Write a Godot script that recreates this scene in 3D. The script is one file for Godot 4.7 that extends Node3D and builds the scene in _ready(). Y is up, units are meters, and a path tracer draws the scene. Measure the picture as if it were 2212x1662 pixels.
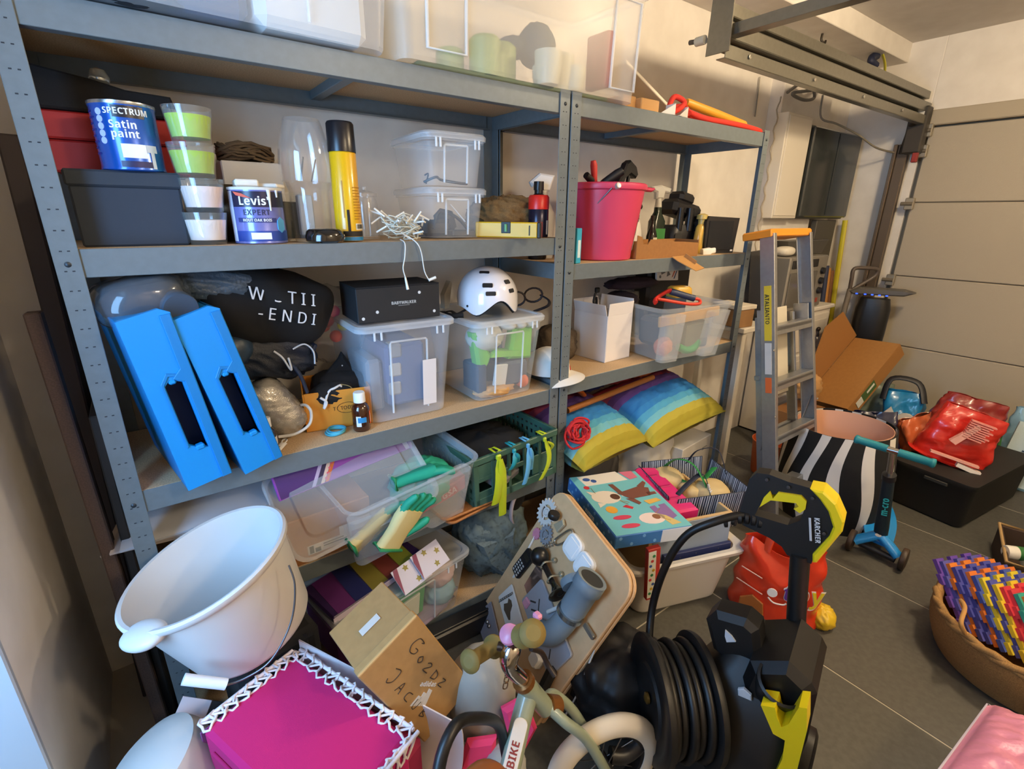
extends Node3D

# ---------------------------------------------------------------- helpers
const SG := 0.0174532925
var st: SurfaceTool
var X := Transform3D()
var mats := {}
var noises := {}
var names := {}
var fonts := {}


func hexc(s: String) -> Color:
	return Color.html(s)


func noise_tex(kind: String) -> NoiseTexture2D:
	if noises.has(kind):
		return noises[kind]
	var n := FastNoiseLite.new()
	n.seed = 11 + noises.size()
	n.noise_type = FastNoiseLite.TYPE_SIMPLEX
	n.fractal_type = FastNoiseLite.FRACTAL_FBM
	n.fractal_octaves = 4
	n.frequency = 0.02
	var t := NoiseTexture2D.new()
	t.width = 512
	t.height = 512
	t.seamless = true
	t.noise = n
	var g := Gradient.new()
	if kind == "soft":
		g.set_color(0, Color(0.955, 0.95, 0.945))
		g.set_color(1, Color(1, 1, 1))
	elif kind == "mdf":
		n.frequency = 0.12
		g.set_color(0, Color(0.8, 0.78, 0.76))
		g.set_color(1, Color(1, 1, 1))
	elif kind == "stone":
		n.frequency = 0.05
		g.set_color(0, Color(0.86, 0.86, 0.86))
		g.set_color(1, Color(1, 1, 1))
	elif kind == "fibre":
		n.frequency = 0.2
		n.noise_type = FastNoiseLite.TYPE_VALUE
		g.set_color(0, Color(0.62, 0.6, 0.58))
		g.set_color(1, Color(1, 1, 1))
	elif kind == "dirt":
		n.frequency = 0.015
		g.set_color(0, Color(0.6, 0.57, 0.52))
		g.set_color(1, Color(1, 1, 1))
		g.add_point(0.35, Color(0.95, 0.94, 0.92))
	elif kind == "normal":
		n.frequency = 0.08
		t.as_normal_map = true
		t.bump_strength = 3.0
	elif kind == "weave":
		n.frequency = 0.35
		n.noise_type = FastNoiseLite.TYPE_CELLULAR
		t.as_normal_map = true
		t.bump_strength = 4.0
	if not t.as_normal_map:
		t.color_ramp = g
	noises[kind] = t
	return t


# a material by colour; o: m metal, a alpha, tex, ts texture scale, nrm, coat, back, vc
func M(c: String, r := 0.6, o := {}) -> StandardMaterial3D:
	var key := c + str(r) + str(o)
	if mats.has(key):
		return mats[key]
	var m := StandardMaterial3D.new()
	m.albedo_color = hexc(c)
	m.roughness = r
	m.metallic = o.get("m", 0.0)
	if o.has("a"):
		m.transparency = BaseMaterial3D.TRANSPARENCY_ALPHA
		m.albedo_color.a = o.a
	if o.has("tex"):
		m.albedo_texture = noise_tex(o.tex)
		m.uv1_triplanar = true
		m.uv1_world_triplanar = o.get("world", false)
		m.uv1_scale = Vector3.ONE * float(o.get("ts", 2.0))
	if o.has("nrm"):
		m.normal_enabled = true
		m.normal_texture = noise_tex(o.nrm)
		m.normal_scale = o.get("ns", 0.4)
		m.uv1_triplanar = true
		m.uv1_world_triplanar = o.get("world", false)
		m.uv1_scale = Vector3.ONE * float(o.get("ts", 2.0))
	if o.has("coat"):
		m.clearcoat_enabled = true
		m.clearcoat = o.coat
		m.clearcoat_roughness = 0.1
	if o.has("back"):
		m.backlight_enabled = true
		m.backlight = Color(o.back, o.back, o.back)
	if o.has("vc"):
		m.vertex_color_use_as_albedo = true
	if o.has("sheen"):
		m.rim_enabled = true
		m.rim = o.sheen
	if o.has("emit"):
		m.emission_enabled = true
		m.emission = hexc(o.emit)
		m.emission_energy_multiplier = o.get("ee", 1.0)
	mats[key] = m
	return m


func clearp(tint := "e6ebee", a := 0.2) -> StandardMaterial3D:
	return M(tint, 0.32, {"a": a})


func glassm(tint := "f2f6f6", a := 0.04) -> StandardMaterial3D:
	return M(tint, 0.05, {"a": a})


func xf(p: Vector3, r := Vector3.ZERO) -> Transform3D:
	return Transform3D(Basis.from_euler(r * SG), p)


func nb(t := Transform3D()) -> void:
	st = SurfaceTool.new()
	st.begin(Mesh.PRIMITIVE_TRIANGLES)
	X = t


func col(c: String) -> void:
	st.set_color(hexc(c).srgb_to_linear())


func tri(a: Vector3, b: Vector3, c: Vector3, g := -1) -> void:
	st.set_smooth_group(g)
	st.add_vertex(X * a)
	st.add_vertex(X * b)
	st.add_vertex(X * c)


func quad(a: Vector3, b: Vector3, c: Vector3, d: Vector3, g := -1) -> void:
	tri(a, b, c, g)
	tri(a, c, d, g)


# box with chamfered edges
func bx(c: Vector3, s: Vector3, b := 0.002) -> void:
	var h := s * 0.5
	b = minf(b, minf(h.x, minf(h.y, h.z)) * 0.8)
	var keep := X
	for k in 3:
		for sgn in [-1.0, 1.0]:
			var n := Vector3.ZERO
			n[k] = sgn
			var u := Vector3.ZERO
			u[(k + 1) % 3] = sgn
			var w := Vector3.ZERO
			w[(k + 2) % 3] = 1.0
			var hu := h[(k + 1) % 3] - b
			var hw := h[(k + 2) % 3] - b
			var o := c + n * h[k]
			quad(o - u * hu - w * hw, o - u * hu + w * hw, o + u * hu + w * hw, o + u * hu - w * hw)
	for k in 3:
		var i := (k + 1) % 3
		var j := (k + 2) % 3
		for si in [-1.0, 1.0]:
			for sj in [-1.0, 1.0]:
				var p := Vector3.ZERO
				p[i] = si * h[i]
				p[j] = sj * (h[j] - b)
				var q := Vector3.ZERO
				q[i] = si * (h[i] - b)
				q[j] = sj * h[j]
				var e := Vector3.ZERO
				e[k] = h[k] - b
				if si * sj > 0:
					quad(c + p - e, c + q - e, c + q + e, c + p + e)
				else:
					quad(c + p + e, c + q + e, c + q - e, c + p - e)
	for sx in [-1.0, 1.0]:
		for sy in [-1.0, 1.0]:
			for sz in [-1.0, 1.0]:
				var p1 := c + Vector3(sx * h.x, sy * (h.y - b), sz * (h.z - b))
				var p2 := c + Vector3(sx * (h.x - b), sy * h.y, sz * (h.z - b))
				var p3 := c + Vector3(sx * (h.x - b), sy * (h.y - b), sz * h.z)
				if sx * sy * sz > 0:
					tri(p1, p3, p2)
				else:
					tri(p1, p2, p3)
	X = keep


# rings joined by quads; every ring has the same number of points
func loft(rings: Array, cap0 := true, cap1 := true, closed := true, g := 1) -> void:
	for k in rings.size() - 1:
		var a = rings[k]
		var b = rings[k + 1]
		var n: int = a.size()
		for i in (n if closed else n - 1):
			var j: int = (i + 1) % n
			quad(a[i], b[i], b[j], a[j], g if g < 100 else g + k)
	if cap0:
		fan(rings[0], false)
	if cap1:
		fan(rings[rings.size() - 1], true)


func fan(r, up: bool) -> void:
	var c := Vector3.ZERO
	for p in r:
		c += p
	c /= r.size()
	for i in r.size():
		var j: int = (i + 1) % r.size()
		if up:
			tri(c, r[i], r[j])
		else:
			tri(c, r[j], r[i])


# rounded rectangle ring in the xz plane
func rr(w: float, d: float, r: float, y := 0.0, n := 4, cx := 0.0, cz := 0.0) -> PackedVector3Array:
	var out := PackedVector3Array()
	r = minf(r, minf(w, d) * 0.499)
	for q in 4:
		var ox := (w * 0.5 - r) * (1.0 if q == 0 or q == 3 else -1.0)
		var oz := (d * 0.5 - r) * (1.0 if q < 2 else -1.0)
		for i in n + 1:
			var a := (q + float(i) / n) * PI * 0.5
			out.append(Vector3(cx + ox + cos(a) * r, y, cz + oz + sin(a) * r))
	return out


func ring(rx: float, rz: float, y := 0.0, n := 24, cx := 0.0, cz := 0.0) -> PackedVector3Array:
	var out := PackedVector3Array()
	for i in n:
		var a := TAU * i / n
		out.append(Vector3(cx + cos(a) * rx, y, cz + sin(a) * rz))
	return out


# profile [x radius, y] pairs turned round the y axis; sharp turns get hard edges
func lathe(prof: Array, n := 24, a0 := 0.0, a1 := TAU) -> void:
	var g := 1
	var m := n if a1 - a0 < TAU - 0.001 else n
	for k in prof.size() - 1:
		var p: Vector2 = prof[k]
		var q: Vector2 = prof[k + 1]
		if k > 0:
			var d0: Vector2 = (p - prof[k - 1]).normalized()
			var d1: Vector2 = (q - p).normalized()
			if d0.dot(d1) < 0.75:
				g += 1
		for i in m:
			var t0 := a0 + (a1 - a0) * i / m
			var t1 := a0 + (a1 - a0) * (i + 1) / m
			if i == m - 1 and a1 - a0 > TAU - 0.001:
				t1 = a0
			var e0 := Vector3(sin(t0), 0, cos(t0))
			var e1 := Vector3(sin(t1), 0, cos(t1))
			var up0 := Vector3(0, p.y, 0)
			var up1 := Vector3(0, q.y, 0)
			if p.x < 1e-6:
				tri(up0, e1 * q.x + up1, e0 * q.x + up1, g)
			elif q.x < 1e-6:
				tri(e0 * p.x + up0, e1 * p.x + up0, up1, g)
			else:
				quad(e0 * p.x + up0, e1 * p.x + up0, e1 * q.x + up1, e0 * q.x + up1, g)


func V2(a: Array) -> Array:
	var o := []
	for i in range(0, a.size(), 2):
		o.append(Vector2(a[i], a[i + 1]))
	return o


func V3(a: Array) -> PackedVector3Array:
	var o := PackedVector3Array()
	for i in range(0, a.size(), 3):
		o.append(Vector3(a[i], a[i + 1], a[i + 2]))
	return o


func smooth(p: PackedVector3Array, n := 6, closed := false) -> PackedVector3Array:
	var o := PackedVector3Array()
	var m := p.size()
	for i in (m if closed else m - 1):
		var p0 := p[(i - 1 + m) % m] if closed or i > 0 else p[i]
		var p3 := p[(i + 2) % m] if closed or i + 2 < m else p[(i + 1) % m]
		for k in n:
			o.append(p[i].cubic_interpolate(p[(i + 1) % m], p0, p3, float(k) / n))
	if not closed:
		o.append(p[m - 1])
	return o


# round bar along points; r a number or one radius per point; flat squashes it along its second axis
func tube(p: PackedVector3Array, r, n := 8, closed := false, flat := 1.0, up := Vector3.UP) -> void:
	var rings := []
	var m := p.size()
	var side := Vector3.ZERO
	for i in m:
		var t := (p[(i + 1) % m] - p[(i - 1 + m) % m]) if closed else (p[mini(i + 1, m - 1)] - p[maxi(i - 1, 0)])
		t = t.normalized()
		if side == Vector3.ZERO:
			side = t.cross(up)
			if side.length() < 0.05:
				side = t.cross(Vector3.RIGHT)
		side = (side - t * side.dot(t)).normalized()
		var w := side.cross(t)
		var rad: float = r[i] if r is Array else r
		var ri := PackedVector3Array()
		for k in n:
			var a := TAU * k / n
			ri.append(p[i] + side * cos(a) * rad + w * sin(a) * rad * flat)
		rings.append(ri)
	if closed:
		rings.append(rings[0])
	loft(rings, not closed, not closed)


# outline in the xy plane with depth along z (front face at z = d/2)
func prism(poly: PackedVector2Array, d: float, b := 0.0, z := 0.0, smooth_side := false) -> void:
	if Geometry2D.is_polygon_clockwise(poly):
		poly = poly.duplicate()
		poly.reverse()
	var ins := poly
	if b > 0.0:
		var q := Geometry2D.offset_polygon(poly, -b, Geometry2D.JOIN_MITER)
		if q.size() == 1 and q[0].size() == poly.size():
			var best := 0
			for i in poly.size():
				if q[0][i].distance_to(poly[0]) < q[0][best].distance_to(poly[0]):
					best = i
			var al := PackedVector2Array()
			for i in poly.size():
				al.append(q[0][(best + i) % poly.size()])
			if al[1].distance_to(poly[1]) < 4.0 * b + 0.001:
				ins = al
	if ins == poly:
		b = 0.0
	var idx := Geometry2D.triangulate_polygon(ins)
	var h := d * 0.5
	for i in range(0, idx.size(), 3):
		var p0 := ins[idx[i]]
		var p1 := ins[idx[i + 1]]
		var p2 := ins[idx[i + 2]]
		tri(Vector3(p0.x, p0.y, z + h), Vector3(p2.x, p2.y, z + h), Vector3(p1.x, p1.y, z + h))
		tri(Vector3(p0.x, p0.y, z - h), Vector3(p1.x, p1.y, z - h), Vector3(p2.x, p2.y, z - h))
	var lev := [[ins, z + h], [poly, z + h - b], [poly, z - h + b], [ins, z - h]] if b > 0.0 else [[poly, z + h], [poly, z - h]]
	for k in lev.size() - 1:
		for i in poly.size():
			var j := (i + 1) % poly.size()
			var a: Vector2 = lev[k][0][i]
			var c: Vector2 = lev[k][0][j]
			var e: Vector2 = lev[k + 1][0][i]
			var f: Vector2 = lev[k + 1][0][j]
			quad(Vector3(a.x, a.y, lev[k][1]), Vector3(c.x, c.y, lev[k][1]), Vector3(f.x, f.y, lev[k + 1][1]), Vector3(e.x, e.y, lev[k + 1][1]), 5 if smooth_side else -1)


func P2(a: Array) -> PackedVector2Array:
	var o := PackedVector2Array()
	for i in range(0, a.size(), 2):
		o.append(Vector2(a[i], a[i + 1]))
	return o


# outline with one hole, as two halves split down the middle of the hole
func prism_holed(outer: PackedVector2Array, hole: PackedVector2Array, d: float, z := 0.0) -> void:
	var c := Vector2.ZERO
	for p in hole:
		c += p / hole.size()
	for s in [-1.0, 1.0]:
		var half := PackedVector2Array([c + Vector2(0, -9), c + Vector2(9 * s, -9), c + Vector2(9 * s, 9), c + Vector2(0, 9)])
		for q in Geometry2D.intersect_polygons(outer, half):
			for w in Geometry2D.clip_polygons(q, hole):
				prism(w, d, 0.0, z)


func circ(r: float, n := 16, cx := 0.0, cy := 0.0, ry := -1.0) -> PackedVector2Array:
	var o := PackedVector2Array()
	for i in n:
		var a := TAU * i / n
		o.append(Vector2(cx + cos(a) * r, cy + sin(a) * (ry if ry > 0 else r)))
	return o


func rrect2(w: float, h: float, r: float, n := 4, cx := 0.0, cy := 0.0) -> PackedVector2Array:
	var o := PackedVector2Array()
	for p in rr(w, h, r, 0.0, n):
		o.append(Vector2(p.x + cx, p.z + cy))
	return o


# surface f(u, v) on a grid; thick > 0 gives it a second side along the normals
func sheet(nu: int, nv: int, f: Callable, thick := 0.0, colf = null, wrap := false) -> void:
	var p := []
	for i in nu + 1:
		var row := []
		for j in nv + 1:
			row.append(f.call(float(i) / nu, float(j) / nv))
		p.append(row)
	if wrap:
		p[nu] = p[0]
	var q := []
	if thick > 0.0:
		for i in nu + 1:
			var row := []
			for j in nv + 1:
				var i0 := maxi(i - 1, 0)
				var i1 := mini(i + 1, nu)
				if wrap:
					i0 = (i - 1 + nu) % nu
					i1 = (i + 1) % nu
				var du: Vector3 = p[i1][j] - p[i0][j]
				var dv: Vector3 = p[i][mini(j + 1, nv)] - p[i][maxi(j - 1, 0)]
				row.append(p[i][j] - du.cross(dv).normalized() * thick)
			q.append(row)
		if wrap:
			q[nu] = q[0]
	for i in nu:
		for j in nv:
			if colf != null:
				col(colf.call((i + 0.5) / nu, (j + 0.5) / nv))
			quad(p[i][j], p[i + 1][j], p[i + 1][j + 1], p[i][j + 1], 1)
			if thick > 0.0:
				quad(q[i][j + 1], q[i + 1][j + 1], q[i + 1][j], q[i][j], 2)
	if thick > 0.0:
		for j in nv:
			if not wrap:
				quad(p[0][j + 1], q[0][j + 1], q[0][j], p[0][j], 3)
				quad(p[nu][j], q[nu][j], q[nu][j + 1], p[nu][j + 1], 3)
		for i in nu:
			quad(p[i][0], q[i][0], q[i + 1][0], p[i + 1][0], 3)
			quad(p[i + 1][nv], q[i + 1][nv], q[i][nv], p[i][nv], 3)


# lump: ellipsoid, squareness e (2 round, 4 boxy), creased by noise
func blob(c: Vector3, r: Vector3, amp := 0.0, freq := 6.0, sd := 1, e := 2.0, nu := 28, nv := 16, colf = null) -> void:
	var n := FastNoiseLite.new()
	n.seed = sd
	n.frequency = freq
	n.fractal_type = FastNoiseLite.FRACTAL_RIDGED
	n.fractal_octaves = 3
	if amp < 0.0:
		# a negative share makes flat facets with sharp creases, as in crumpled film
		n.noise_type = FastNoiseLite.TYPE_CELLULAR
		n.cellular_return_type = FastNoiseLite.RETURN_DISTANCE
		n.fractal_octaves = 2
	sheet(nu, nv, func(u: float, w: float):
		var a: float = u * TAU
		var b: float = (w - 0.5) * PI
		var d := Vector3(cos(a) * cos(b), sin(b), sin(a) * cos(b))
		var k := pow(pow(absf(d.x), e) + pow(absf(d.y), e) + pow(absf(d.z), e), -1.0 / e)
		var s := 1.0 + amp * n.get_noise_3dv(d + Vector3(sd, 0, 0))
		return c + d * k * s * r, 0.0, colf, true)


func numbered(called: String) -> String:
	names[called] = names.get(called, -1) + 1
	return called if names[called] == 0 else "%s_%03d" % [called, names[called]]


func mesh() -> ArrayMesh:
	st.generate_normals()
	return st.commit()


# commits the shape under way as one part of parent
func part(parent: Node3D, called: String, m: Material, label := "") -> MeshInstance3D:
	var o := MeshInstance3D.new()
	o.name = called
	o.mesh = mesh()
	o.material_override = m
	parent.add_child(o, true)
	if label:
		o.set_meta("label", label)
	return o


func thing(called: String, label: String, cat: String, p := Vector3.ZERO, r := Vector3.ZERO, group := "") -> Node3D:
	var o := Node3D.new()
	o.name = numbered(called)
	add_child(o)
	o.transform = xf(p, r)
	o.set_meta("label", label)
	o.set_meta("category", cat)
	if group:
		o.set_meta("group", group)
	return o


# commits the shape under way as a thing that is one mesh
func solo(called: String, label: String, cat: String, m: Material, p := Vector3.ZERO, r := Vector3.ZERO, group := "") -> MeshInstance3D:
	var o := MeshInstance3D.new()
	o.name = numbered(called)
	o.mesh = mesh()
	o.material_override = m
	add_child(o)
	o.transform = xf(p, r)
	o.set_meta("label", label)
	o.set_meta("category", cat)
	if group:
		o.set_meta("group", group)
	return o


func struct(called: String, m: Material, label := "") -> MeshInstance3D:
	var o := MeshInstance3D.new()
	o.name = called
	o.mesh = mesh()
	o.material_override = m
	add_child(o)
	o.set_meta("kind", "structure")
	o.set_meta("label", label if label else called.replace("_", " ") + " of the white painted garage")
	o.set_meta("category", called.split("_")[0])
	return o


func font(bold := true) -> Font:
	if not fonts.has(bold):
		var f := SystemFont.new()
		f.font_names = PackedStringArray(["Droid Sans"])
		f.font_weight = 700 if bold else 400
		fonts[bold] = f
	return fonts[bold]


func tmesh(s: String, h: float, bold := true, depth := 0.0008) -> TextMesh:
	var tm := TextMesh.new()
	tm.font = font(bold)
	tm.text = s
	tm.font_size = 48
	tm.pixel_size = h / 34.0
	tm.depth = depth
	tm.curve_step = 3.0
	return tm


# raised lettering, cap height h, facing +z of transform t
func txt(parent: Node3D, s: String, h: float, m: Material, t: Transform3D, bold := true, called := "lettering") -> MeshInstance3D:
	var o := MeshInstance3D.new()
	o.name = called
	o.mesh = tmesh(s, h, bold)
	o.material_override = m
	o.transform = t
	parent.add_child(o, true)
	return o


# lettering bent round a y-axis cylinder of radius r, centred at angle a
func ctxt(parent: Node3D, s: String, h: float, m: Material, r: float, y: float, a := 0.0, bold := true) -> void:
	var ar := tmesh(s, h, bold).get_mesh_arrays()
	var p: PackedVector3Array = ar[Mesh.ARRAY_VERTEX]
	var out := PackedVector3Array()
	for q in p:
		var t := a + q.x / r
		out.append(Vector3(sin(t) * (r + q.z), y + q.y, cos(t) * (r + q.z)))
	var d := []
	d.resize(Mesh.ARRAY_MAX)
	d[Mesh.ARRAY_VERTEX] = out
	d[Mesh.ARRAY_INDEX] = ar[Mesh.ARRAY_INDEX]
	var am := ArrayMesh.new()
	am.add_surface_from_arrays(Mesh.PRIMITIVE_TRIANGLES, d)
	var o := MeshInstance3D.new()
	o.name = "lettering"
	o.mesh = am
	o.material_override = m
	parent.add_child(o, true)


# curved patch on a cylinder of radius r
func cpatch(r: float, y0: float, y1: float, a0: float, a1: float) -> void:
	lathe([Vector2(r, y0), Vector2(r + 0.0004, y0), Vector2(r + 0.0004, y1), Vector2(r, y1)], maxi(3, int((a1 - a0) * 8)), a0, a1)


# a thin printed shape lying on a face that looks along +z of t
func printed(parent: Node3D, called: String, polys: Array, m: Material, t: Transform3D, th := 0.0006) -> void:
	nb(t)
	for p in polys:
		prism(p if p is PackedVector2Array else P2(p), th)
	part(parent, called, m)


# ---------------------------------------------------------------- setting
func cam_light() -> void:
	var cam := Camera3D.new()
	cam.name = "camera"
	cam.fov = 75.62
	cam.near = 0.02
	cam.transform = Transform3D(Basis(Vector3(0.8058, 0.0090, 0.5922), Vector3(0.1844, 0.9463, -0.2653), Vector3(-0.5628, 0.3230, 0.7609)).orthonormalized(), Vector3(-1.182, 1.443, 1.303))
	add_child(cam)
	cam.current = true
	var we := WorldEnvironment.new()
	we.name = "environment"
	var e := Environment.new()
	e.background_mode = Environment.BG_SKY
	var sky := Sky.new()
	var sm := ProceduralSkyMaterial.new()
	sm.sky_top_color = Color(0.35, 0.52, 0.8)
	sm.sky_horizon_color = Color(0.6, 0.72, 0.85)
	sm.ground_horizon_color = Color(0.5, 0.55, 0.6)
	sm.ground_bottom_color = Color(0.3, 0.32, 0.34)
	sm.sky_energy_multiplier = 1.0
	sky.sky_material = sm
	e.sky = sky
	e.tonemap_mode = Environment.TONE_MAPPER_LINEAR
	e.tonemap_exposure = 0.7
	e.sdfgi_enabled = true
	e.ssao_enabled = true
	e.ssil_enabled = true
	we.environment = e
	add_child(we)
	# daylight through the open doorway: area light out of view, placed to light the shelving
	var day := AreaLight3D.new()
	day.name = "doorway_daylight"
	day.area_size = Vector2(1.0, 1.3)
	day.light_color = Color(0.58, 0.79, 1.0)
	day.light_energy = 11.0
	day.area_normalize_energy = true
	day.shadow_enabled = true
	day.area_range = 8.0
	day.area_attenuation = 2.0
	day.transform = Transform3D(Basis(Vector3.UP, -PI * 0.5 + 0.6), Vector3(-2.05, 1.5, 0.95))
	add_child(day)


func box_struct(called: String, c: Vector3, s: Vector3, m: Material, label := "", b := 0.003) -> MeshInstance3D:
	nb()
	bx(c, s, b)
	return struct(called, m, label)


func room() -> void:
	var plaster := M("e6e0d6", 0.88, {"tex": "soft", "ts": 0.5, "world": true})
	var ceilm := M("d8d1c6", 0.9, {"tex": "soft", "ts": 0.5, "world": true})
	# floor: bed of grout with large grey tiles as pieces
	var fl := box_struct("floor", Vector3(0.8, -0.0515, 1.25), Vector3(4.9, 0.1, 3.9), M("b3ab9c", 0.9), "grey stone tile floor with pale joints")
	var tm := []
	for k in 3:
		tm.append(M(["56544e", "53524c", "595750"][k], 0.5, {"tex": "stone", "ts": 1.3, "world": true}))
	for i in 8:
		for j in 4:
			nb()
			bx(Vector3(0, -0.006, 0), Vector3(0.605, 0.012, 1.205), 0.001)
			var o := part(fl, "tile", tm[(i * 5 + j * 3) % 3])
			o.position = Vector3(-1.075 + 0.61 * i, 0.0, -1.395 + 1.21 * j)
	box_struct("wall_back", Vector3(0.8, 1.25, -0.58), Vector3(4.9, 2.7, 0.2), plaster, "white plastered wall behind the metal shelving")
	box_struct("wall_left", Vector3(-1.62, 1.25, -0.12), Vector3(0.24, 2.7, 0.72), plaster, "plastered wall beside the shelving, up to the doorway")
	nb()
	bx(Vector3(-1.62, 2.33, 0.62), Vector3(0.24, 0.55, 0.78), 0.003)
	bx(Vector3(-1.62, 1.25, 2.045), Vector3(0.24, 2.7, 2.07), 0.003)
	struct("wall_front_left", plaster, "plastered wall past the doorway")
	box_struct("wall_front", Vector3(0.8, 1.25, 3.15), Vector3(4.9, 2.7, 0.2), plaster, "plastered wall opposite the shelving")
	nb()
	bx(Vector3(3.19, 2.36, 1.35), Vector3(0.16, 0.54, 2.7), 0.003)
	bx(Vector3(3.19, 1.25, -0.265), Vector3(0.16, 2.7, 0.53), 0.003)
	bx(Vector3(3.19, 1.25, 2.85), Vector3(0.16, 2.7, 0.5), 0.003)
	struct("wall_right", plaster, "plastered wall round the sectional garage door")
	box_struct("ceiling", Vector3(0.8, 2.62, 1.25), Vector3(5.1, 0.2, 4.0), ceilm, "plain painted garage ceiling")
	box_struct("trim_1", Vector3(0.85, 2.47, -0.335), Vector3(4.7, 0.12, 0.3), plaster, "boxed soffit under the ceiling along the shelving wall")
	box_struct("trim_2", Vector3(2.33, 1.25, -0.45), Vector3(0.62, 2.6, 0.1), plaster, "shallow plastered pier beside the garage door")
	# white door lining that shows in the doorway
	nb()
	bx(Vector3(-1.62, 1.04, 0.246), Vector3(0.25, 2.1, 0.016), 0.003)
	bx(Vector3(-1.62, 2.07, 0.62), Vector3(0.25, 0.016, 0.74), 0.003)
	bx(Vector3(-1.62, 1.04, 1.0), Vector3(0.25, 2.1, 0.016), 0.003)
	bx(Vector3(-1.68, 1.04, 0.26), Vector3(0.02, 2.08, 0.015), 0.002)
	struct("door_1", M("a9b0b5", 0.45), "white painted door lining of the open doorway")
	# sectional garage door
	var dm := M("a89e8c", 0.7, {"nrm": "normal", "ns": 0.25, "ts": 3.0, "world": true})
	var d := thing("garage_door", "beige sectional garage door with horizontal panels at the end of the room", "garage door", Vector3(3.1, 0, 1.28))
	d.set_meta("kind", "structure")
	for k in 5:
		nb()
		var y := 0.1 - 0.47 + 0.48 * k
		var hh := 0.4765 if k < 4 else 0.45
		if k == 0:
			y = -0.13 + 0.12
			bx(Vector3(0, 0.045, 0), Vector3(0.04, 0.09, 2.5), 0.004)
		else:
			bx(Vector3(0, y + hh * 0.5, 0), Vector3(0.04, hh, 2.5), 0.006)
			bx(Vector3(-0.019, y + hh * 0.5, 0), Vector3(0.006, hh * 0.985, 2.49), 0.002)
		part(d, "panel", dm)
	nb()
	bx(Vector3(0.05, 1.07, -0.02), Vector3(0.03, 2.14, 2.66), 0.002)
	part(d, "added_back_sheet", M("8d8473", 0.8))  # added behind the panels to keep sky light out of the seams
	nb()
	bx(Vector3(-0.02, 2.055, 0), Vector3(0.05, 0.09, 2.52), 0.006)
	part(d, "top_seal", M("a79c88", 0.8))
	unseen_ceiling_lamp("unseen round ceiling lamp lighting the shelving from over the middle of the garage", LAMP, 3.2)  # out of view, placed to light the shelving and floor from above
	unseen_ceiling_lamp("added fill lamp out of view near the wall opposite the shelving", Vector3(0.1, 2.4, 2.5), 2.3)  # added fill lamp, brightens the insides of the shelving from the front


func unseen_ceiling_lamp(label: String, p: Vector3, en: float) -> void:
	var L := thing("unseen_ceiling_lamp", label, "lamp", Vector3(p.x, 2.52, p.z), Vector3.ZERO, "ceiling lamps out of view")
	nb()
	lathe(V2([0, -0.075, 0.07, -0.07, 0.12, -0.05, 0.14, -0.02, 0.14, 0.0, 0, 0]), 28)
	part(L, "lamp_shade", M("fff3dc", 0.5, {"emit": "ffd9a0", "ee": 3.0}))
	var b := OmniLight3D.new()
	b.name = "bulb"
	b.light_color = Color(1.0, 0.9, 0.75)
	b.light_energy = en
	b.light_size = 0.1
	b.omni_range = 8.0
	b.omni_attenuation = 2.0
	b.shadow_enabled = true
	b.position = Vector3(0, -0.14, 0)
	L.add_child(b)


const LAMP := Vector3(1.25, 2.4, 1.2)


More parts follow.
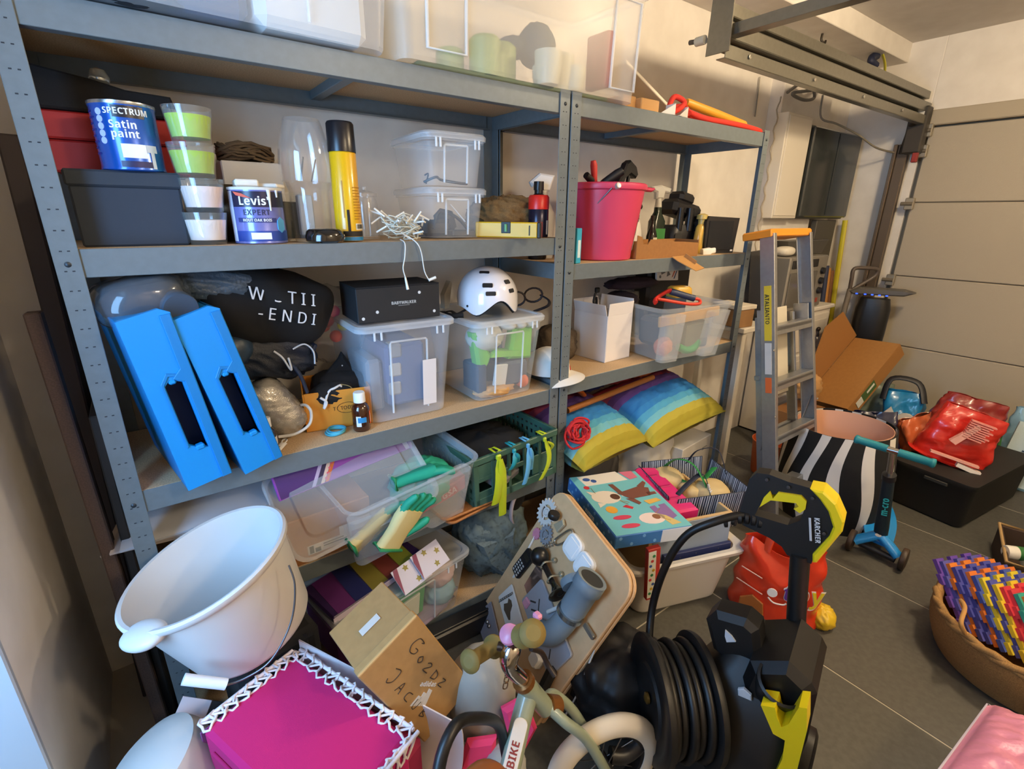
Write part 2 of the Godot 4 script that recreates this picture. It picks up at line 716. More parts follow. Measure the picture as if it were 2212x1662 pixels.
# steel shelving: posts, beams and boards
func shelving(x0: float, x1: float, levels: Array, label: String) -> Node3D:
	var o := thing("shelving_unit", label, "shelving", Vector3.ZERO, Vector3.ZERO, "grey boltless steel shelving units")
	var steel := M("6d777b", 0.42, {"m": 0.15, "tex": "soft", "ts": 3.0})
	var board := M("d9b98f", 0.8, {"tex": "mdf", "ts": 3.0})
	var dark := M("20242a", 0.7)
	for fx in [0, 1]:
		for fz in [0, 1]:
			nb()
			var px := x0 if fx == 0 else x1
			var sx := 1.0 if fx == 0 else -1.0
			var pz := 0.0 if fz == 0 else -0.43
			var sz := -1.0 if fz == 0 else 1.0
			bx(Vector3(px + sx * 0.0205, 0.905, pz - sz * 0.0008), Vector3(0.041, 1.81, 0.0022), 0.0008)
			bx(Vector3(px + sx * 0.001, 0.905, pz + sz * 0.019), Vector3(0.0022, 1.81, 0.038), 0.0008)
			bx(Vector3(px + sx * 0.0205, 0.006, pz + sz * 0.018), Vector3(0.043, 0.012, 0.04), 0.003)
			var p := part(o, "post", steel)
			nb()
			for k in 46:
				var hy := 0.04 + k * 0.038
				for s in [-1, 1]:
					bx(Vector3(px + sx * (0.0205 + s * 0.006), hy, pz - sz * 0.0021), Vector3(0.0045, 0.0022, 0.0006), 0.0002)
			var q := part(p, "slot_marks", dark)
			q.set_meta("kind", "stuff")
	var w := x1 - x0
	var xm := (x0 + x1) * 0.5
	for y in levels:
		nb()
		bx(Vector3(xm, y - 0.0275, -0.004), Vector3(w - 0.06, 0.055, 0.003), 0.001)
		bx(Vector3(xm, y - 0.054, -0.016), Vector3(w - 0.06, 0.002, 0.026), 0.001)
		part(o, "beam", steel)
		nb()
		bx(Vector3(xm, y - 0.0275, -0.426), Vector3(w - 0.06, 0.055, 0.003), 0.001)
		bx(Vector3(xm, y - 0.054, -0.414), Vector3(w - 0.06, 0.002, 0.026), 0.001)
		part(o, "beam", steel)
		for s in [0, 1]:
			nb()
			var ex := x0 + 0.004 if s == 0 else x1 - 0.004
			bx(Vector3(ex, y - 0.0275, -0.215), Vector3(0.003, 0.055, 0.38), 0.001)
			part(o, "beam", steel)
		nb()
		bx(Vector3(xm, y - 0.02, -0.215), Vector3(0.03, 0.025, 0.41), 0.002)
		part(o, "crossbar", steel)
		nb()
		bx(Vector3(xm, y - 0.005, -0.215), Vector3(w - 0.012, 0.009, 0.415), 0.001)
		part(o, "shelf_board", board)
		nb()
		for ex in [x0 + 0.02, x1 - 0.02]:
			X = xf(Vector3(ex, y - 0.028, 0.002), Vector3(90, 0, 0))
			lathe(V2([0.0055, 0, 0.0055, 0.001, 0.003, 0.0025, 0, 0.003]), 10)
			X = Transform3D()
		var rv := part(o, "rivet", M("3a4046", 0.4, {"m": 0.6}))
		rv.set_meta("kind", "stuff")
	return o


# ---------------------------------------------------------------- boxes and jars
# see-through tapered tub with rim and, on request, a lid with clip lugs
func tub_part(o: Node3D, w: float, d: float, h: float, m: Material, taper := 0.88, rim := 0.012, r := 0.03, feet := true) -> void:
	nb()
	var t := 0.0025
	loft([rr(w * taper, d * taper, r, 0.004, 5), rr(w * (taper + 0.01), d * (taper + 0.01), r, 0.012, 5), rr(w, d, r, h - 0.012, 5), rr(w + rim, d + rim, r + 0.004, h - 0.01, 5), rr(w + rim, d + rim, r + 0.004, h, 5), rr(w - t * 2, d - t * 2, r, h, 5)], true, false, true, 100)
	part(o, "tub", m)
	if feet:
		# moulded corner channels that give the tub its handles
		nb()
		tube(V3([-w * 0.2, h * 0.1, d * 0.452, -w * 0.2, h * 0.84, d * 0.481, -w * 0.19, h * 0.86, d * 0.482, w * 0.19, h * 0.86, d * 0.482, w * 0.2, h * 0.84, d * 0.481, w * 0.2, h * 0.1, d * 0.452]), 0.0035, 6)
		part(o, "moulded_rib", M("f3f6f7", 0.3, {"a": 0.45}))


func lid_part(o: Node3D, w: float, d: float, y: float, m: Material, r := 0.035) -> void:
	nb()
	loft([rr(w + 0.014, d + 0.014, r, y - 0.008, 5), rr(w + 0.022, d + 0.022, r, y - 0.008, 5), rr(w + 0.024, d + 0.024, r, y + 0.004, 5), rr(w + 0.014, d + 0.014, r, y + 0.01, 5), rr(w - 0.01, d - 0.01, r, y + 0.01, 5), rr(w - 0.018, d - 0.018, r, y + 0.005, 5), rr(w - 0.03, d - 0.03, r, y + 0.005, 5)], false, true, true, 100)
	part(o, "lid", m)
	for sx in [-1, 1]:
		for dx in [0.3, 0.37]:
			nb()
			bx(Vector3(sx * w * dx, y - 0.018, d * 0.5 + 0.008), Vector3(0.006, 0.028, 0.004), 0.001)
			part(o, "clip_lug", M("f3f6f7", 0.3, {"a": 0.55}))


# carton of board: open or closed, flaps as [side, angle, length share]
func carton(o: Node3D, w: float, h: float, d: float, m: Material, open := false, t := 0.004) -> void:
	nb()
	if open:
		bx(Vector3(0, t * 0.5, 0), Vector3(w, t, d), 0.001)
		for s in [-1, 1]:
			bx(Vector3(s * (w - t) * 0.5, h * 0.5, 0), Vector3(t, h, d), 0.0012)
			bx(Vector3(0, h * 0.5, s * (d - t) * 0.5), Vector3(w - t * 2, h, t), 0.0012)
	else:
		bx(Vector3(0, h * 0.5, 0), Vector3(w, h, d), 0.003)
	part(o, "carton_body", m)


func flap(o: Node3D, at: Vector3, turn: Vector3, w: float, l: float, m: Material, t := 0.003) -> void:
	nb()
	bx(Vector3(0, l * 0.5, 0), Vector3(w, l, t), 0.001)
	var f := part(o, "flap", m)
	f.transform = xf(at, turn)


func bottle(o: Node3D, prof: Array, m: Material, called := "bottle_body", n := 24) -> MeshInstance3D:
	nb()
	lathe(V2(prof), n)
	return part(o, called, m)


func paint_can(o: Node3D, r: float, h: float, body: Material, rimm: Material) -> void:
	nb()
	lathe(V2([0, 0.0, r * 0.97, 0.0, r * 1.02, 0.002, r * 1.02, 0.005, r, 0.008, r, h - 0.01, r * 1.02, h - 0.007, r * 1.02, h - 0.002]), 40)
	part(o, "can_body", body)
	nb()
	lathe(V2([r * 1.02, h - 0.006, r * 1.035, h - 0.003, r * 1.03, h, r * 0.96, h + 0.001, r * 0.93, h - 0.006, 0, h - 0.006]), 40)
	part(o, "can_rim", rimm)


func candle(label: String, p: Vector3, wax: String, fill: float) -> void:
	var o := thing("candle_glass", label, "candle", p, Vector3.ZERO, "glass candle holders stacked in a column")
	nb()
	lathe(V2([0, 0.0, 0.036, 0.0, 0.038, 0.003, 0.047, 0.07, 0.045, 0.07, 0.0365, 0.01, 0, 0.01]), 28)
	part(o, "glass", glassm("e9f2ee", 0.06))
	nb()
	lathe(V2([0, 0.0105, 0.036, 0.0105, 0.043, 0.012 + fill, 0.03, 0.013 + fill, 0, 0.010 + fill]), 24)
	part(o, "wax", M(wax, 0.55))


func shelf_two_left() -> void:
	var y := 1.373
	var white := M("e8e6e2", 0.6)
	# dark box with lid, and what stands on it
	var o := thing("storage_box", "dark navy lidded storage box on the second shelf from the top", "box", Vector3(-1.172, y, -0.2), Vector3.ZERO)
	nb()
	bx(Vector3(0, 0.06, 0), Vector3(0.188, 0.12, 0.27), 0.004)
	part(o, "box_body", M("27313f", 0.75, {"nrm": "weave", "ts": 8.0, "ns": 0.2}))
	nb()
	bx(Vector3(0, 0.134, 0), Vector3(0.196, 0.032, 0.278), 0.004)
	part(o, "lid", M("29333f", 0.75, {"nrm": "weave", "ts": 8.0, "ns": 0.2}))
	o = thing("storage_box", "red lidded box standing on the dark navy box behind the paint can", "box", Vector3(-1.16, y + 0.15, -0.27))
	nb()
	bx(Vector3(-0.005, 0.032, 0), Vector3(0.25, 0.064, 0.13), 0.004)
	part(o, "box_body", M("a3211f", 0.6, {"nrm": "weave", "ts": 8.0, "ns": 0.2}))
	nb()
	bx(Vector3(-0.005, 0.093, 0), Vector3(0.258, 0.055, 0.138), 0.004)
	part(o, "lid", M("a82320", 0.6, {"nrm": "weave", "ts": 8.0, "ns": 0.2}))
	nb()
	prism(P2([-0.13, 0, 0.115, 0, 0.122, 0.012, 0.112, 0.046, 0.03, 0.05, -0.02, 0.062, -0.13, 0.08]), 0.12, 0.004)
	solo("folded_cloth", "black folded cloth case lying on the red box", "cloth", M("121316", 0.9, {"nrm": "weave", "ts": 6.0}), Vector3(-1.165, y + 0.272, -0.25))
	o = thing("glass_ball", "clear glass ball on the black cloth above the paint can", "ball", Vector3(-1.176, y + 0.33, -0.24))
	nb()
	lathe(V2([0, 0, 0.012, 0.001, 0.016, 0.004, 0.02, 0.018, 0.013, 0.033, 0, 0.038]), 20)
	part(o, "ball", M("c9d3da", 0.08, {"m": 0.6}))
	# blue paint can
	o = thing("paint_can", "blue can of satin paint standing on the navy box", "paint can", Vector3(-1.15, y + 0.1503, -0.105), Vector3(0, -22, 0), "paint cans on the second shelf")
	paint_can(o, 0.056, 0.128, M("1258b8", 0.25, {"m": 0.35, "coat": 0.6}), M("b9bfc4", 0.25, {"m": 0.9}))
	nb()
	cpatch(0.0562, 0.098, 0.122, 0.02, 1.0)
	part(o, "dark_band", M("141a28", 0.3))
	ctxt(o, "SPECTRUM", 0.011, white, 0.0568, 0.109, 0.45)
	ctxt(o, "Satin", 0.014, white, 0.0563, 0.085, 0.28)
	ctxt(o, "paint", 0.014, white, 0.0563, 0.068, 0.30)
	nb()
	cpatch(0.0562, 0.024, 0.05, 0.1, 0.86)
	part(o, "label_patch", M("eeeeec", 0.5))
	nb()
	cpatch(0.0562, 0.004, 0.018, 0.0, 1.1)
	part(o, "label_foot", M("1c2150", 0.4))
	nb()
	cpatch(0.0567, 0.036, 0.05, 0.86, 1.25)
	cpatch(0.0567, 0.005, 0.036, 0.98, 1.12)
	part(o, "side_label", M("c7d0dc", 0.4))
	nb()
	for k in 8:
		cpatch(0.0562, 0.03 + k * 0.011, 0.0335 + k * 0.011, -1.3, -0.7 - 0.1 * float(k % 2))
	part(o, "print_bar", M("0b2f86", 0.4))
	nb()
	for k in 5:
		X = xf(Vector3(sin(-0.42) * 0.0564, 0.055 + k * 0.013, cos(-0.42) * 0.0564), Vector3(0, -24, 0))
		prism(circ(0.0065, 12), 0.0008)
	X = Transform3D()
	part(o, "print_dot", M("b9c6ea", 0.4))
	# four candle glasses in a column
	var cw := ["e4d7d0", "e2cfca", "9fbf35", "a3c437"]
	var cl := ["clear candle glass with white wax at the foot of the stacked column", "candle glass with pale pink wax, second from the shelf in the column", "candle glass with lime green wax, third up in the stacked column", "candle glass with lime green wax on top of the stacked column"]
	for k in 4:
		candle(cl[k], Vector3(-1.04 + 0.004 * k - (0.01 if k > 1 else 0.0), y + 0.0704 * k, -0.08 + 0.003 * k), cw[k], 0.042)
	# wreath on a white box by the wall
	nb()
	bx(Vector3.ZERO, Vector3(0.15, 0.2, 0.11), 0.003)
	solo("carton", "plain white carton against the wall under the twig wreath", "box", M("d8d6d2", 0.8), Vector3(-0.885, y + 0.1, -0.34))
	nb()
	var rng := RandomNumberGenerator.new()
	rng.seed = 5
	for k in 26:
		var pts := PackedVector3Array()
		var ph := rng.randf() * TAU
		var rad := 0.05 + rng.randf() * 0.022
		var tl := rng.randf_range(-0.012, 0.012)
		for i in 9:
			var a := ph + i * 0.6
			pts.append(Vector3(cos(a) * rad, 0.02 + tl + sin(a * 2.0 + ph) * 0.012, sin(a) * rad * 0.8))
		tube(pts, 0.0035, 5)
	solo("twig_wreath", "dry brown twig wreath lying on the white carton", "wreath", M("80684a", 0.95, {"tex": "fibre", "ts": 12.0}), Vector3(-0.89, y + 0.205, -0.335))
	# bronze bowl
	nb()
	lathe(V2([0, 0, 0.05, 0.0, 0.055, 0.008, 0.09, 0.05, 0.095, 0.1, 0.085, 0.135, 0.08, 0.135, 0.088, 0.1, 0.05, 0.02, 0, 0.012]), 32)
	solo("metal_bowl", "dark bronze metal bowl behind the wood paint can", "bowl", M("4a3a2a", 0.3, {"m": 0.7}), Vector3(-0.955, y, -0.225))
	# Levis can
	o = thing("paint_can", "white and violet can of wood paint with a dripping rim", "paint can", Vector3(-0.925, y, -0.085), Vector3(0, -14, 0), "paint cans on the second shelf")
	paint_can(o, 0.058, 0.126, M("7078bd", 0.25, {"m": 0.3, "coat": 0.6}), M("cfcfcb", 0.4))
	nb()
	cpatch(0.0582, 0.083, 0.117, -1.5, 1.5)
	part(o, "dark_band", M("161d3a", 0.3))
	nb()
	cpatch(0.0583, 0.006, 0.118, -1.5, -0.95)
	part(o, "label_side", M("cfd2e2", 0.4))
	nb()
	cpatch(0.0583, 0.006, 0.03, -0.95, 1.5)
	part(o, "label_foot", M("22408f", 0.35))
	nb()
	cpatch(0.0586, 0.011, 0.026, -0.3, 0.45)
	part(o, "label_patch", M("e9edf2", 0.5))
	ctxt(o, "Levis'", 0.018, white, 0.0588, 0.096, -0.05)
	ctxt(o, "EXPERT", 0.012, M("1f2750", 0.5), 0.0584, 0.071, 0.0)
	nb()
	cpatch(0.0586, 0.049, 0.059, -0.75, 0.75)
	part(o, "label_bar", M("25336f", 0.4))
	ctxt(o, "HOUT OAK BOIS", 0.006, white, 0.0592, 0.054, 0.0)
	nb()
	X = xf(Vector3(sin(0.95) * 0.0585, 0.045, cos(0.95) * 0.0585), Vector3(0, 54, 0))
	prism(P2([-0.011, -0.012, 0, -0.02, 0.011, -0.012, 0.011, 0.008, 0, 0.016, -0.011, 0.008]), 0.002)
	X = Transform3D()
	part(o, "badge", M("4f9fd8", 0.4))
	nb()
	X = xf(Vector3(sin(-0.45) * 0.0585, 0.11, cos(-0.45) * 0.0585), Vector3(0, -25, 0))
	prism(P2([-0.02, 0.006, 0.0, 0.002, 0.02, -0.008, 0.004, -0.006, -0.014, -0.002]), 0.002)
	X = Transform3D()
	part(o, "flame_mark", M("d2502c", 0.4))
	nb()
	tube(V3([sin(0.55) * 0.059, 0.121, cos(0.55) * 0.059, sin(0.55) * 0.0592, 0.1, cos(0.55) * 0.0592, sin(0.55) * 0.0592, 0.075, cos(0.55) * 0.0592]), [0.005, 0.003, 0.0018], 6)
	tube(V3([sin(0.9) * 0.059, 0.121, cos(0.9) * 0.059, sin(0.9) * 0.0592, 0.105, cos(0.9) * 0.0592]), [0.004, 0.002], 6)
	part(o, "paint_drip", M("e6e4df", 0.35))
	nb()
	X = xf(Vector3(-0.018, 0.136, 0.0), Vector3(0, 12, 0))
	bx(Vector3.ZERO, Vector3(0.05, 0.016, 0.05), 0.003)
	X = xf(Vector3(0.03, 0.132, -0.02), Vector3(0, -20, 0))
	bx(Vector3.ZERO, Vector3(0.06, 0.01, 0.05), 0.003)
	X = Transform3D()
	part(o, "paper_scrap", M("e3ddd2", 0.8))
	# jars and vases
	o = thing("glass_jar", "glass jar with olive green filling behind the wood paint can", "jar", Vector3(-0.835, y, -0.2))
	bottle(o, [0, 0, 0.05, 0, 0.052, 0.006, 0.052, 0.12, 0.049, 0.122, 0.049, 0.006, 0, 0.005], glassm("dfe6d8", 0.06), "glass")
	nb()
	lathe(V2([0, 0.007, 0.0485, 0.007, 0.0485, 0.098, 0, 0.1]), 24)
	part(o, "moss_filling", M("4c4a2a", 0.9, {"tex": "fibre", "ts": 6.0}))
	o = thing("glass_vase", "cylindrical clear glass vase that carries the upturned tulip vase", "vase", Vector3(-0.79, y, -0.12))
	bottle(o, [0, 0, 0.045, 0, 0.048, 0.006, 0.05, 0.125, 0.058, 0.145, 0.055, 0.145, 0.0475, 0.122, 0.0455, 0.009, 0, 0.009], glassm("eef3f5", 0.035), "glass", 32)
	nb()
	bx(Vector3(-0.015, 0.065, 0.0), Vector3(0.036, 0.1, 0.03), 0.003)
	part(o, "paper_roll", M("aeaca6", 0.7))
	o = thing("glass_vase", "tall clear tulip vase turned upside down on the cylindrical vase", "vase", Vector3(-0.79, y + 0.1455, -0.12))
	bottle(o, [0.062, 0, 0.064, 0.002, 0.066, 0.04, 0.06, 0.09, 0.045, 0.14, 0.042, 0.146, 0.04, 0.146, 0.043, 0.139, 0.058, 0.09, 0.064, 0.04, 0.061, 0], glassm("eef3f5", 0.035), "glass", 36)
	nb()
	tube(V3([-0.02, 0.004, 0.01, -0.005, 0.06, 0.0]), 0.002, 5)
	tube(V3([0.012, 0.004, -0.01, 0.022, 0.055, 0.01]), 0.002, 5)
	part(o, "thin_stick", M("6b5f50", 0.7))
	o = thing("black_puck", "glossy black round lid lying in front of the glass vases", "lid", Vector3(-0.785, y, -0.04))
	bottle(o, [0, 0, 0.04, 0, 0.047, 0.005, 0.048, 0.015, 0.044, 0.028, 0.038, 0.033, 0.025, 0.029, 0, 0.028], M("17120f", 0.12, {"coat": 0.8}), "cap", 32)
	nb()
	X = xf(Vector3(0.0415, 0.014, 0.021), Vector3(0, 62, 0))
	prism(circ(0.006, 12), 0.002)
	X = Transform3D()
	part(o, "round_mark", M("d9d6d2", 0.4))
	o = thing("glass_jar", "small clear jar with a lid behind the yellow can", "jar", Vector3(-0.605, y, -0.22))
	bottle(o, [0, 0, 0.034, 0, 0.036, 0.005, 0.036, 0.1, 0.03, 0.115, 0.03, 0.12, 0.028, 0.12, 0.034, 0.1, 0.034, 0.006, 0, 0.006], glassm("e8ecec", 0.05), "glass")
	bottle(o, [0.032, 0.119, 0.036, 0.119, 0.036, 0.128, 0.02, 0.134, 0.006, 0.138, 0.006, 0.146, 0, 0.147], glassm("e3e0d6", 0.15), "glass_lid")
	# yellow foam can
	o = thing("spray_can", "tall yellow spray can with a black cap", "spray can", Vector3(-0.71, y, -0.075), Vector3(0, 10, 0))
	bottle(o, [0, 0.002, 0.0335, 0.002, 0.0345, 0.004, 0.0345, 0.012, 0.0335, 0.012, 0.0335, 0.215, 0.03, 0.221, 0, 0.221], M("e0aa08", 0.3, {"coat": 0.4}), "can_body", 32)
	bottle(o, [0.034, 0.218, 0.0345, 0.218, 0.0335, 0.283, 0.03, 0.288, 0, 0.288], M("15151a", 0.3), "cap", 32)
	nb()
	cpatch(0.0342, 0.0135, 0.027, -PI, PI)
	cpatch(0.0342, 0.027, 0.08, -0.55, -0.35)
	part(o, "dark_band", M("191614", 0.4))
	nb()
	cpatch(0.0347, 0.003, 0.0125, -PI, PI)
	part(o, "blue_band", M("2c7fb5", 0.4))
	nb()
	cpatch(0.0342, 0.03, 0.046, 0.05, 0.95)
	part(o, "barcode_patch", M("f1ead2", 0.5))
	nb()
	for k in 11:
		cpatch(0.0347, 0.033, 0.044, 0.12 + k * 0.07, 0.15 + k * 0.07 + 0.01 * (k % 3))
	part(o, "barcode_line", M("221d18", 0.5)).set_meta("kind", "stuff")
	nb()
	for k in 12:
		cpatch(0.0341, 0.056 + k * 0.007, 0.0585 + k * 0.007, 0.0, 0.5 + 0.09 * ((k * 5) % 7))
	cpatch(0.0341, 0.06, 0.15, -0.78, -0.7)
	part(o, "small_print", M("b57f06", 0.5)).set_meta("kind", "stuff")
	# two clear tubs stacked
	for k in 2:
		o = thing("clear_tub", ["clear lidded plastic tub with dark parts inside, lower of the pair", "clear lidded plastic tub nearly empty, upper of the pair"][k], "storage tub", Vector3(-0.375, y + 0.146 * k, -0.19), Vector3(0, -3, 0), "pair of small clear lidded tubs")
		tub_part(o, 0.185, 0.27, 0.132, clearp("e6ebee", 0.2), 0.9)
		lid_part(o, 0.185, 0.27, 0.136, clearp("eef2f4", 0.28))
		if k == 0:
			nb()
			bx(Vector3(-0.03, 0.03, 0.0), Vector3(0.09, 0.05, 0.1), 0.01)
			X = xf(Vector3(0.03, 0.05, -0.02), Vector3(10, 30, 35))
			bx(Vector3.ZERO, Vector3(0.05, 0.07, 0.06), 0.01)
			X = Transform3D()
			bx(Vector3(0.04, 0.016, 0.07), Vector3(0.08, 0.02, 0.05), 0.004)
			tube(smooth(V3([-0.06, 0.03, 0.08, -0.03, 0.08, 0.07, 0.02, 0.06, 0.09, 0.06, 0.02, 0.09])), 0.005, 6)
			part(o, "black_fittings", M("1b1c20", 0.5))
			nb()
			X = xf(Vector3(0.01, 0.075, 0.112), Vector3(0, 0, -45))
			bx(Vector3.ZERO, Vector3(0.07, 0.003, 0.004), 0.001)
			X = Transform3D()
			part(o, "white_strip", M("e0e2e2", 0.5))
		else:
			nb()
			tube(smooth(V3([-0.07, 0.016, 0.05, -0.04, 0.03, 0.07, -0.01, 0.024, 0.05, 0.03, 0.016, 0.08, 0.07, 0.016, 0.06])), 0.004, 6)
			tube(smooth(V3([-0.05, 0.014, 0.02, -0.05, 0.04, 0.04, -0.07, 0.035, 0.06])), 0.0025, 6)
			part(o, "loose_hardware", M("4a423b", 0.4, {"m": 0.5}))
	# string lights in a loose bundle with two ends hanging over the beam
	o = thing("string_lights", "tangled bundle of white string lights with two ends hanging over the beam", "string lights", Vector3(-0.565, y, -0.05))
	nb()
	rng.seed = 9
	for k in 7:
		var pts := PackedVector3Array()
		for i in 8:
			pts.append(Vector3(rng.randf_range(-0.06, 0.06), rng.randf_range(0.006, 0.075) * (1.0 - 0.4 * absf(rng.randf())), rng.randf_range(-0.045, 0.045)))
		tube(smooth(pts, 4), 0.0016, 5)
	part(o, "wire_tangle", M("d5cfba", 0.4))
	nb()
	for k in 22:
		var c := Vector3(rng.randf_range(-0.065, 0.07), rng.randf_range(0.012, 0.08), rng.randf_range(-0.045, 0.05))
		var dv := Vector3(rng.randf_range(-1, 1), rng.randf_range(-0.5, 0.8), rng.randf_range(-0.6, 0.6)).normalized() * 0.017
		tube(PackedVector3Array([c - dv, c + dv]), 0.0028, 6)
	part(o, "bulb_sleeve", M("ece8dc", 0.4)).set_meta("kind", "stuff")
	for k in 2:
		nb()
		var e := V3([-0.02, 0.004, 0.02, -0.024, -0.005, 0.057, -0.028, -0.04, 0.06, -0.034, -0.07, 0.058, -0.028, -0.098, 0.058]) if k == 0 else V3([0.0, 0.012, 0.03, 0.012, -0.005, 0.057, 0.022, -0.03, 0.06, 0.03, -0.08, 0.058, 0.042, -0.105, 0.058])
		tube(smooth(e), 0.0016, 6)
		part(o, "hanging_wire", M("e4e0d6", 0.4))
		nb()
		if k == 0:
			tube(V3([-0.029, -0.095, 0.058, -0.024, -0.128, 0.058]), [0.0028, 0.0042], 8)
		else:
			tube(V3([0.042, -0.107, 0.058, 0.063, -0.1, 0.062]), 0.0042, 8)
		part(o, "bulb_sleeve", M("ece8dc", 0.4))
	# spirit level and sack
	o = thing("spirit_level", "yellow spirit level jutting out over the shelf edge", "spirit level", Vector3(-0.23, y + 0.004, -0.02), Vector3(0, -50, 0))
	nb()
	bx(Vector3(0, 0.023, 0), Vector3(0.2, 0.046, 0.02), 0.003)
	part(o, "level_body", M("dcae0c", 0.4))
	nb()
	bx(Vector3(0.104, 0.023, 0), Vector3(0.012, 0.048, 0.022), 0.003)
	part(o, "end_cap", M("16150f", 0.5))
	nb()
	bx(Vector3(0.075, 0.022, 0.0101), Vector3(0.004, 0.03, 0.002), 0.001)
	part(o, "hanging_slot", M("16150f", 0.5))
	nb()
	bx(Vector3(0.0, 0.03, 0.0101), Vector3(0.03, 0.034, 0.003), 0.003)
	part(o, "vial_frame", M("16150f", 0.5))
	nb()
	tube(V3([0, 0.018, 0.0125, 0, 0.04, 0.0125]), 0.005, 8)
	part(o, "vial", M("5f9a6a", 0.1))
	nb()
	blob(Vector3(0, 0.058, 0), Vector3(0.125, 0.062, 0.085), 0.3, 2.4, 3, 2.4, 56, 30)
	blob(Vector3(0.08, 0.055, 0.03), Vector3(0.045, 0.055, 0.05), 0.3, 2.0, 8, 2.2, 24, 16)
	solo("jute_sack", "crumpled brown jute sack behind the yellow spirit level", "sack", M("93754a", 0.95, {"tex": "fibre", "ts": 6.0, "nrm": "weave", "ns": 0.6}), Vector3(-0.11, y + 0.004, -0.19))
	o = thing("spray_can", "dark spray can with a bright red cap beside the post", "spray can", Vector3(-0.058, y, -0.075), Vector3(0, 20, 0))
	bottle(o, [0, 0, 0.032, 0, 0.034, 0.003, 0.034, 0.088, 0.03, 0.093, 0, 0.093], M("252338", 0.25, {"m": 0.4}), "can_body", 28)
	bottle(o, [0.0335, 0.09, 0.035, 0.09, 0.035, 0.128, 0.03, 0.135, 0, 0.135], M("d32418", 0.35), "cap", 28)
	nb()
	cpatch(0.0343, 0.01, 0.055, -0.15, 0.75)
	part(o, "bird_print", M("cfd0d4", 0.5))
	nb()
	cpatch(0.0343, 0.002, 0.05, -1.4, -0.6)
	part(o, "red_print", M("8c2a2c", 0.5))
	# behind the post
	o = thing("bottle", "black plastic bottle by the wall between the two shelving units", "bottle", Vector3(0.075, 1.283, -0.24))
	bottle(o, [0, 0, 0.033, 0, 0.036, 0.006, 0.036, 0.2, 0.03, 0.225, 0.016, 0.238, 0.016, 0.25, 0.019, 0.25, 0.019, 0.28, 0.0, 0.281], M("131416", 0.35))


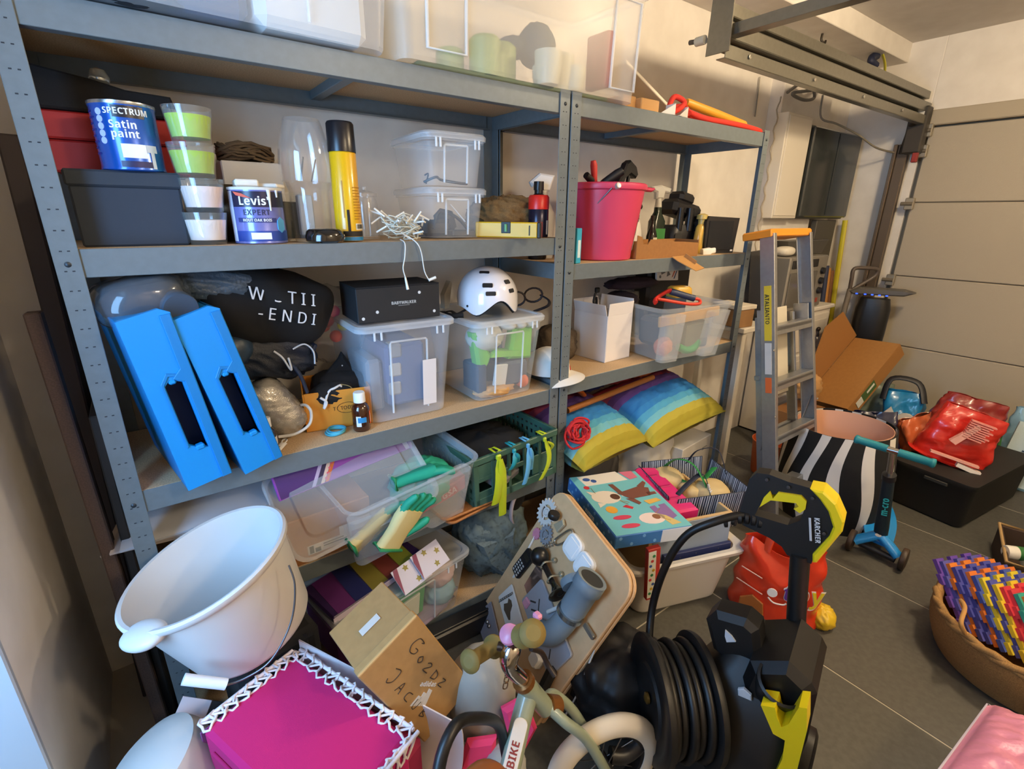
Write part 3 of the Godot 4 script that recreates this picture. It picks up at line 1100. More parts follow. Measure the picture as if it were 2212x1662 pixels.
func top_shelf() -> void:
	var y := 1.8002
	# left tub, half out of the picture
	var o := thing("clear_tub", "large clear tub with dark blue and white contents on the top board near the doorway", "storage tub", Vector3(-0.93, y, -0.16), Vector3(0, 2, 0), "big clear tubs on the top boards")
	tub_part(o, 0.66, 0.44, 0.3, clearp("dfe3e6", 0.3), 0.92)
	lid_part(o, 0.66, 0.44, 0.305, clearp("eef2f4", 0.35))
	nb()
	bx(Vector3(-0.13, 0.09, 0.0), Vector3(0.3, 0.16, 0.36), 0.02)
	part(o, "dark_bundle", M("2c3a5a", 0.8))
	nb()
	bx(Vector3(0.15, 0.1, 0.02), Vector3(0.24, 0.18, 0.34), 0.02)
	part(o, "white_bundle", M("dcdcd8", 0.7))
	nb()
	blob(Vector3(-0.18, 0.03, 0.16), Vector3(0.09, 0.025, 0.03), 0.2, 2.0, 4)
	part(o, "black_cloth", M("1b1c20", 0.9))
	# right tub with green jars
	o = thing("clear_tub", "long clear tub with green jars and pale cups inside, across both top boards", "storage tub", Vector3(-0.16, y, -0.13), Vector3(0, 0, 0), "big clear tubs on the top boards")
	nb()
	var w := 0.87
	var h := 0.30
	var d := 0.36
	loft([rr(w * 0.96, d * 0.9, 0.03, 0.002, 5), rr(w * 0.965, d * 0.91, 0.035, 0.012, 5), rr(w, d, 0.04, h - 0.01, 5), rr(w + 0.012, d + 0.012, 0.04, h, 5), rr(w - 0.006, d - 0.006, 0.04, h, 5)], true, false, true, 100)
	part(o, "tub", clearp("efe9dc", 0.3))
	lid_part(o, w, d, h + 0.004, clearp("eef2f4", 0.35))
	for sx in [-0.3, 0.34]:
		nb()
		tube(V3([sx - 0.055, 0.03, 0.172, sx - 0.055, 0.27, 0.182, sx + 0.055, 0.27, 0.182, sx + 0.055, 0.03, 0.172]), 0.005, 6, true)
		part(o, "moulded_rib", M("f6f4ee", 0.35, {"a": 0.5}))
	for q in [[-0.12, 0.045, 0.09], [-0.03, 0.05, 0.1], [-0.2, 0.04, 0.06], [-0.07, 0.045, 0.07]]:
		nb(xf(Vector3(q[0], 0.016, 0.04 + 0.03 * sin(q[0] * 40.0))))
		lathe(V2([0, 0, q[1] * 0.9, 0.002, q[1], 0.02, q[1], q[2], q[1] * 0.8, q[2] + 0.01, 0, q[2] + 0.012]), 20)
		part(o, "green_jar", M("93a653", 0.5))
	for q in [[0.08, 0.04, 0.09], [0.16, 0.045, 0.1], [0.2, 0.04, 0.07], [0.1, 0.04, 0.06]]:
		nb(xf(Vector3(q[0], 0.016, 0.06 - 0.05 * sin(q[0] * 60.0))))
		lathe(V2([0, 0, q[1] * 0.8, 0.002, q[1], q[2] * 0.5, q[1] * 1.05, q[2], 0, q[2] + 0.004]), 20)
		part(o, "pale_cup", M("c9c6ae", 0.5))
	nb()
	blob(Vector3(0.12, 0.15, 0.0), Vector3(0.055, 0.06, 0.06), 0.12, 2.0, 7)
	blob(Vector3(0.05, 0.14, -0.03), Vector3(0.05, 0.03, 0.05), 0.12, 2.0, 6)
	part(o, "dark_fabric", M("4a5557", 0.9))
	nb()
	bx(Vector3(0.345, 0.13, 0.06), Vector3(0.035, 0.16, 0.1), 0.006)
	part(o, "red_box", M("a8382e", 0.6))
	nb()
	bx(Vector3(0, 0.012, -0.02), Vector3(0.7, 0.012, 0.25), 0.004)
	part(o, "green_cloth", M("7c8a5a", 0.9))
	nb()
	bx(Vector3(0, 0.006, 0), Vector3(0.4, 0.012, 0.17), 0.002)
	solo("white_board", "small white laminated board leaning on the tub on the top shelf", "board", M("e4dcc9", 0.5), Vector3(0.6, y + 0.092, -0.23), Vector3(0, -6, -27))
	# small cartons and clips
	o = thing("small_carton", "small buff cardboard carton at the end of the long tub", "box", Vector3(0.335, y, -0.1))
	carton(o, 0.07, 0.05, 0.08, M("c79a63", 0.8))
	o = thing("small_carton", "flat buff cardboard carton in front of the leaning white board", "box", Vector3(0.42, y, -0.075))
	carton(o, 0.1, 0.045, 0.08, M("cd9f66", 0.8))
	for k in 2:
		o = thing("plastic_clip", ["translucent white plastic bracket nearest the cartons", "translucent white plastic bracket against the red rope"][k], "bracket", Vector3(0.49 + 0.085 * k, y, -0.03), Vector3(0, 20 * k - 8, 0), "white plastic brackets on the top shelf")
		nb()
		bx(Vector3(0, 0.001, 0), Vector3(0.07, 0.002, 0.05), 0.0005)
		bx(Vector3(0.034, 0.02, 0), Vector3(0.002, 0.038, 0.05), 0.0005)
		prism(P2([-0.034, 0.002, 0.034, 0.002, 0.034, 0.038]), 0.002, 0.0, 0.024)
		part(o, "bracket", M("e2e0da", 0.35, {"a": 0.75}))
	# skipping rope
	o = thing("skipping_rope", "red skipping rope with a yellow wooden handle on the top shelf", "rope", Vector3(0.85, y, -0.06))
	nb()
	tube(smooth(V3([-0.3, 0.02, 0.0, -0.27, 0.075, 0.0, -0.23, 0.06, 0.02, -0.27, 0.03, 0.03, -0.31, 0.012, 0.01, -0.24, 0.045, -0.02, -0.2, 0.05, 0.0, -0.22, 0.02, 0.04])), 0.01, 8)
	tube(smooth(V3([-0.2, 0.03, 0.02, -0.12, 0.012, 0.045, 0.05, 0.011, 0.05, 0.2, 0.011, 0.045, 0.34, 0.011, 0.02, 0.3, 0.012, -0.02, 0.22, 0.014, -0.06, 0.1, 0.022, -0.07, 0.0, 0.028, -0.06, -0.1, 0.026, -0.05])), 0.011, 8)
	part(o, "rope", M("d63222", 0.8, {"nrm": "weave", "ts": 20.0}))
	nb()
	tube(V3([-0.19, 0.068, 0.0, -0.18, 0.066, 0.0, 0.0, 0.046, 0.01, 0.2, 0.024, 0.02, 0.21, 0.022, 0.02]), [0.012, 0.016, 0.017, 0.016, 0.012], 12)
	part(o, "handle", M("d99b2c", 0.45))


func shelf_two_right() -> void:
	var y := 1.283
	var o: Node3D
	# turquoise carton beside the post
	nb()
	bx(Vector3(0, 0.06, 0), Vector3(0.03, 0.12, 0.09), 0.002)
	o = thing("thin_carton", "thin turquoise carton standing beside the post and the pink bucket", "box", Vector3(0.068, y, -0.055), Vector3(0, 12, 0))
	part(o, "carton_body", M("2b9fc4", 0.6))
	nb()
	bx(Vector3(0.0, 0.05, 0.0455), Vector3(0.016, 0.06, 0.001), 0.0003)
	part(o, "print_patch", M("cfe4ea", 0.6))
	# pink bucket
	o = thing("bucket", "pink translucent plastic bucket with tools sticking out of it", "bucket", Vector3(0.31, y, -0.14), Vector3(0, -10, 0))
	nb()
	lathe(V2([0, 0, 0.118, 0, 0.124, 0.004, 0.126, 0.03, 0.158, 0.25, 0.166, 0.254, 0.168, 0.262, 0.166, 0.272, 0.16, 0.276, 0.153, 0.27, 0.122, 0.03, 0.118, 0.006, 0, 0.006]), 48)
	part(o, "bucket_body", M("cf3f62", 0.35, {"back": 0.25}))
	nb()
	tube(V3([0.15, 0.262, 0.05, 0.18, 0.258, 0.07, 0.19, 0.262, 0.075]), [0.02, 0.016, 0.008], 8, false, 0.5)
	part(o, "spout", M("cf3f62", 0.35))
	nb()
	var hp := PackedVector3Array()
	for i in 13:
		var a := PI * i / 12.0
		hp.append(Vector3(-0.12 + 0.02 * sin(a), 0.255 - 0.1 * sin(a) , 0.12 - 0.245 * i / 12.0 + 0.0).rotated(Vector3.UP, 0.35) + Vector3(-0.045 * sin(a), 0, 0))
	tube(hp, 0.0025, 6)
	part(o, "wire_handle", M("8e8a88", 0.3, {"m": 0.9}))
	nb(xf(Vector3(-0.05, 0.262, 0.156), Vector3(70, 0, 0)))
	lathe(V2([0, -0.01, 0.01, -0.008, 0.012, 0, 0.01, 0.008, 0, 0.01]), 14)
	part(o, "pivot", M("b9aca8", 0.3, {"m": 0.4}))
	# white label on the slanted side
	nb(xf(Vector3(0.1485, 0.12, 0.026), Vector3(0, 78, -8.2)))
	nb()
	for k in 10:
		var t0 := 0.035 + 0.013 * k
		var r0 := 0.1265 + 0.032 * (t0 - 0.03) / 0.22
		var r1 := 0.1265 + 0.032 * (t0 + 0.013 - 0.03) / 0.22
		var hw := 0.21 if k < 8 else (0.18 if k == 8 else 0.1)
		lathe([Vector2(r0 + 0.0008, t0), Vector2(r1 + 0.0008, t0 + 0.013)], 5, 0.95 - hw, 0.95 + hw)
	part(o, "label_patch", M("ece4e0", 0.5))
	nb()
	for q in [[0.037, 0.058, 0.8, 0.95], [0.09, 0.115, 0.85, 1.05]]:
		var r0: float = 0.1275 + 0.032 * (q[0] - 0.03) / 0.22
		var r1: float = 0.1275 + 0.032 * (q[1] - 0.03) / 0.22
		lathe([Vector2(r0 + 0.0005, q[0]), Vector2(r1 + 0.0005, q[1])], 4, q[2], q[3])
	part(o, "label_print", M("4b4668", 0.6)).set_meta("kind", "stuff")
	nb()
	lathe([Vector2(0.1275 + 0.0165 + 0.0008, 0.14), Vector2(0.1275 + 0.019 + 0.0008, 0.155)], 4, 0.85, 1.05)
	part(o, "red_print", M("c63d45", 0.6))
	# tools in the bucket
	nb()
	tube(V3([0.02, -0.14, 0.0, -0.004, 0.02, 0, -0.01, 0.06, 0, -0.014, 0.075, 0]), [0.008, 0.011, 0.013, 0.009], 10)
	solo("screwdriver", "red rubber tool handle standing up out of the pink bucket", "tool", M("c32a2c", 0.5), Vector3(0.225, y + 0.275, -0.1))
	nb()
	tube(V3([-0.03, -0.07, -0.05, 0.02, 0.0, 0.0, 0.055, 0.03, 0.025, 0.07, 0.04, 0.035]), [0.012, 0.015, 0.016, 0.015], 12)
	o = thing("torch", "black round tool handle lying over the rim of the pink bucket", "tool", Vector3(0.215, y + 0.275, -0.06))
	part(o, "handle", M("17171a", 0.45))
	nb(xf(Vector3(0.071, 0.0407, 0.0357), Vector3(30, 58, 0)))
	prism(rrect2(0.012, 0.005, 0.0024), 0.002)
	part(o, "maker_mark", M("c8c6c6", 0.5))
	nb()
	tube(V3([0.03, -0.04, -0.02, 0.0, 0.012, 0, -0.03, 0.028, 0.004]), [0.01, 0.014, 0.012], 10)
	solo("tool_grip", "short black tool grip beside the red handle in the bucket", "tool", M("1b1719", 0.5), Vector3(0.205, y + 0.272, -0.1))
	# black trigger sprayer standing in the bucket
	o = thing("trigger_sprayer", "black trigger sprayer head rising behind the pink bucket", "sprayer", Vector3(0.5, y + 0.34, -0.2), Vector3(0, 8, -16))
	nb()
	prism(P2([-0.06, -0.1, -0.02, -0.1, -0.005, -0.035, 0.02, -0.01, 0.066, -0.012, 0.075, 0.006, 0.05, 0.032, 0.0, 0.04, -0.022, 0.02, -0.03, -0.02]), 0.034, 0.006)
	part(o, "sprayer_head", M("17181c", 0.4))
	nb()
	prism(P2([0.022, -0.012, 0.036, -0.012, 0.034, -0.04, 0.026, -0.075, 0.02, -0.074, 0.024, -0.04]), 0.016, 0.003)
	part(o, "trigger", M("131418", 0.4))
	# bottles behind the cardboard tray
	o = thing("spray_bottle", "white spray bottle with a black and green print and dark neck beside the bucket", "bottle", Vector3(0.545, y, -0.17), Vector3(0, 20, 0), "cleaning bottles on the second shelf")
	nb()
	loft([rr(0.08, 0.05, 0.02, 0.0, 5), rr(0.086, 0.055, 0.025, 0.01, 5), rr(0.086, 0.055, 0.025, 0.09, 5), rr(0.06, 0.045, 0.02, 0.125, 5), rr(0.032, 0.032, 0.015, 0.16, 5), rr(0.03, 0.03, 0.014, 0.18, 5)])
	part(o, "bottle_body", M("dcd8d2", 0.4))
	nb()
	prism(P2([-0.02, 0.178, 0.02, 0.178, 0.024, 0.2, 0.05, 0.19, 0.052, 0.205, 0.02, 0.226, -0.02, 0.222, -0.028, 0.2]), 0.026, 0.005)
	part(o, "trigger_head", M("1d1f20", 0.4))
	printed(o, "red_print", [P2([-0.028, 0.03, 0.028, 0.03, 0.028, 0.04, -0.028, 0.043]), P2([-0.028, 0.055, 0.02, 0.06, 0.02, 0.068, -0.028, 0.064])], M("b4463f", 0.6), xf(Vector3(0, 0, 0.0278)))
	o = thing("spray_bottle", "clear trigger spray bottle of dark green liquid behind the cardboard tray", "bottle", Vector3(0.735, y, -0.205), Vector3(0, -15, 0), "cleaning bottles on the second shelf")
	nb()
	loft([rr(0.07, 0.05, 0.02, 0.0, 5), rr(0.075, 0.055, 0.024, 0.01, 5), rr(0.075, 0.055, 0.024, 0.14, 5), rr(0.034, 0.034, 0.016, 0.18, 5), rr(0.032, 0.032, 0.015, 0.2, 5)])
	part(o, "bottle_body", M("16241a", 0.15))
	nb()
	tube(V3([0, 0.2, 0, 0, 0.24, 0]), [0.016, 0.012], 12)
	prism(P2([-0.02, 0.235, 0.018, 0.235, 0.024, 0.262, 0.05, 0.258, 0.056, 0.278, 0.0, 0.292, -0.05, 0.284, -0.036, 0.266, -0.022, 0.262]), 0.03, 0.006)
	part(o, "trigger_head", M("d5d3c8", 0.35, {"a": 0.7}))
	printed(o, "green_label", [P2([-0.03, 0.02, 0.03, 0.02, 0.03, 0.11, -0.03, 0.11])], M("2f7a35", 0.5), xf(Vector3(0, 0, 0.0278)))
	o = thing("dark_bottle", "small dark sauce bottle with a label between the spray bottles", "bottle", Vector3(0.64, y, -0.15), Vector3.ZERO)
	bottle(o, [0, 0, 0.021, 0, 0.023, 0.004, 0.023, 0.08, 0.018, 0.1, 0.009, 0.125, 0.008, 0.145, 0.011, 0.146, 0.011, 0.165, 0, 0.166], M("120d0a", 0.12))
	nb()
	cpatch(0.0234, 0.02, 0.05, -0.6, 0.6)
	part(o, "label_patch", M("7a6a50", 0.5))
	nb()
	cpatch(0.0236, 0.06, 0.075, -0.6, 0.6)
	part(o, "neck_label", M("c9bfa8", 0.5))
	o = thing("black_bottle", "matt black cleaner bottle with a slanted neck beside the white spray bottle", "bottle", Vector3(0.585, y, -0.235))
	nb()
	loft([rr(0.06, 0.04, 0.015, 0.0, 5), rr(0.065, 0.045, 0.02, 0.01, 5), rr(0.06, 0.045, 0.02, 0.11, 5), rr(0.03, 0.03, 0.012, 0.16, 5, 0.01), rr(0.026, 0.026, 0.012, 0.2, 5, 0.014)])
	part(o, "bottle_body", M("14161a", 0.35))
	nb()
	prism(P2([-0.01, 0.195, 0.03, 0.195, 0.04, 0.22, 0.0, 0.235, -0.03, 0.225, -0.03, 0.21]), 0.024, 0.004)
	part(o, "trigger_head", M("101114", 0.35))
	# black air pump
	o = thing("air_pump", "bulky black electric air pump with hoses behind the cardboard tray", "pump", Vector3(0.925, y, -0.225), Vector3(0, -6, 0))
	nb()
	loft([rr(0.2, 0.13, 0.03, 0.0, 5), rr(0.21, 0.14, 0.035, 0.015, 5), rr(0.21, 0.14, 0.035, 0.095, 5), rr(0.17, 0.12, 0.035, 0.125, 5)])
	part(o, "pump_body", M("1a1a1d", 0.45))
	nb()
	X = xf(Vector3(0.0, 0.19, 0.0), Vector3(0, 0, -12))
	bx(Vector3(0, 0, 0), Vector3(0.19, 0.07, 0.11), 0.018)
	bx(Vector3(-0.01, 0.05, 0), Vector3(0.1, 0.05, 0.09), 0.015)
	X = Transform3D()
	part(o, "motor_block", M("151518", 0.4))
	nb()
	tube(V3([-0.06, 0.1, 0.055, -0.06, 0.2, 0.06]), 0.016, 12)
	tube(V3([0.0, 0.1, 0.058, 0.0, 0.2, 0.064]), 0.02, 12)
	part(o, "cylinder", M("101013", 0.35))
	nb()
	tube(smooth(V3([0.06, 0.17, 0.06, 0.1, 0.15, 0.075, 0.1, 0.09, 0.08, 0.05, 0.075, 0.085, 0.02, 0.1, 0.08])), 0.008, 8)
	part(o, "hose", M("0f0f11", 0.4))
	nb()
	bx(Vector3(-0.07, 0.06, 0.0705), Vector3(0.045, 0.06, 0.002), 0.0008)
	part(o, "badge", M("2c2d2e", 0.4))
	# cardboard tray and its torn flap
	var cb := M("9a6a38", 0.85, {"tex": "soft", "ts": 4.0})
	o = thing("cardboard_tray", "torn shallow cardboard tray hanging over the shelf edge below the spray bottles", "tray", Vector3(0.6, y + 0.0, -0.085), Vector3(0, -4, 0))
	nb()
	bx(Vector3(0, 0.002, 0), Vector3(0.37, 0.003, 0.13), 0.001)
	part(o, "tray_floor", cb)
	for q in [[0, 0.064, 0.37, 0], [0, -0.064, 0.37, 0], [0.185, 0, 0.13, 90], [-0.185, 0, 0.13, 90]]:
		nb(xf(Vector3(q[0], 0, q[1]), Vector3(0, q[3], 0)))
		if q[1] > 0.01:
			prism(P2([-0.185, 0.0, 0.185, 0.0, 0.185, 0.056, 0.09, 0.062, 0.02, 0.064, 0.01, 0.07, -0.11, 0.074, -0.125, 0.055, -0.15, 0.056, -0.16, 0.084, -0.185, 0.09]), 0.003)
		else:
			bx(Vector3(0, 0.034, 0), Vector3(q[2], 0.068, 0.003), 0.001)
		part(o, "tray_side", cb)
	nb()
	prism(P2([-0.06, 0, 0.05, 0, 0.052, -0.03, 0.06, -0.1, -0.03, -0.11, -0.06, -0.03]), 0.003)
	var f := part(o, "torn_flap", M("b98a50", 0.85))
	f.transform = xf(Vector3(0.06, 0.004, 0.072), Vector3(-62, 12, 0))
	nb()
	bx(Vector3(0, -0.03, 0.003), Vector3(0.003, 0.06, 0.02), 0.001)
	part(o, "torn_fold", M("a87a44", 0.85)).transform = xf(Vector3(0.09, 0.004, 0.075), Vector3(-62, 12, 0))
	# yellow bottle, adapter, black speaker
	o = thing("shampoo_bottle", "honey yellow translucent bottle beside the black speaker", "bottle", Vector3(0.945, y, -0.115), Vector3(0, 10, 0))
	nb()
	loft([rr(0.06, 0.036, 0.014, 0.0, 5), rr(0.07, 0.042, 0.018, 0.012, 5), rr(0.07, 0.042, 0.018, 0.07, 5), rr(0.055, 0.038, 0.016, 0.115, 5), rr(0.03, 0.028, 0.012, 0.13, 5)])
	part(o, "bottle_body", M("c7a04a", 0.25))
	bottle(o, [0, 0.13, 0.016, 0.13, 0.017, 0.15, 0.025, 0.152, 0.024, 0.17, 0.01, 0.176, 0, 0.176], M("b9a25a", 0.35), "cap")
	printed(o, "label_patch", [circ(0.022, 16, 0.0, 0.065, 0.038)], M("8f8350", 0.5), xf(Vector3(0, 0, 0.0214)))
	o = thing("plug_adapter", "small white plug adapter lying before the black speaker", "adapter", Vector3(0.925, y + 0.012, -0.05), Vector3(0, -18, 8))
	nb()
	loft([rr(0.03, 0.022, 0.006, 0, 4), rr(0.034, 0.026, 0.008, 0.006, 4), rr(0.034, 0.026, 0.008, 0.04, 4), rr(0.026, 0.02, 0.008, 0.05, 4), rr(0.024, 0.018, 0.007, 0.07, 4)])
	var q2 := part(o, "adapter_body", M("e5e2da", 0.4))
	q2.transform = xf(Vector3(-0.035, 0, 0), Vector3(0, 0, -90))
	o = thing("speaker", "black wedge shaped loudspeaker box at the end of the second shelf", "speaker", Vector3(1.045, y, -0.11), Vector3(0, -12, 0))
	nb()
	prism(P2([-0.095, 0, 0.085, 0, 0.1, 0.158, -0.09, 0.165, -0.102, 0.14, -0.1, 0.07]), 0.1, 0.004)
	part(o, "speaker_body", M("17171a", 0.5))
	nb()
	bx(Vector3(0.072, 0.012, 0.0505), Vector3(0.014, 0.008, 0.001), 0.0003)
	part(o, "maker_mark", M("d8d3cc", 0.5))
	nb()
	bx(Vector3(-0.01, 0.08, 0.051), Vector3(0.15, 0.13, 0.003), 0.001)
	part(o, "cloth_front", M("101012", 0.95))
	# white sprayer half behind the posts
	o = thing("spray_bottle", "white trigger spray bottle half hidden behind the twin posts", "bottle", Vector3(0.125, y, -0.27), Vector3(0, 160, 0), "cleaning bottles on the second shelf")
	nb()
	loft([rr(0.08, 0.05, 0.02, 0.0, 5), rr(0.085, 0.055, 0.024, 0.01, 5), rr(0.085, 0.055, 0.024, 0.17, 5), rr(0.034, 0.034, 0.016, 0.22, 5), rr(0.03, 0.03, 0.014, 0.25, 5)])
	part(o, "bottle_body", M("d9d7d2", 0.4))
	nb()
	prism(P2([-0.02, 0.248, 0.018, 0.248, 0.024, 0.275, 0.05, 0.262, 0.06, 0.28, 0.02, 0.312, -0.04, 0.305, -0.03, 0.28]), 0.028, 0.006)
	part(o, "trigger_head", M("e3e1dc", 0.4))


func crate_blue(label: String, p: Vector3, r: Vector3) -> void:
	# folded flat crate standing on edge: w across, h tall, d thick
	var o := thing("folding_crate", label, "crate", p, r, "two blue folding crates")
	var bl := M("0f86cc", 0.4)
	var bl2 := M("0b76b6", 0.45)
	var w := 0.095
	var h := 0.40
	nb()
	var outer := P2([-w * 0.5, 0, w * 0.5, 0, w * 0.5, h, w * 0.3, h + 0.012, -w * 0.5, h + 0.004])
	var hole := P2([0.0, 0.095, 0.022, 0.085, 0.022, 0.25, 0.0, 0.262, -0.012, 0.25, -0.012, 0.105])
	prism_holed(outer, hole, 0.012, 0.0)
	part(o, "crate_panel", bl).position = Vector3(0, 0, 0.165)
	nb()
	bx(Vector3(-w * 0.5 + 0.003, h * 0.5, 0), Vector3(0.006, h, 0.32), 0.002)
	bx(Vector3(w * 0.5 - 0.003, h * 0.5, 0), Vector3(0.006, h, 0.32), 0.002)
	bx(Vector3(0, 0.003, 0), Vector3(w, 0.006, 0.32), 0.002)
	bx(Vector3(-0.005, h, 0), Vector3(w - 0.01, 0.006, 0.32), 0.002)
	bx(Vector3(0, h * 0.5, -0.16), Vector3(w, h, 0.006), 0.002)
	part(o, "crate_shell", bl2)
	nb()
	prism(P2([0.026, 0.0, 0.046, 0.0, 0.046, 0.398, 0.026, 0.398, 0.026, 0.28, 0.006, 0.262, 0.026, 0.25]), 0.006, 0.001, 0.1725)
	part(o, "raised_rail", bl2)
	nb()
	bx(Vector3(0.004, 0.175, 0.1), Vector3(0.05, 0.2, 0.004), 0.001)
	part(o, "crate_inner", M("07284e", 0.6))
	nb()
	bx(Vector3(0.007, 0.092, 0.166), Vector3(0.018, 0.012, 0.018), 0.003)
	part(o, "latch", bl)
	nb()
	bx(Vector3(0.004, 0.256, 0.166), Vector3(0.014, 0.01, 0.018), 0.003)
	part(o, "latch", bl)
	nb()
	prism(P2([-0.018, 0.1, -0.013, 0.102, -0.013, 0.252, 0.0, 0.27, 0.024, 0.262, 0.024, 0.268, -0.002, 0.278, -0.019, 0.256]), 0.004, 0.001, 0.172)
	part(o, "grip_rim", bl2)


func shelf_three_left() -> void:
	var y := 0.8352
	var o: Node3D
	crate_blue("blue folded plastic crate nearest the corner post, leaning out over the edge", Vector3(-1.165, y + 0.008, -0.115), Vector3(0, 9, 8))
	crate_blue("blue folded plastic crate beside the black tote bag", Vector3(-1.045, y + 0.006, -0.135), Vector3(0, 9, 12))
	# grey slippers in a clear blister, lying on the crates
	o = thing("blister_pack", "clear blister pack with grey felt inside lying on the blue crates", "package", Vector3(-1.185, y + 0.395, -0.06), Vector3(0, 10, 10))
	nb()
	blob(Vector3(0, 0.035, 0), Vector3(0.075, 0.045, 0.07), 0.12, 1.6, 21, 2.6)
	part(o, "felt_lump", M("39424e", 0.95, {"nrm": "weave", "ts": 8.0}))
	nb()
	blob(Vector3(0, 0.032, 0), Vector3(0.09, 0.052, 0.082), 0.06, 1.2, 22, 3.0)
	part(o, "blister", M("aeb8c2", 0.12, {"a": 0.06}))
	nb()
	bx(Vector3(0.012, -0.018, 0.082), Vector3(0.09, 0.012, 0.004), 0.001)
	part(o, "pale_label", M("b8bcbe", 0.5))
	o = thing("grey_disc", "round grey felt disc standing against the shelf above the crates", "disc", Vector3(-1.128, y + 0.41, 0.0), Vector3(8, 14, 4))
	nb()
	X = xf(Vector3.ZERO, Vector3(90, 0, 0))
	lathe(V2([0, -0.02, 0.034, -0.02, 0.036, -0.016, 0.036, 0.012, 0.034, 0.016, 0, 0.015]), 32)
	X = Transform3D()
	part(o, "disc", M("3a4757", 0.9, {"nrm": "weave", "ts": 10.0}))
	nb()
	blob(Vector3(0, 0, 0), Vector3(0.14, 0.045, 0.07), 0.16, 1.8, 25, 2.6, 48, 28)
	solo("grey_rain_cape", "crumpled blue grey plastic cape stuffed under the second shelf", "rain cape", M("46535f", 0.45, {"nrm": "normal", "ns": 0.6, "ts": 2.0}), Vector3(-1.06, y + 0.445, -0.15), Vector3(0, 0, -8))
	# black tote bag
	o = thing("tote_bag", "black cotton tote bag with thin white lettering, lying stuffed on its side", "bag", Vector3(-0.93, y + 0.37, -0.19), Vector3(0, 10, -15))
	nb()
	sheet(34, 22, func(u: float, w: float):
		var a: float = u * TAU
		var p := Vector3(cos(a), 0, sin(a))
		var k := pow(pow(absf(p.x), 3.6) + pow(absf(p.z), 3.6), -1.0 / 3.6)
		var b: float = (w - 0.5) * PI
		var sx := 0.17 + 0.025 * w
		var q := Vector3(p.x * k * sx * pow(cos(b), 0.5), sin(b) * 0.105, p.z * k * 0.105 * pow(cos(b), 0.6))
		q.y += 0.014 * sin(q.x * 38.0 + q.z * 22.0) * cos(b) + 0.02 * maxf(0.0, -q.x * 6.0)
		q.z += 0.008 * sin(q.x * 27.0 + q.y * 40.0)
		return q, 0.0, null, true)
	part(o, "bag_body", M("0e0e10", 0.95, {"nrm": "weave", "ts": 10.0, "ns": 0.3}))
	nb()
	tube(smooth(V3([-0.12, 0.07, 0.03, -0.1, 0.12, 0.01, -0.05, 0.125, -0.02, -0.02, 0.1, -0.02])), 0.012, 8, false, 0.3)
	part(o, "strap", M("0d0d0f", 0.95))
	nb()
	blob(Vector3(-0.11, 0.085, 0.02), Vector3(0.05, 0.035, 0.06), 0.25, 2.0, 33)
	part(o, "gathered_top", M("101012", 0.95))
	var wt := M("d7dade", 0.7)
	txt(o, "W  S T I I", 0.032, wt, xf(Vector3(0.01, 0.036, 0.1075), Vector3(-14, 0, 2)), false)
	txt(o, "- E N D I", 0.03, wt, xf(Vector3(0.025, -0.012, 0.1145), Vector3(-2, 0, 0)), false)
	# bag of coloured balls
	o = thing("ball_bag", "clear bag of small bright coloured balls behind the black tote", "bag of balls", Vector3(-0.745, y + 0.24, -0.31), Vector3(0, 0, -18))
	var bc := ["d9c42c", "e05a9c", "d8cf30", "e0532f", "a32431", "c33a3c"]
	var bp := V3([-0.04, 0.105, 0.03, 0.0, 0.085, 0.05, 0.035, 0.05, 0.06, 0.02, 0.01, 0.06, -0.015, 0.055, 0.03, -0.01, 0.03, 0.02])
	for k in 6:
		nb()
		blob(bp[k], Vector3.ONE * (0.019 if k != 4 else 0.03), 0.0, 1.0, 1, 2.0, 18, 12)
		part(o, "ball", M(bc[k], 0.5))
	nb()
	blob(Vector3(0.015, 0.04, 0.02), Vector3(0.1, 0.115, 0.06), 0.12, 1.4, 41, 2.6)
	part(o, "clear_film", M("e2e6ea", 0.12, {"a": 0.05}))
	# navy baby carrier heap with buckles
	o = thing("life_vest", "navy blue padded vest with buckles and white cords behind the wrapped roll", "vest", Vector3(-0.955, y + 0.185, -0.22), Vector3(0, 0, -10))
	nb()
	blob(Vector3(0.0, 0.05, 0.0), Vector3(0.135, 0.065, 0.1), 0.17, 2.0, 51, 2.8, 56, 32)
	part(o, "vest_body", M("151d2c", 0.6, {"nrm": "normal", "ns": 0.5, "ts": 4.0}))
	nb()
	blob(Vector3(-0.085, 0.075, 0.085), Vector3(0.05, 0.05, 0.05), 0.02, 1.0, 2)
	part(o, "rounded_pad", M("25384c", 0.4))
	for k in 5:
		nb()
		bx(Vector3(0.0, 0, 0), Vector3(0.03, 0.022, 0.012), 0.004)
		part(o, "buckle", M("1a2233", 0.3)).transform = xf(Vector3(0.02 + 0.025 * k, 0.115 - 0.018 * absf(k - 2.0), 0.06 + 0.012 * (k % 3)), Vector3(20, 30 * k, 25 * k))
	nb()
	tube(smooth(V3([0.01, 0.075, 0.11, 0.03, 0.06, 0.118, 0.05, 0.03, 0.116, 0.055, 0.028, 0.118, 0.045, 0.06, 0.12])), 0.0028, 6)
	part(o, "white_cord", M("d4d6da", 0.5))
	nb()
	tube(smooth(V3([0.06, 0.08, 0.1, 0.09, 0.095, 0.1, 0.115, 0.075, 0.1, 0.12, 0.04, 0.105])), 0.0025, 6)
	part(o, "white_cord", M("c4c7cc", 0.5))
	nb()
	tube(smooth(V3([0.05, 0.05, 0.1, 0.08, 0.01, 0.11, 0.1, -0.04, 0.12])), 0.014, 8, false, 0.35)
	part(o, "strap", M("1b2740", 0.7))
	# plastic wrapped roll
	o = thing("wrapped_roll", "thick roll wrapped in crinkled clear plastic leaning behind the small bottle", "roll", Vector3(-0.945, y + 0.085, -0.15), Vector3(-18, 20, 28))
	nb()
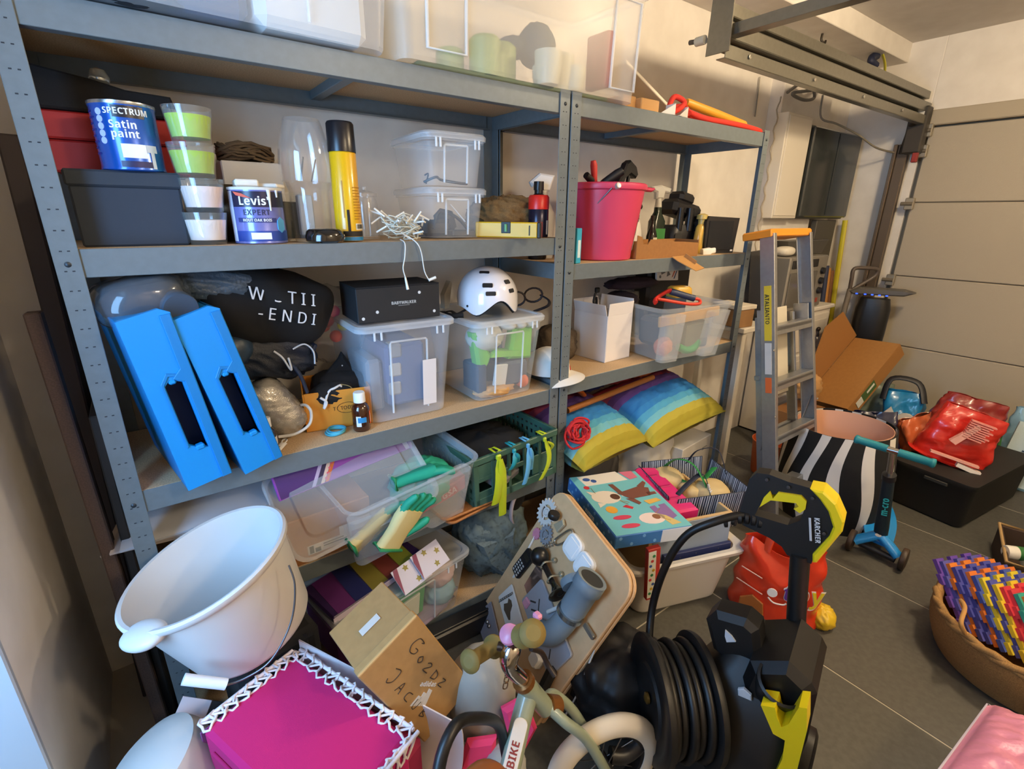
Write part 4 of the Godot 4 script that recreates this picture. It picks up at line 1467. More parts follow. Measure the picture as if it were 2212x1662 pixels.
	var wr := FastNoiseLite.new()
	wr.seed = 6
	wr.frequency = 45.0
	wr.fractal_type = FastNoiseLite.FRACTAL_RIDGED
	sheet(48, 26, func(u: float, w: float):
		var a: float = u * TAU
		var b: float = (w - 0.5) * 2.0
		var rr2 := 0.058 * pow(1.0 - pow(absf(b), 6.0), 0.35)
		var q := Vector3(cos(a) * rr2, b * 0.088, sin(a) * rr2)
		return q * (1.0 + 0.09 * wr.get_noise_3dv(q * Vector3(1, 0.7, 1) * 1.6)), 0.0, null, true)
	part(o, "crinkled_film", M("a8a49e", 0.2, {"m": 0.3, "coat": 0.7, "nrm": "normal", "ns": 0.8, "ts": 5.0}))
	o = thing("cord_loop", "white plastic cord looped round the base of the wrapped roll", "cord", Vector3(-0.9, y + 0.03, -0.1))
	nb()
	tube(smooth(V3([-0.06, 0.0, 0.035, -0.02, 0.004, 0.05, 0.02, 0.02, 0.045, 0.035, 0.045, 0.02, 0.03, 0.06, 0.0, 0.02, 0.058, -0.02])), 0.0042, 8)
	part(o, "cord", M("d8d6d1", 0.4))
	nb()
	bx(Vector3(0, 0.05, 0), Vector3(0.08, 0.1, 0.07), 0.004)
	solo("dark_box", "small dark grey box behind the wrapped roll", "box", M("34343a", 0.6), Vector3(-1.015, y, -0.3))
	# cable that hangs beside the crate
	nb()
	tube(smooth(V3([-0.02, 0.13, -0.02, -0.025, 0.12, 0.03, -0.012, 0.085, 0.05, 0.006, 0.04, 0.07, 0.012, 0.012, 0.09, 0.02, 0.004, 0.1])), 0.0042, 8)
	solo("white_cable", "cream cable end curling down beside the blue crate", "cable", M("d6cfbe", 0.5), Vector3(-1.04, y + 0.002, -0.12))
	nb()
	prism(P2([-0.02, 0, 0.02, -0.004, 0.032, -0.03, 0.012, -0.02, 0.0, -0.036, -0.01, -0.016]), 0.003)
	solo("caution_tag", "small yellow and black torn tag behind the dark bottle", "tag", M("a9974c", 0.6), Vector3(-1.005, y + 0.04, -0.1), Vector3(-40, 10, 0))
	# bottles
	o = thing("medicine_bottle", "small dark medicine bottle with a white cap and blank label beside the blue toy car", "bottle", Vector3(-0.986, y, -0.062), Vector3(0, 20, 0), "small medicine bottles with white caps")
	bottle(o, [0, 0, 0.019, 0, 0.021, 0.003, 0.021, 0.05, 0.018, 0.06, 0.009, 0.066, 0.009, 0.072, 0, 0.072], M("241a1c", 0.1, {"coat": 0.8}))
	bottle(o, [0.0105, 0.068, 0.0125, 0.068, 0.012, 0.092, 0.011, 0.094, 0, 0.094], M("dfe0e2", 0.4), "cap")
	nb()
	cpatch(0.0214, 0.016, 0.04, -1.2, 1.1)
	part(o, "label_patch", M("d3d2d4", 0.5))
	o = thing("medicine_bottle", "brown glass medicine bottle with orange and blue label before the orange box", "bottle", Vector3(-0.734, y, -0.052), Vector3(0, 12, 0), "small medicine bottles with white caps")
	bottle(o, [0, 0, 0.023, 0, 0.0255, 0.004, 0.0255, 0.068, 0.021, 0.08, 0.0125, 0.086, 0.0125, 0.094, 0, 0.094], M("3a1608", 0.08, {"coat": 0.9}))
	bottle(o, [0.0145, 0.088, 0.017, 0.088, 0.0165, 0.115, 0.015, 0.118, 0, 0.118], M("e8e8e6", 0.4), "cap")
	nb()
	cpatch(0.0258, 0.018, 0.05, -1.1, -0.55)
	part(o, "label_side", M("d9dde2", 0.5))
	nb()
	cpatch(0.0261, 0.03, 0.046, -0.9, 0.05)
	part(o, "blue_label", M("2b83b8", 0.5))
	nb()
	cpatch(0.0261, 0.02, 0.06, 0.55, 1.25)
	part(o, "orange_label", M("d85a28", 0.5))
	nb()
	cpatch(0.0264, 0.024, 0.05, 0.75, 1.1)
	part(o, "white_field", M("e8e4dc", 0.5))
	# blue toy
	o = thing("toy_car", "glossy dark blue plastic toy car part with a black bumper at the shelf edge", "toy", Vector3(-1.025, y, -0.022), Vector3(0, 24, 0))
	nb()
	loft([rr(0.075, 0.06, 0.015, 0.004, 4), rr(0.085, 0.068, 0.02, 0.014, 4), rr(0.085, 0.066, 0.02, 0.03, 4), rr(0.06, 0.05, 0.018, 0.044, 4)])
	part(o, "car_body", M("0f2a8c", 0.2, {"coat": 0.8}))
	nb()
	bx(Vector3(0.0, 0.048, -0.01), Vector3(0.06, 0.02, 0.03), 0.006)
	part(o, "rear_block", M("142f9a", 0.25))
	nb()
	bx(Vector3(0.005, 0.01, 0.036), Vector3(0.04, 0.016, 0.012), 0.003)
	part(o, "bumper", M("17171b", 0.4))
	for s in [-1, 1]:
		nb(xf(Vector3(s * 0.036, 0.01, 0.02), Vector3(0, 0, 90)))
		lathe(V2([0, -0.006, 0.01, -0.006, 0.0105, 0, 0.01, 0.006, 0, 0.006]), 14)
		part(o, "wheel", M("101014", 0.5))
	o = thing("white_tag", "small white plastic tag with a loop lying on the shelf edge", "tag", Vector3(-0.962, y + 0.004, -0.05), Vector3(0, 58, 0))
	nb()
	tube(V3([-0.022, 0.0025, 0, 0.02, 0.0025, 0]), [0.009, 0.011], 12, false, 0.35)
	part(o, "tag_body", M("e4e2de", 0.4))
	nb()
	tube(smooth(V3([0.02, 0.004, 0.004, 0.034, 0.006, 0.006, 0.04, 0.006, 0, 0.034, 0.006, -0.006, 0.02, 0.004, -0.004])), 0.0022, 6)
	part(o, "loop", M("dddbd6", 0.4))
	nb(xf(Vector3(-0.008, 0.0068, 0), Vector3(-90, 0, 0)))
	prism(circ(0.003, 10), 0.001)
	part(o, "eyelet", M("8c8c8c", 0.4))
	nb(xf(Vector3(0, 0.019, 0), Vector3(90, 0, 0)))
	lathe(V2([0, -0.02, 0.016, -0.02, 0.018, -0.015, 0.018, 0.012, 0.015, 0.018, 0.006, 0.02, 0, 0.02]), 20)
	solo("castor_roller", "small black roller lying between the two blue crates", "roller", M("17171a", 0.25), Vector3(-1.128, y + 0.001, 0.0), Vector3(0, 20, 0))
	# orange box with black pouches
	o = thing("open_box", "open ochre orange shoe box holding black pouches", "box", Vector3(-0.763, y, -0.19), Vector3(0, -12, 0))
	carton(o, 0.19, 0.118, 0.185, M("d0892a", 0.7), true)
	var inkm := M("4a2d10", 0.7)
	nb(xf(Vector3(0.025, 0.062, 0.0931)))
	prism_holed(circ(0.03, 28, 0, 0, 0.017), circ(0.0288, 28, 0, 0, 0.0158), 0.0005)
	part(o, "logo_ring", inkm)
	txt(o, "TOD'S", 0.011, inkm, xf(Vector3(0.026, 0.062, 0.0932)), false)
	txt(o, "T", 0.011, inkm, xf(Vector3(-0.012, 0.062, 0.0932)), false)
	o = thing("pouch", "black velvet pouch sticking up out of the orange box", "pouch", Vector3(-0.745, y + 0.02, -0.2))
	nb()
	blob(Vector3(0.0, 0.07, 0.0), Vector3(0.075, 0.055, 0.07), 0.14, 1.6, 61, 3.0)
	prism(P2([-0.06, 0.1, 0.075, 0.08, 0.03, 0.165, 0.018, 0.185, 0.006, 0.165]), 0.03, 0.01)
	part(o, "pouch_body", M("0f0e10", 0.95, {"nrm": "weave", "ts": 10.0, "ns": 0.3}))
	nb(xf(Vector3(0.012, 0.145, 0.0155)))
	prism(circ(0.0022, 8), 0.001)
	part(o, "snap", M("b9b9b9", 0.4))
	o = thing("drawstring_pouch", "small black pouch with a white drawstring lying in the orange box", "pouch", Vector3(-0.785, y + 0.085, -0.135))
	nb()
	blob(Vector3(0.0, 0.014, 0.0), Vector3(0.06, 0.034, 0.035), 0.16, 1.6, 63, 2.4)
	part(o, "pouch_body", M("121113", 0.9))
	nb()
	tube(smooth(V3([-0.045, 0.02, 0.034, -0.03, 0.004, 0.038, -0.04, -0.012, 0.04, -0.02, 0.03, 0.03, 0.0, 0.04, 0.03, 0.02, 0.042, 0.022, 0.012, 0.03, 0.03])), 0.0038, 6)
	part(o, "drawstring", M("dcdcdc", 0.6))
	nb()
	tube(smooth(V3([0.02, 0.046, 0.024, 0.045, 0.035, 0.03, 0.055, 0.01, 0.036, 0.04, -0.01, 0.04])), 0.0014, 6)
	part(o, "thin_cord", M("8d7a4c", 0.6))
	# bracelets
	o = thing("bracelet", "turquoise rubber bracelets lying stacked on the board before the orange box", "bracelet", Vector3(-0.808, y + 0.003, -0.07))
	for k in 3:
		nb()
		var pts := PackedVector3Array()
		for i in 24:
			var a := TAU * i / 24
			pts.append(Vector3(cos(a) * (0.027 - 0.0015 * k) + 0.003 * k, 0.001 + 0.004 * k + 0.001 * sin(a * 2.0), sin(a) * 0.025))
		tube(pts, 0.0028, 6, true)
		part(o, "band", M(["3d9db4", "52b3c4", "3590ac"][k], 0.5))
	# the two big tubs
	o = thing("clear_tub", "large clear lidded tub with a white paper label, under the black gift box", "storage tub", Vector3(-0.567, y, -0.215), Vector3(0, -2.5, 0), "large clear lidded tubs on the middle board")
	tub_part(o, 0.29, 0.37, 0.295, clearp("dbe2ec", 0.24), 0.86)
	lid_part(o, 0.29, 0.37, 0.298, clearp("e8edf2", 0.42))
	nb()
	bx(Vector3(0.01, 0.13, 0.0), Vector3(0.13, 0.2, 0.24), 0.01)
	part(o, "blue_bundle", M("4d5f86", 0.8))
	nb()
	bx(Vector3(-0.085, 0.1, 0.0), Vector3(0.05, 0.17, 0.2), 0.01)
	part(o, "grey_bundle", M("7b7f86", 0.8))
	for k in 3:
		nb()
		bx(Vector3(-0.03 + 0.004 * k, 0.09 + 0.06 * k, 0.1), Vector3(0.04, 0.045, 0.05), 0.006)
		part(o, "paper_bundle", M(["a7a197", "b5ada0", "8f8a83"][k], 0.8))
	nb()
	bx(Vector3(0.06, 0.125, 0.173), Vector3(0.045, 0.15, 0.001), 0.0003)
	part(o, "paper_label", M("e0d8d4", 0.7)).rotation.x = 0.07
	o = thing("gift_box", "black gift box with white dots standing on the clear tub", "box", Vector3(-0.575, y + 0.309, -0.155), Vector3(0, -3.5, 0))
	nb()
	bx(Vector3(0, 0.05, 0), Vector3(0.255, 0.1, 0.17), 0.002)
	part(o, "box_body", M("1b1b1d", 0.7))
	nb()
	bx(Vector3(0, 0.1015, 0), Vector3(0.256, 0.003, 0.171), 0.001)
	part(o, "box_lid", M("18181a", 0.75))
	nb(xf(Vector3(0, 0, 0.0853)))
	for q in [[0.032 + 0.03, 0.078], [-0.112, 0.014], [-0.07, 0.03], [0.108, 0.018]]:
		prism(circ(0.0046, 14, q[0], q[1]), 0.0006)
	part(o, "white_dots", M("d8d6d2", 0.6)).set_meta("kind", "stuff")
	txt(o, "BABYWALKER", 0.0085, M("b9b7b2", 0.6), xf(Vector3(0.012, 0.052, 0.0854)))
	nb()
	bx(Vector3(0.012, 0.044, 0.0854), Vector3(0.035, 0.0016, 0.0005), 0.0001)
	part(o, "thin_line", M("8f8d89", 0.6))
	o = thing("clear_tub", "large clear lidded tub of green felt and crafts under the white helmet", "storage tub", Vector3(-0.215, y, -0.19), Vector3(0, -1, 0), "large clear lidded tubs on the middle board")
	tub_part(o, 0.275, 0.37, 0.272, clearp("dfe4e4", 0.22), 0.84)
	lid_part(o, 0.275, 0.37, 0.275, clearp("e8edf0", 0.4))
	nb()
	prism(P2([0.02, 0.13, 0.12, 0.12, 0.125, 0.235, 0.07, 0.25, 0.04, 0.24]), 0.05, 0.01, 0.12)
	part(o, "green_felt", M("7cc23a", 0.9))
	nb()
	prism(P2([-0.125, 0.24, -0.1, 0.24, -0.05, 0.155, -0.06, 0.13, -0.1, 0.075]), 0.05, 0.01, 0.12)
	part(o, "green_felt", M("6fb836", 0.9))
	nb()
	prism(P2([-0.06, 0.15, 0.05, 0.14, 0.06, 0.158, -0.04, 0.17]), 0.05, 0.01, 0.125)
	part(o, "green_felt", M("84c445", 0.9))
	nb()
	blob(Vector3(-0.06, 0.215, 0.11), Vector3(0.065, 0.05, 0.055), 0.1, 1.6, 71)
	part(o, "plastic_bag", M("c9c7bb", 0.5))
	for k in 3:
		nb()
		blob(Vector3(0.02 + 0.045 * k, 0.25, 0.12), Vector3(0.028, 0.016, 0.05), 0.05, 1.6, 73 + k)
		part(o, "white_bundle", M("d8d4c6", 0.5))
	nb()
	bx(Vector3(0.04, 0.075, 0.08), Vector3(0.13, 0.09, 0.13), 0.01)
	part(o, "grey_box", M("5d6068", 0.8))
	nb()
	bx(Vector3(-0.045, 0.085, 0.14), Vector3(0.055, 0.075, 0.01), 0.002)
	part(o, "white_card", M("d9d9d4", 0.7)).rotation = Vector3(0.05, 0.1, -0.12)
	nb()
	bx(Vector3(-0.095, 0.08, 0.1), Vector3(0.04, 0.1, 0.1), 0.006)
	part(o, "navy_box", M("2b3348", 0.7))
	nb()
	blob(Vector3(-0.03, 0.025, 0.12), Vector3(0.075, 0.022, 0.04), 0.3, 2.5, 77)
	part(o, "wood_shapes", M("c79a62", 0.8))
	nb()
	blob(Vector3(0.085, 0.04, 0.13), Vector3(0.022, 0.026, 0.03), 0.05, 1.6, 79)
	part(o, "orange_ball", M("e2744a", 0.6))
	# helmet
	helmet(Vector3(-0.225, y + 0.287, -0.14))
	nb()
	prism(P2([0.0, 0.0, 0.018, 0.004, 0.032, 0.09, 0.026, 0.098, 0.0, 0.05]), 0.03, 0.008)
	solo("cream_shell", "cream pointed plastic piece standing behind the helmet", "shell", M("cfc6b2", 0.5), Vector3(-0.325, y + 0.287, -0.28))
	o = thing("ski_goggles", "dark goggles frame with clear lenses lying behind the helmet", "goggles", Vector3(-0.045, y + 0.288, -0.15), Vector3(0, -20, 10))
	for s in [-1, 1]:
		nb()
		var pts := PackedVector3Array()
		for i in 16:
			var a := TAU * i / 16
			pts.append(Vector3(s * 0.034 + cos(a) * 0.032, 0.035 + sin(a) * 0.026, 0.01 * cos(a)))
		tube(pts, 0.004, 6, true)
		part(o, "frame", M("2a2022", 0.4))
	nb()
	tube(smooth(V3([0.06, 0.03, 0, 0.08, 0.01, 0.03, 0.06, 0.0, 0.07, 0.0, -0.004, 0.09])), 0.006, 6, false, 0.4)
	part(o, "strap", M("1d1719", 0.7))


func helmet(p: Vector3) -> void:
	var o := thing("helmet", "glossy white skate helmet with black vents lying on the clear tub", "helmet", p, Vector3(0, -27, 0))
	# shell: dome cut lower at the ears than at the brow
	var rim := func(a: float) -> float:
		return 0.03 + 0.026 * exp(-pow((a - 0.3) / 0.36, 2.0)) - 0.022 * exp(-pow((a + 0.5) / 0.35, 2.0)) - 0.02 * exp(-pow((a - 1.0) / 0.3, 2.0))
	nb()
	sheet(64, 24, func(u: float, w: float):
		var a: float = (u - 0.5) * TAU
		var y0: float = rim.call(a)
		var yy: float = y0 + (0.158 - y0) * sin(w * PI * 0.5)
		var t: float = clampf((yy - 0.05) / 0.108, -0.5, 1.0)
		var r := sqrt(maxf(0.0, 1.0 - t * t)) if t > 0.0 else 1.0 - 0.1 * t * t
		return Vector3(sin(a) * r * 0.106, yy, cos(a) * r * 0.122), 0.003, null, true)
	part(o, "shell", M("e9e7ec", 0.15, {"coat": 1.0}))
	nb()
	sheet(48, 12, func(u: float, w: float):
		var a: float = (u - 0.5) * TAU
		var y0: float = rim.call(a) - 0.006
		var yy: float = y0 + (0.14 - y0) * sin(w * PI * 0.5)
		var t: float = clampf((yy - 0.05) / 0.098, -0.5, 1.0)
		var r := sqrt(maxf(0.0, 1.0 - t * t)) if t > 0.0 else 1.0
		return Vector3(sin(a) * r * 0.097, yy, cos(a) * r * 0.112), 0.0, null, true)
	part(o, "foam_liner", M("1b1b1d", 0.85))
	# vents
	var vm := M("0d0d0f", 0.6)
	for q in [[-0.12, 0.105, 0.026, 0.011], [0.72, 0.112, 0.02, 0.011], [-0.02, 0.08, 0.026, 0.01], [0.78, 0.084, 0.02, 0.01], [-0.3, 0.142, 0.026, 0.008]]:
		var t: float = (q[1] - 0.05) / 0.108
		var r := sqrt(1.0 - t * t)
		var pos := Vector3(sin(q[0]) * r * 0.106, q[1], cos(q[0]) * r * 0.122)
		var nrm := Vector3(pos.x / (0.106 * 0.106), (pos.y - 0.05) / (0.108 * 0.108), pos.z / (0.122 * 0.122)).normalized()
		var xax := Vector3.UP.cross(nrm).normalized()
		nb(Transform3D(Basis(xax, nrm.cross(xax), nrm), pos))
		prism(rrect2(q[2] * 1.3, q[3] * 1.35, 0.004), 0.004)
		part(o, "vent", vm)
	nb(Transform3D(Basis(Vector3.UP, -0.8), Vector3(sin(-0.8) * 0.106, 0.036, cos(-0.8) * 0.123)))
	prism(circ(0.004, 12), 0.003)
	part(o, "rivet", vm)
	nb()
	tube(smooth(V3([-0.08, 0.02, 0.06, -0.11, 0.008, 0.07, -0.13, 0.014, 0.05, -0.15, 0.006, 0.04, -0.13, 0.004, 0.08, -0.09, 0.006, 0.09])), 0.009, 6, false, 0.3)
	part(o, "chin_strap", M("131315", 0.8))
	nb()
	bx(Vector3(-0.165, 0.008, 0.05), Vector3(0.03, 0.012, 0.018), 0.003)
	part(o, "buckle", M("131315", 0.4))


func shelf_three_right() -> void:
	var y := 0.8502
	var o: Node3D
	# cap
	o = thing("cap", "white cap with coloured patches behind the twin posts", "cap", Vector3(0.03, y, -0.1), Vector3(0, 35, 0))
	o.scale = Vector3.ONE * 0.86
	nb()
	sheet(36, 12, func(u: float, w: float):
		var a: float = u * TAU
		var b: float = w * PI * 0.5
		return Vector3(sin(a) * cos(b) * 0.088, 0.02 + 0.115 * pow(sin(b), 0.85), cos(a) * cos(b) * 0.1), 0.002, null, true)
	part(o, "crown", M("e3dfd6", 0.85))
	nb()
	sheet(18, 6, func(u: float, w: float):
		var a: float = (u - 0.5) * 2.4
		var r: float = 0.085 + w * 0.075 * cos(a * 0.62)
		return Vector3(sin(a) * r, 0.02 + 0.004 - 0.02 * w - 0.012 * a * a * w, cos(a) * r * 1.05), 0.003)
	part(o, "peak", M("e6e2da", 0.8))
	var pc := ["2f6f4a", "c98a2a", "c0362c", "5b3a5c", "2d5d94", "d2aa34"]
	for k in 6:
		var a := -0.9 + 0.55 * (k % 4) + 0.2 * (k / 4)
		var hy := 0.045 + 0.032 * (k / 3)
		var cb := cos(asin(clampf((hy - 0.02) / 0.115, 0.0, 1.0)))
		nb(Transform3D(Basis(Vector3.UP, a) * Basis(Vector3.RIGHT, -0.25), Vector3(sin(a) * cb * 0.089, hy, cos(a) * cb * 0.101)))
		prism(rrect2(0.022, 0.022, 0.003), 0.003)
		part(o, "patch", M(pc[k], 0.8))
	nb()
	blob(Vector3(0, 0.07, 0), Vector3(0.09, 0.075, 0.07), 0.2, 1.8, 81, 2.6)
	solo("brown_cloth", "crumpled brown and grey cloth behind the white open carton", "cloth", M("6b5d4c", 0.95, {"tex": "fibre", "ts": 3.0}), Vector3(0.215, y, -0.27))
	# white open carton
	o = thing("open_carton", "tall open white cardboard carton with its flaps up", "box", Vector3(0.42, y, -0.195), Vector3(0, 3, 0))
	var wm := M("e6dfda", 0.75)
	carton(o, 0.165, 0.2, 0.19, wm, true)
	flap(o, Vector3(0, 0.199, 0.094), Vector3(4, 0, 0), 0.16, 0.052, wm)
	flap(o, Vector3(0.081, 0.199, 0), Vector3(6, 90, 0), 0.18, 0.06, wm)
	flap(o, Vector3(0, 0.199, -0.094), Vector3(-14, 0, 0), 0.16, 0.05, wm)
	flap(o, Vector3(-0.081, 0.199, 0), Vector3(-18, 90, 0), 0.18, 0.05, wm)
	o = thing("black_clamp", "thin black clamp standing up out of the white carton", "clamp", Vector3(0.395, y + 0.2, -0.22))
	nb()
	tube(smooth(V3([0, -0.15, 0, 0.004, 0.02, 0, 0.0, 0.06, 0])), 0.006, 8)
	tube(smooth(V3([0.0, 0.02, 0, -0.014, 0.04, 0, -0.006, 0.075, 0, 0.008, 0.085, 0])), 0.005, 8)
	bx(Vector3(0.004, 0.09, 0), Vector3(0.022, 0.022, 0.018), 0.004)
	part(o, "clamp_body", M("171412", 0.5))
	# big open tub of tools overhanging the edge
	o = thing("clear_tub", "big open clear tub of tools jutting out over the shelf edge", "storage tub", Vector3(0.745, y, -0.135), Vector3(0, -8, 0))
	nb()
	var w := 0.42
	var h := 0.235
	var d := 0.44
	loft([rr(w * 0.8, d * 0.86, 0.03, 0.003, 5), rr(w * 0.82, d * 0.88, 0.035, 0.014, 5), rr(w, d, 0.04, h - 0.02, 5), rr(w + 0.012, d + 0.012, 0.045, h - 0.018, 5), rr(w + 0.03, d + 0.03, 0.045, h, 5), rr(w + 0.004, d + 0.004, 0.04, h, 5), rr(w - 0.006, d - 0.006, 0.04, h - 0.02, 5)], true, false, true, 100)
	part(o, "tub", clearp("e2e4df", 0.28))
	for q in [-0.13, 0.115]:
		nb()
		loft([rr(0.1, 0.05, 0.02, 0.0, 4, q, 0.185), rr(0.11, 0.055, 0.02, h - 0.03, 4, q * 1.1, 0.215)])
		part(o, "moulded_leg", clearp("e8eae6", 0.25))
	nb()
	bx(Vector3(0.0, 0.185, 0.18), Vector3(0.36, 0.045, 0.012), 0.003)
	part(o, "wooden_ruler", M("c79a5c", 0.7)).rotation = Vector3(0, 0, 0.06)
	nb()
	bx(Vector3(0.06, 0.09, 0.1), Vector3(0.16, 0.12, 0.14), 0.01)
	part(o, "grey_toolbox", M("77786f", 0.7))
	nb()
	tube(smooth(V3([-0.05, 0.05, 0.17, 0.0, 0.03, 0.175, 0.05, 0.035, 0.17, 0.08, 0.06, 0.16])), 0.017, 8)
	part(o, "green_handle", M("2f9a5c", 0.5))
	nb()
	blob(Vector3(-0.12, 0.055, 0.15), Vector3(0.045, 0.04, 0.03), 0.15, 2.0, 91)
	part(o, "coral_cloth", M("d98a6c", 0.8))
	nb()
	bx(Vector3(-0.07, 0.1, 0.05), Vector3(0.09, 0.13, 0.16), 0.02)
	part(o, "dark_tools", M("4c4f50", 0.6))
	nb()
	blob(Vector3(-0.14, 0.23, -0.12), Vector3(0.06, 0.03, 0.08), 0.2, 2.0, 93)
	part(o, "dark_gloves", M("2b2430", 0.8))
	# hacksaw on top
	o = thing("hacksaw", "red framed hacksaw with a dark blue grip lying on the open tub of tools", "saw", Vector3(0.655, y + 0.255, 0.0), Vector3(-52, -14, 0))
	nb()
	tube(smooth(V3([-0.11, -0.01, 0, -0.1, 0.012, 0, -0.02, 0.05, 0, 0.0, 0.052, 0.0])), 0.013, 8, false, 0.6)
	part(o, "red_grip", M("cf2d22", 0.45))
	nb()
	tube(V3([0.0, 0.05, 0, 0.1, 0.0, 0]), 0.014, 10)
	part(o, "blue_grip", M("25304a", 0.5))
	nb()
	tube(smooth(V3([0.1, 0.0, 0, 0.122, -0.008, 0, 0.11, -0.03, 0, 0.05, -0.028, 0, -0.05, 0.0, 0, -0.09, 0.012, 0])), 0.007, 8)
	part(o, "red_frame", M("d23a24", 0.45))
	o = thing("tape_measure", "yellow plastic tape measure on the tools in the open tub", "tape measure", Vector3(0.8, y + 0.245, -0.09), Vector3(0, -20, 0))
	nb()
	loft([rr(0.1, 0.075, 0.02, 0, 4), rr(0.11, 0.08, 0.024, 0.008, 4), rr(0.1, 0.075, 0.024, 0.04, 4), rr(0.08, 0.06, 0.02, 0.048, 4)])
	part(o, "case", M("d3a63e", 0.4))
	nb()
	bx(Vector3(0.02, 0.0485, 0.02), Vector3(0.016, 0.002, 0.012), 0.0005)
	part(o, "window_mark", M("f0ead8", 0.2))
	# black suitcase behind, sticker, brown carton
	o = thing("black_case", "large black hard case standing behind the tub of tools", "case", Vector3(1.0, y, -0.34), Vector3(0, 0, 0))
	nb()
	bx(Vector3(0.0, 0.195, 0), Vector3(0.34, 0.37, 0.1), 0.014)
	part(o, "case_shell", M("161416", 0.5))
	nb()
	bx(Vector3(0.0, 0.2, 0.051), Vector3(0.3, 0.006, 0.004), 0.001)
	part(o, "case_seam", M("0b0a0b", 0.5))
	o = thing("patterned_packet", "white packet with a coloured feather print above the tub of tools", "packet", Vector3(0.93, y + 0.33, -0.265), Vector3(-8, 0, -3))
	nb()
	bx(Vector3.ZERO, Vector3(0.17, 0.075, 0.012), 0.002)
	part(o, "packet", M("d9d4ca", 0.6))
	printed(o, "grey_print", [P2([-0.06, 0.02, -0.03, 0.03, -0.02, 0.0, -0.05, -0.01]), P2([-0.01, -0.02, 0.02, -0.01, 0.0, 0.012]), circ(0.008, 8, -0.06, -0.02), circ(0.006, 8, 0.0, 0.025)], M("6f6e6a", 0.6), xf(Vector3(0, 0, 0.0064)))
	printed(o, "red_print", [P2([0.03, -0.025, 0.04, -0.02, 0.07, 0.025, 0.055, 0.02])], M("a94a34", 0.6), xf(Vector3(0, 0, 0.0064)))
	printed(o, "blue_print", [P2([0.045, -0.03, 0.052, -0.03, 0.075, 0.01, 0.07, 0.014])], M("2f3f66", 0.6), xf(Vector3(0, 0, 0.0066)))
	nb()
	blob(Vector3(0, 0, 0), Vector3(0.16, 0.025, 0.06), 0.25, 1.6, 95, 2.2)
	solo("dark_shawl", "dark plum cloth draped over the back of the tool tub", "cloth", M("33262f", 0.95), Vector3(0.72, y + 0.29, -0.3))


func pillow(label: String, p: Vector3, r: Vector3, w: float, d: float, h: float) -> void:
	# striped across z: yellow at the front edge, then light blue, blue, violet, red
	var o := thing("cushion", label, "cushion", p, r, "striped hammock cushions")
	var cs := ["a3972e", "b2a53c", "6fb4c4", "4f9fc4", "2f7fc0", "2a74b8", "2a6fb4", "6a4a94", "563a80", "8d3a5a", "a02a30", "93242c"]
	nb()
	var n := FastNoiseLite.new()
	n.seed = int(w * 1000.0) + int(p.x * 100.0)
	n.frequency = 14.0
	for side in [1.0, -1.0]:
		sheet(36, 36, func(u: float, v: float):
			var a := u * 2.0 - 1.0
			var b := v * 2.0 - 1.0
			var e := pow(maxf(0.0, (1.0 - pow(absf(a), 2.4)) * (1.0 - pow(absf(b), 2.4))), 0.42)
			var x := a * w * 0.5 * (1.0 - 0.07 * (1.0 - b * b))
			var z := -b * d * 0.5 * (1.0 - 0.07 * (1.0 - a * a))
			var y: float = h * 0.5 * e * side
			y += 0.012 * e * n.get_noise_2d(x * 2.0, z * 2.0 + side)
			return Vector3(x, y, z), 0.0, func(u: float, v: float):
				return cs[clampi(int(v * 12.0), 0, 11)])
	part(o, "cushion_cover", M("ffffff", 0.9, {"vc": 1, "nrm": "weave", "ts": 8.0, "ns": 0.35}))
	nb()
	var pts := PackedVector3Array()
	for i in 21:
		var a := -1.0 + 0.1 * i
		pts.append(Vector3(a * w * 0.5, 0.0, d * 0.5 * (1.0 - 0.07 * (1.0 - a * a))))
	tube(pts, 0.0035, 6)
	part(o, "seam", M("9a8f2a", 0.9))


func rope_tangle(label: String, p: Vector3, r: Vector3, sz: Vector3, loops: int, sd: int, c := "c0242a") -> void:
	var rng := RandomNumberGenerator.new()
	rng.seed = sd
	nb()
	for k in loops:
		var pts := PackedVector3Array()
		var ph := rng.randf() * TAU
		var cx := rng.randf_range(-0.35, 0.35)
		var cy := rng.randf_range(-0.3, 0.3)
		var rad := rng.randf_range(0.45, 0.8)
		for i in 10:
			var a := ph + TAU * i / 10.0
			pts.append(Vector3((cx + cos(a) * rad) * sz.x, (cy + sin(a) * rad * 0.8) * sz.y, (rng.randf_range(-0.5, 0.5)) * sz.z))
		tube(smooth(pts, 4, true), 0.0045, 6, true)
	solo("cord_tangle", label, "cord", M(c, 0.85, {"nrm": "weave", "ts": 20.0}), p, r, "red hammock cords")


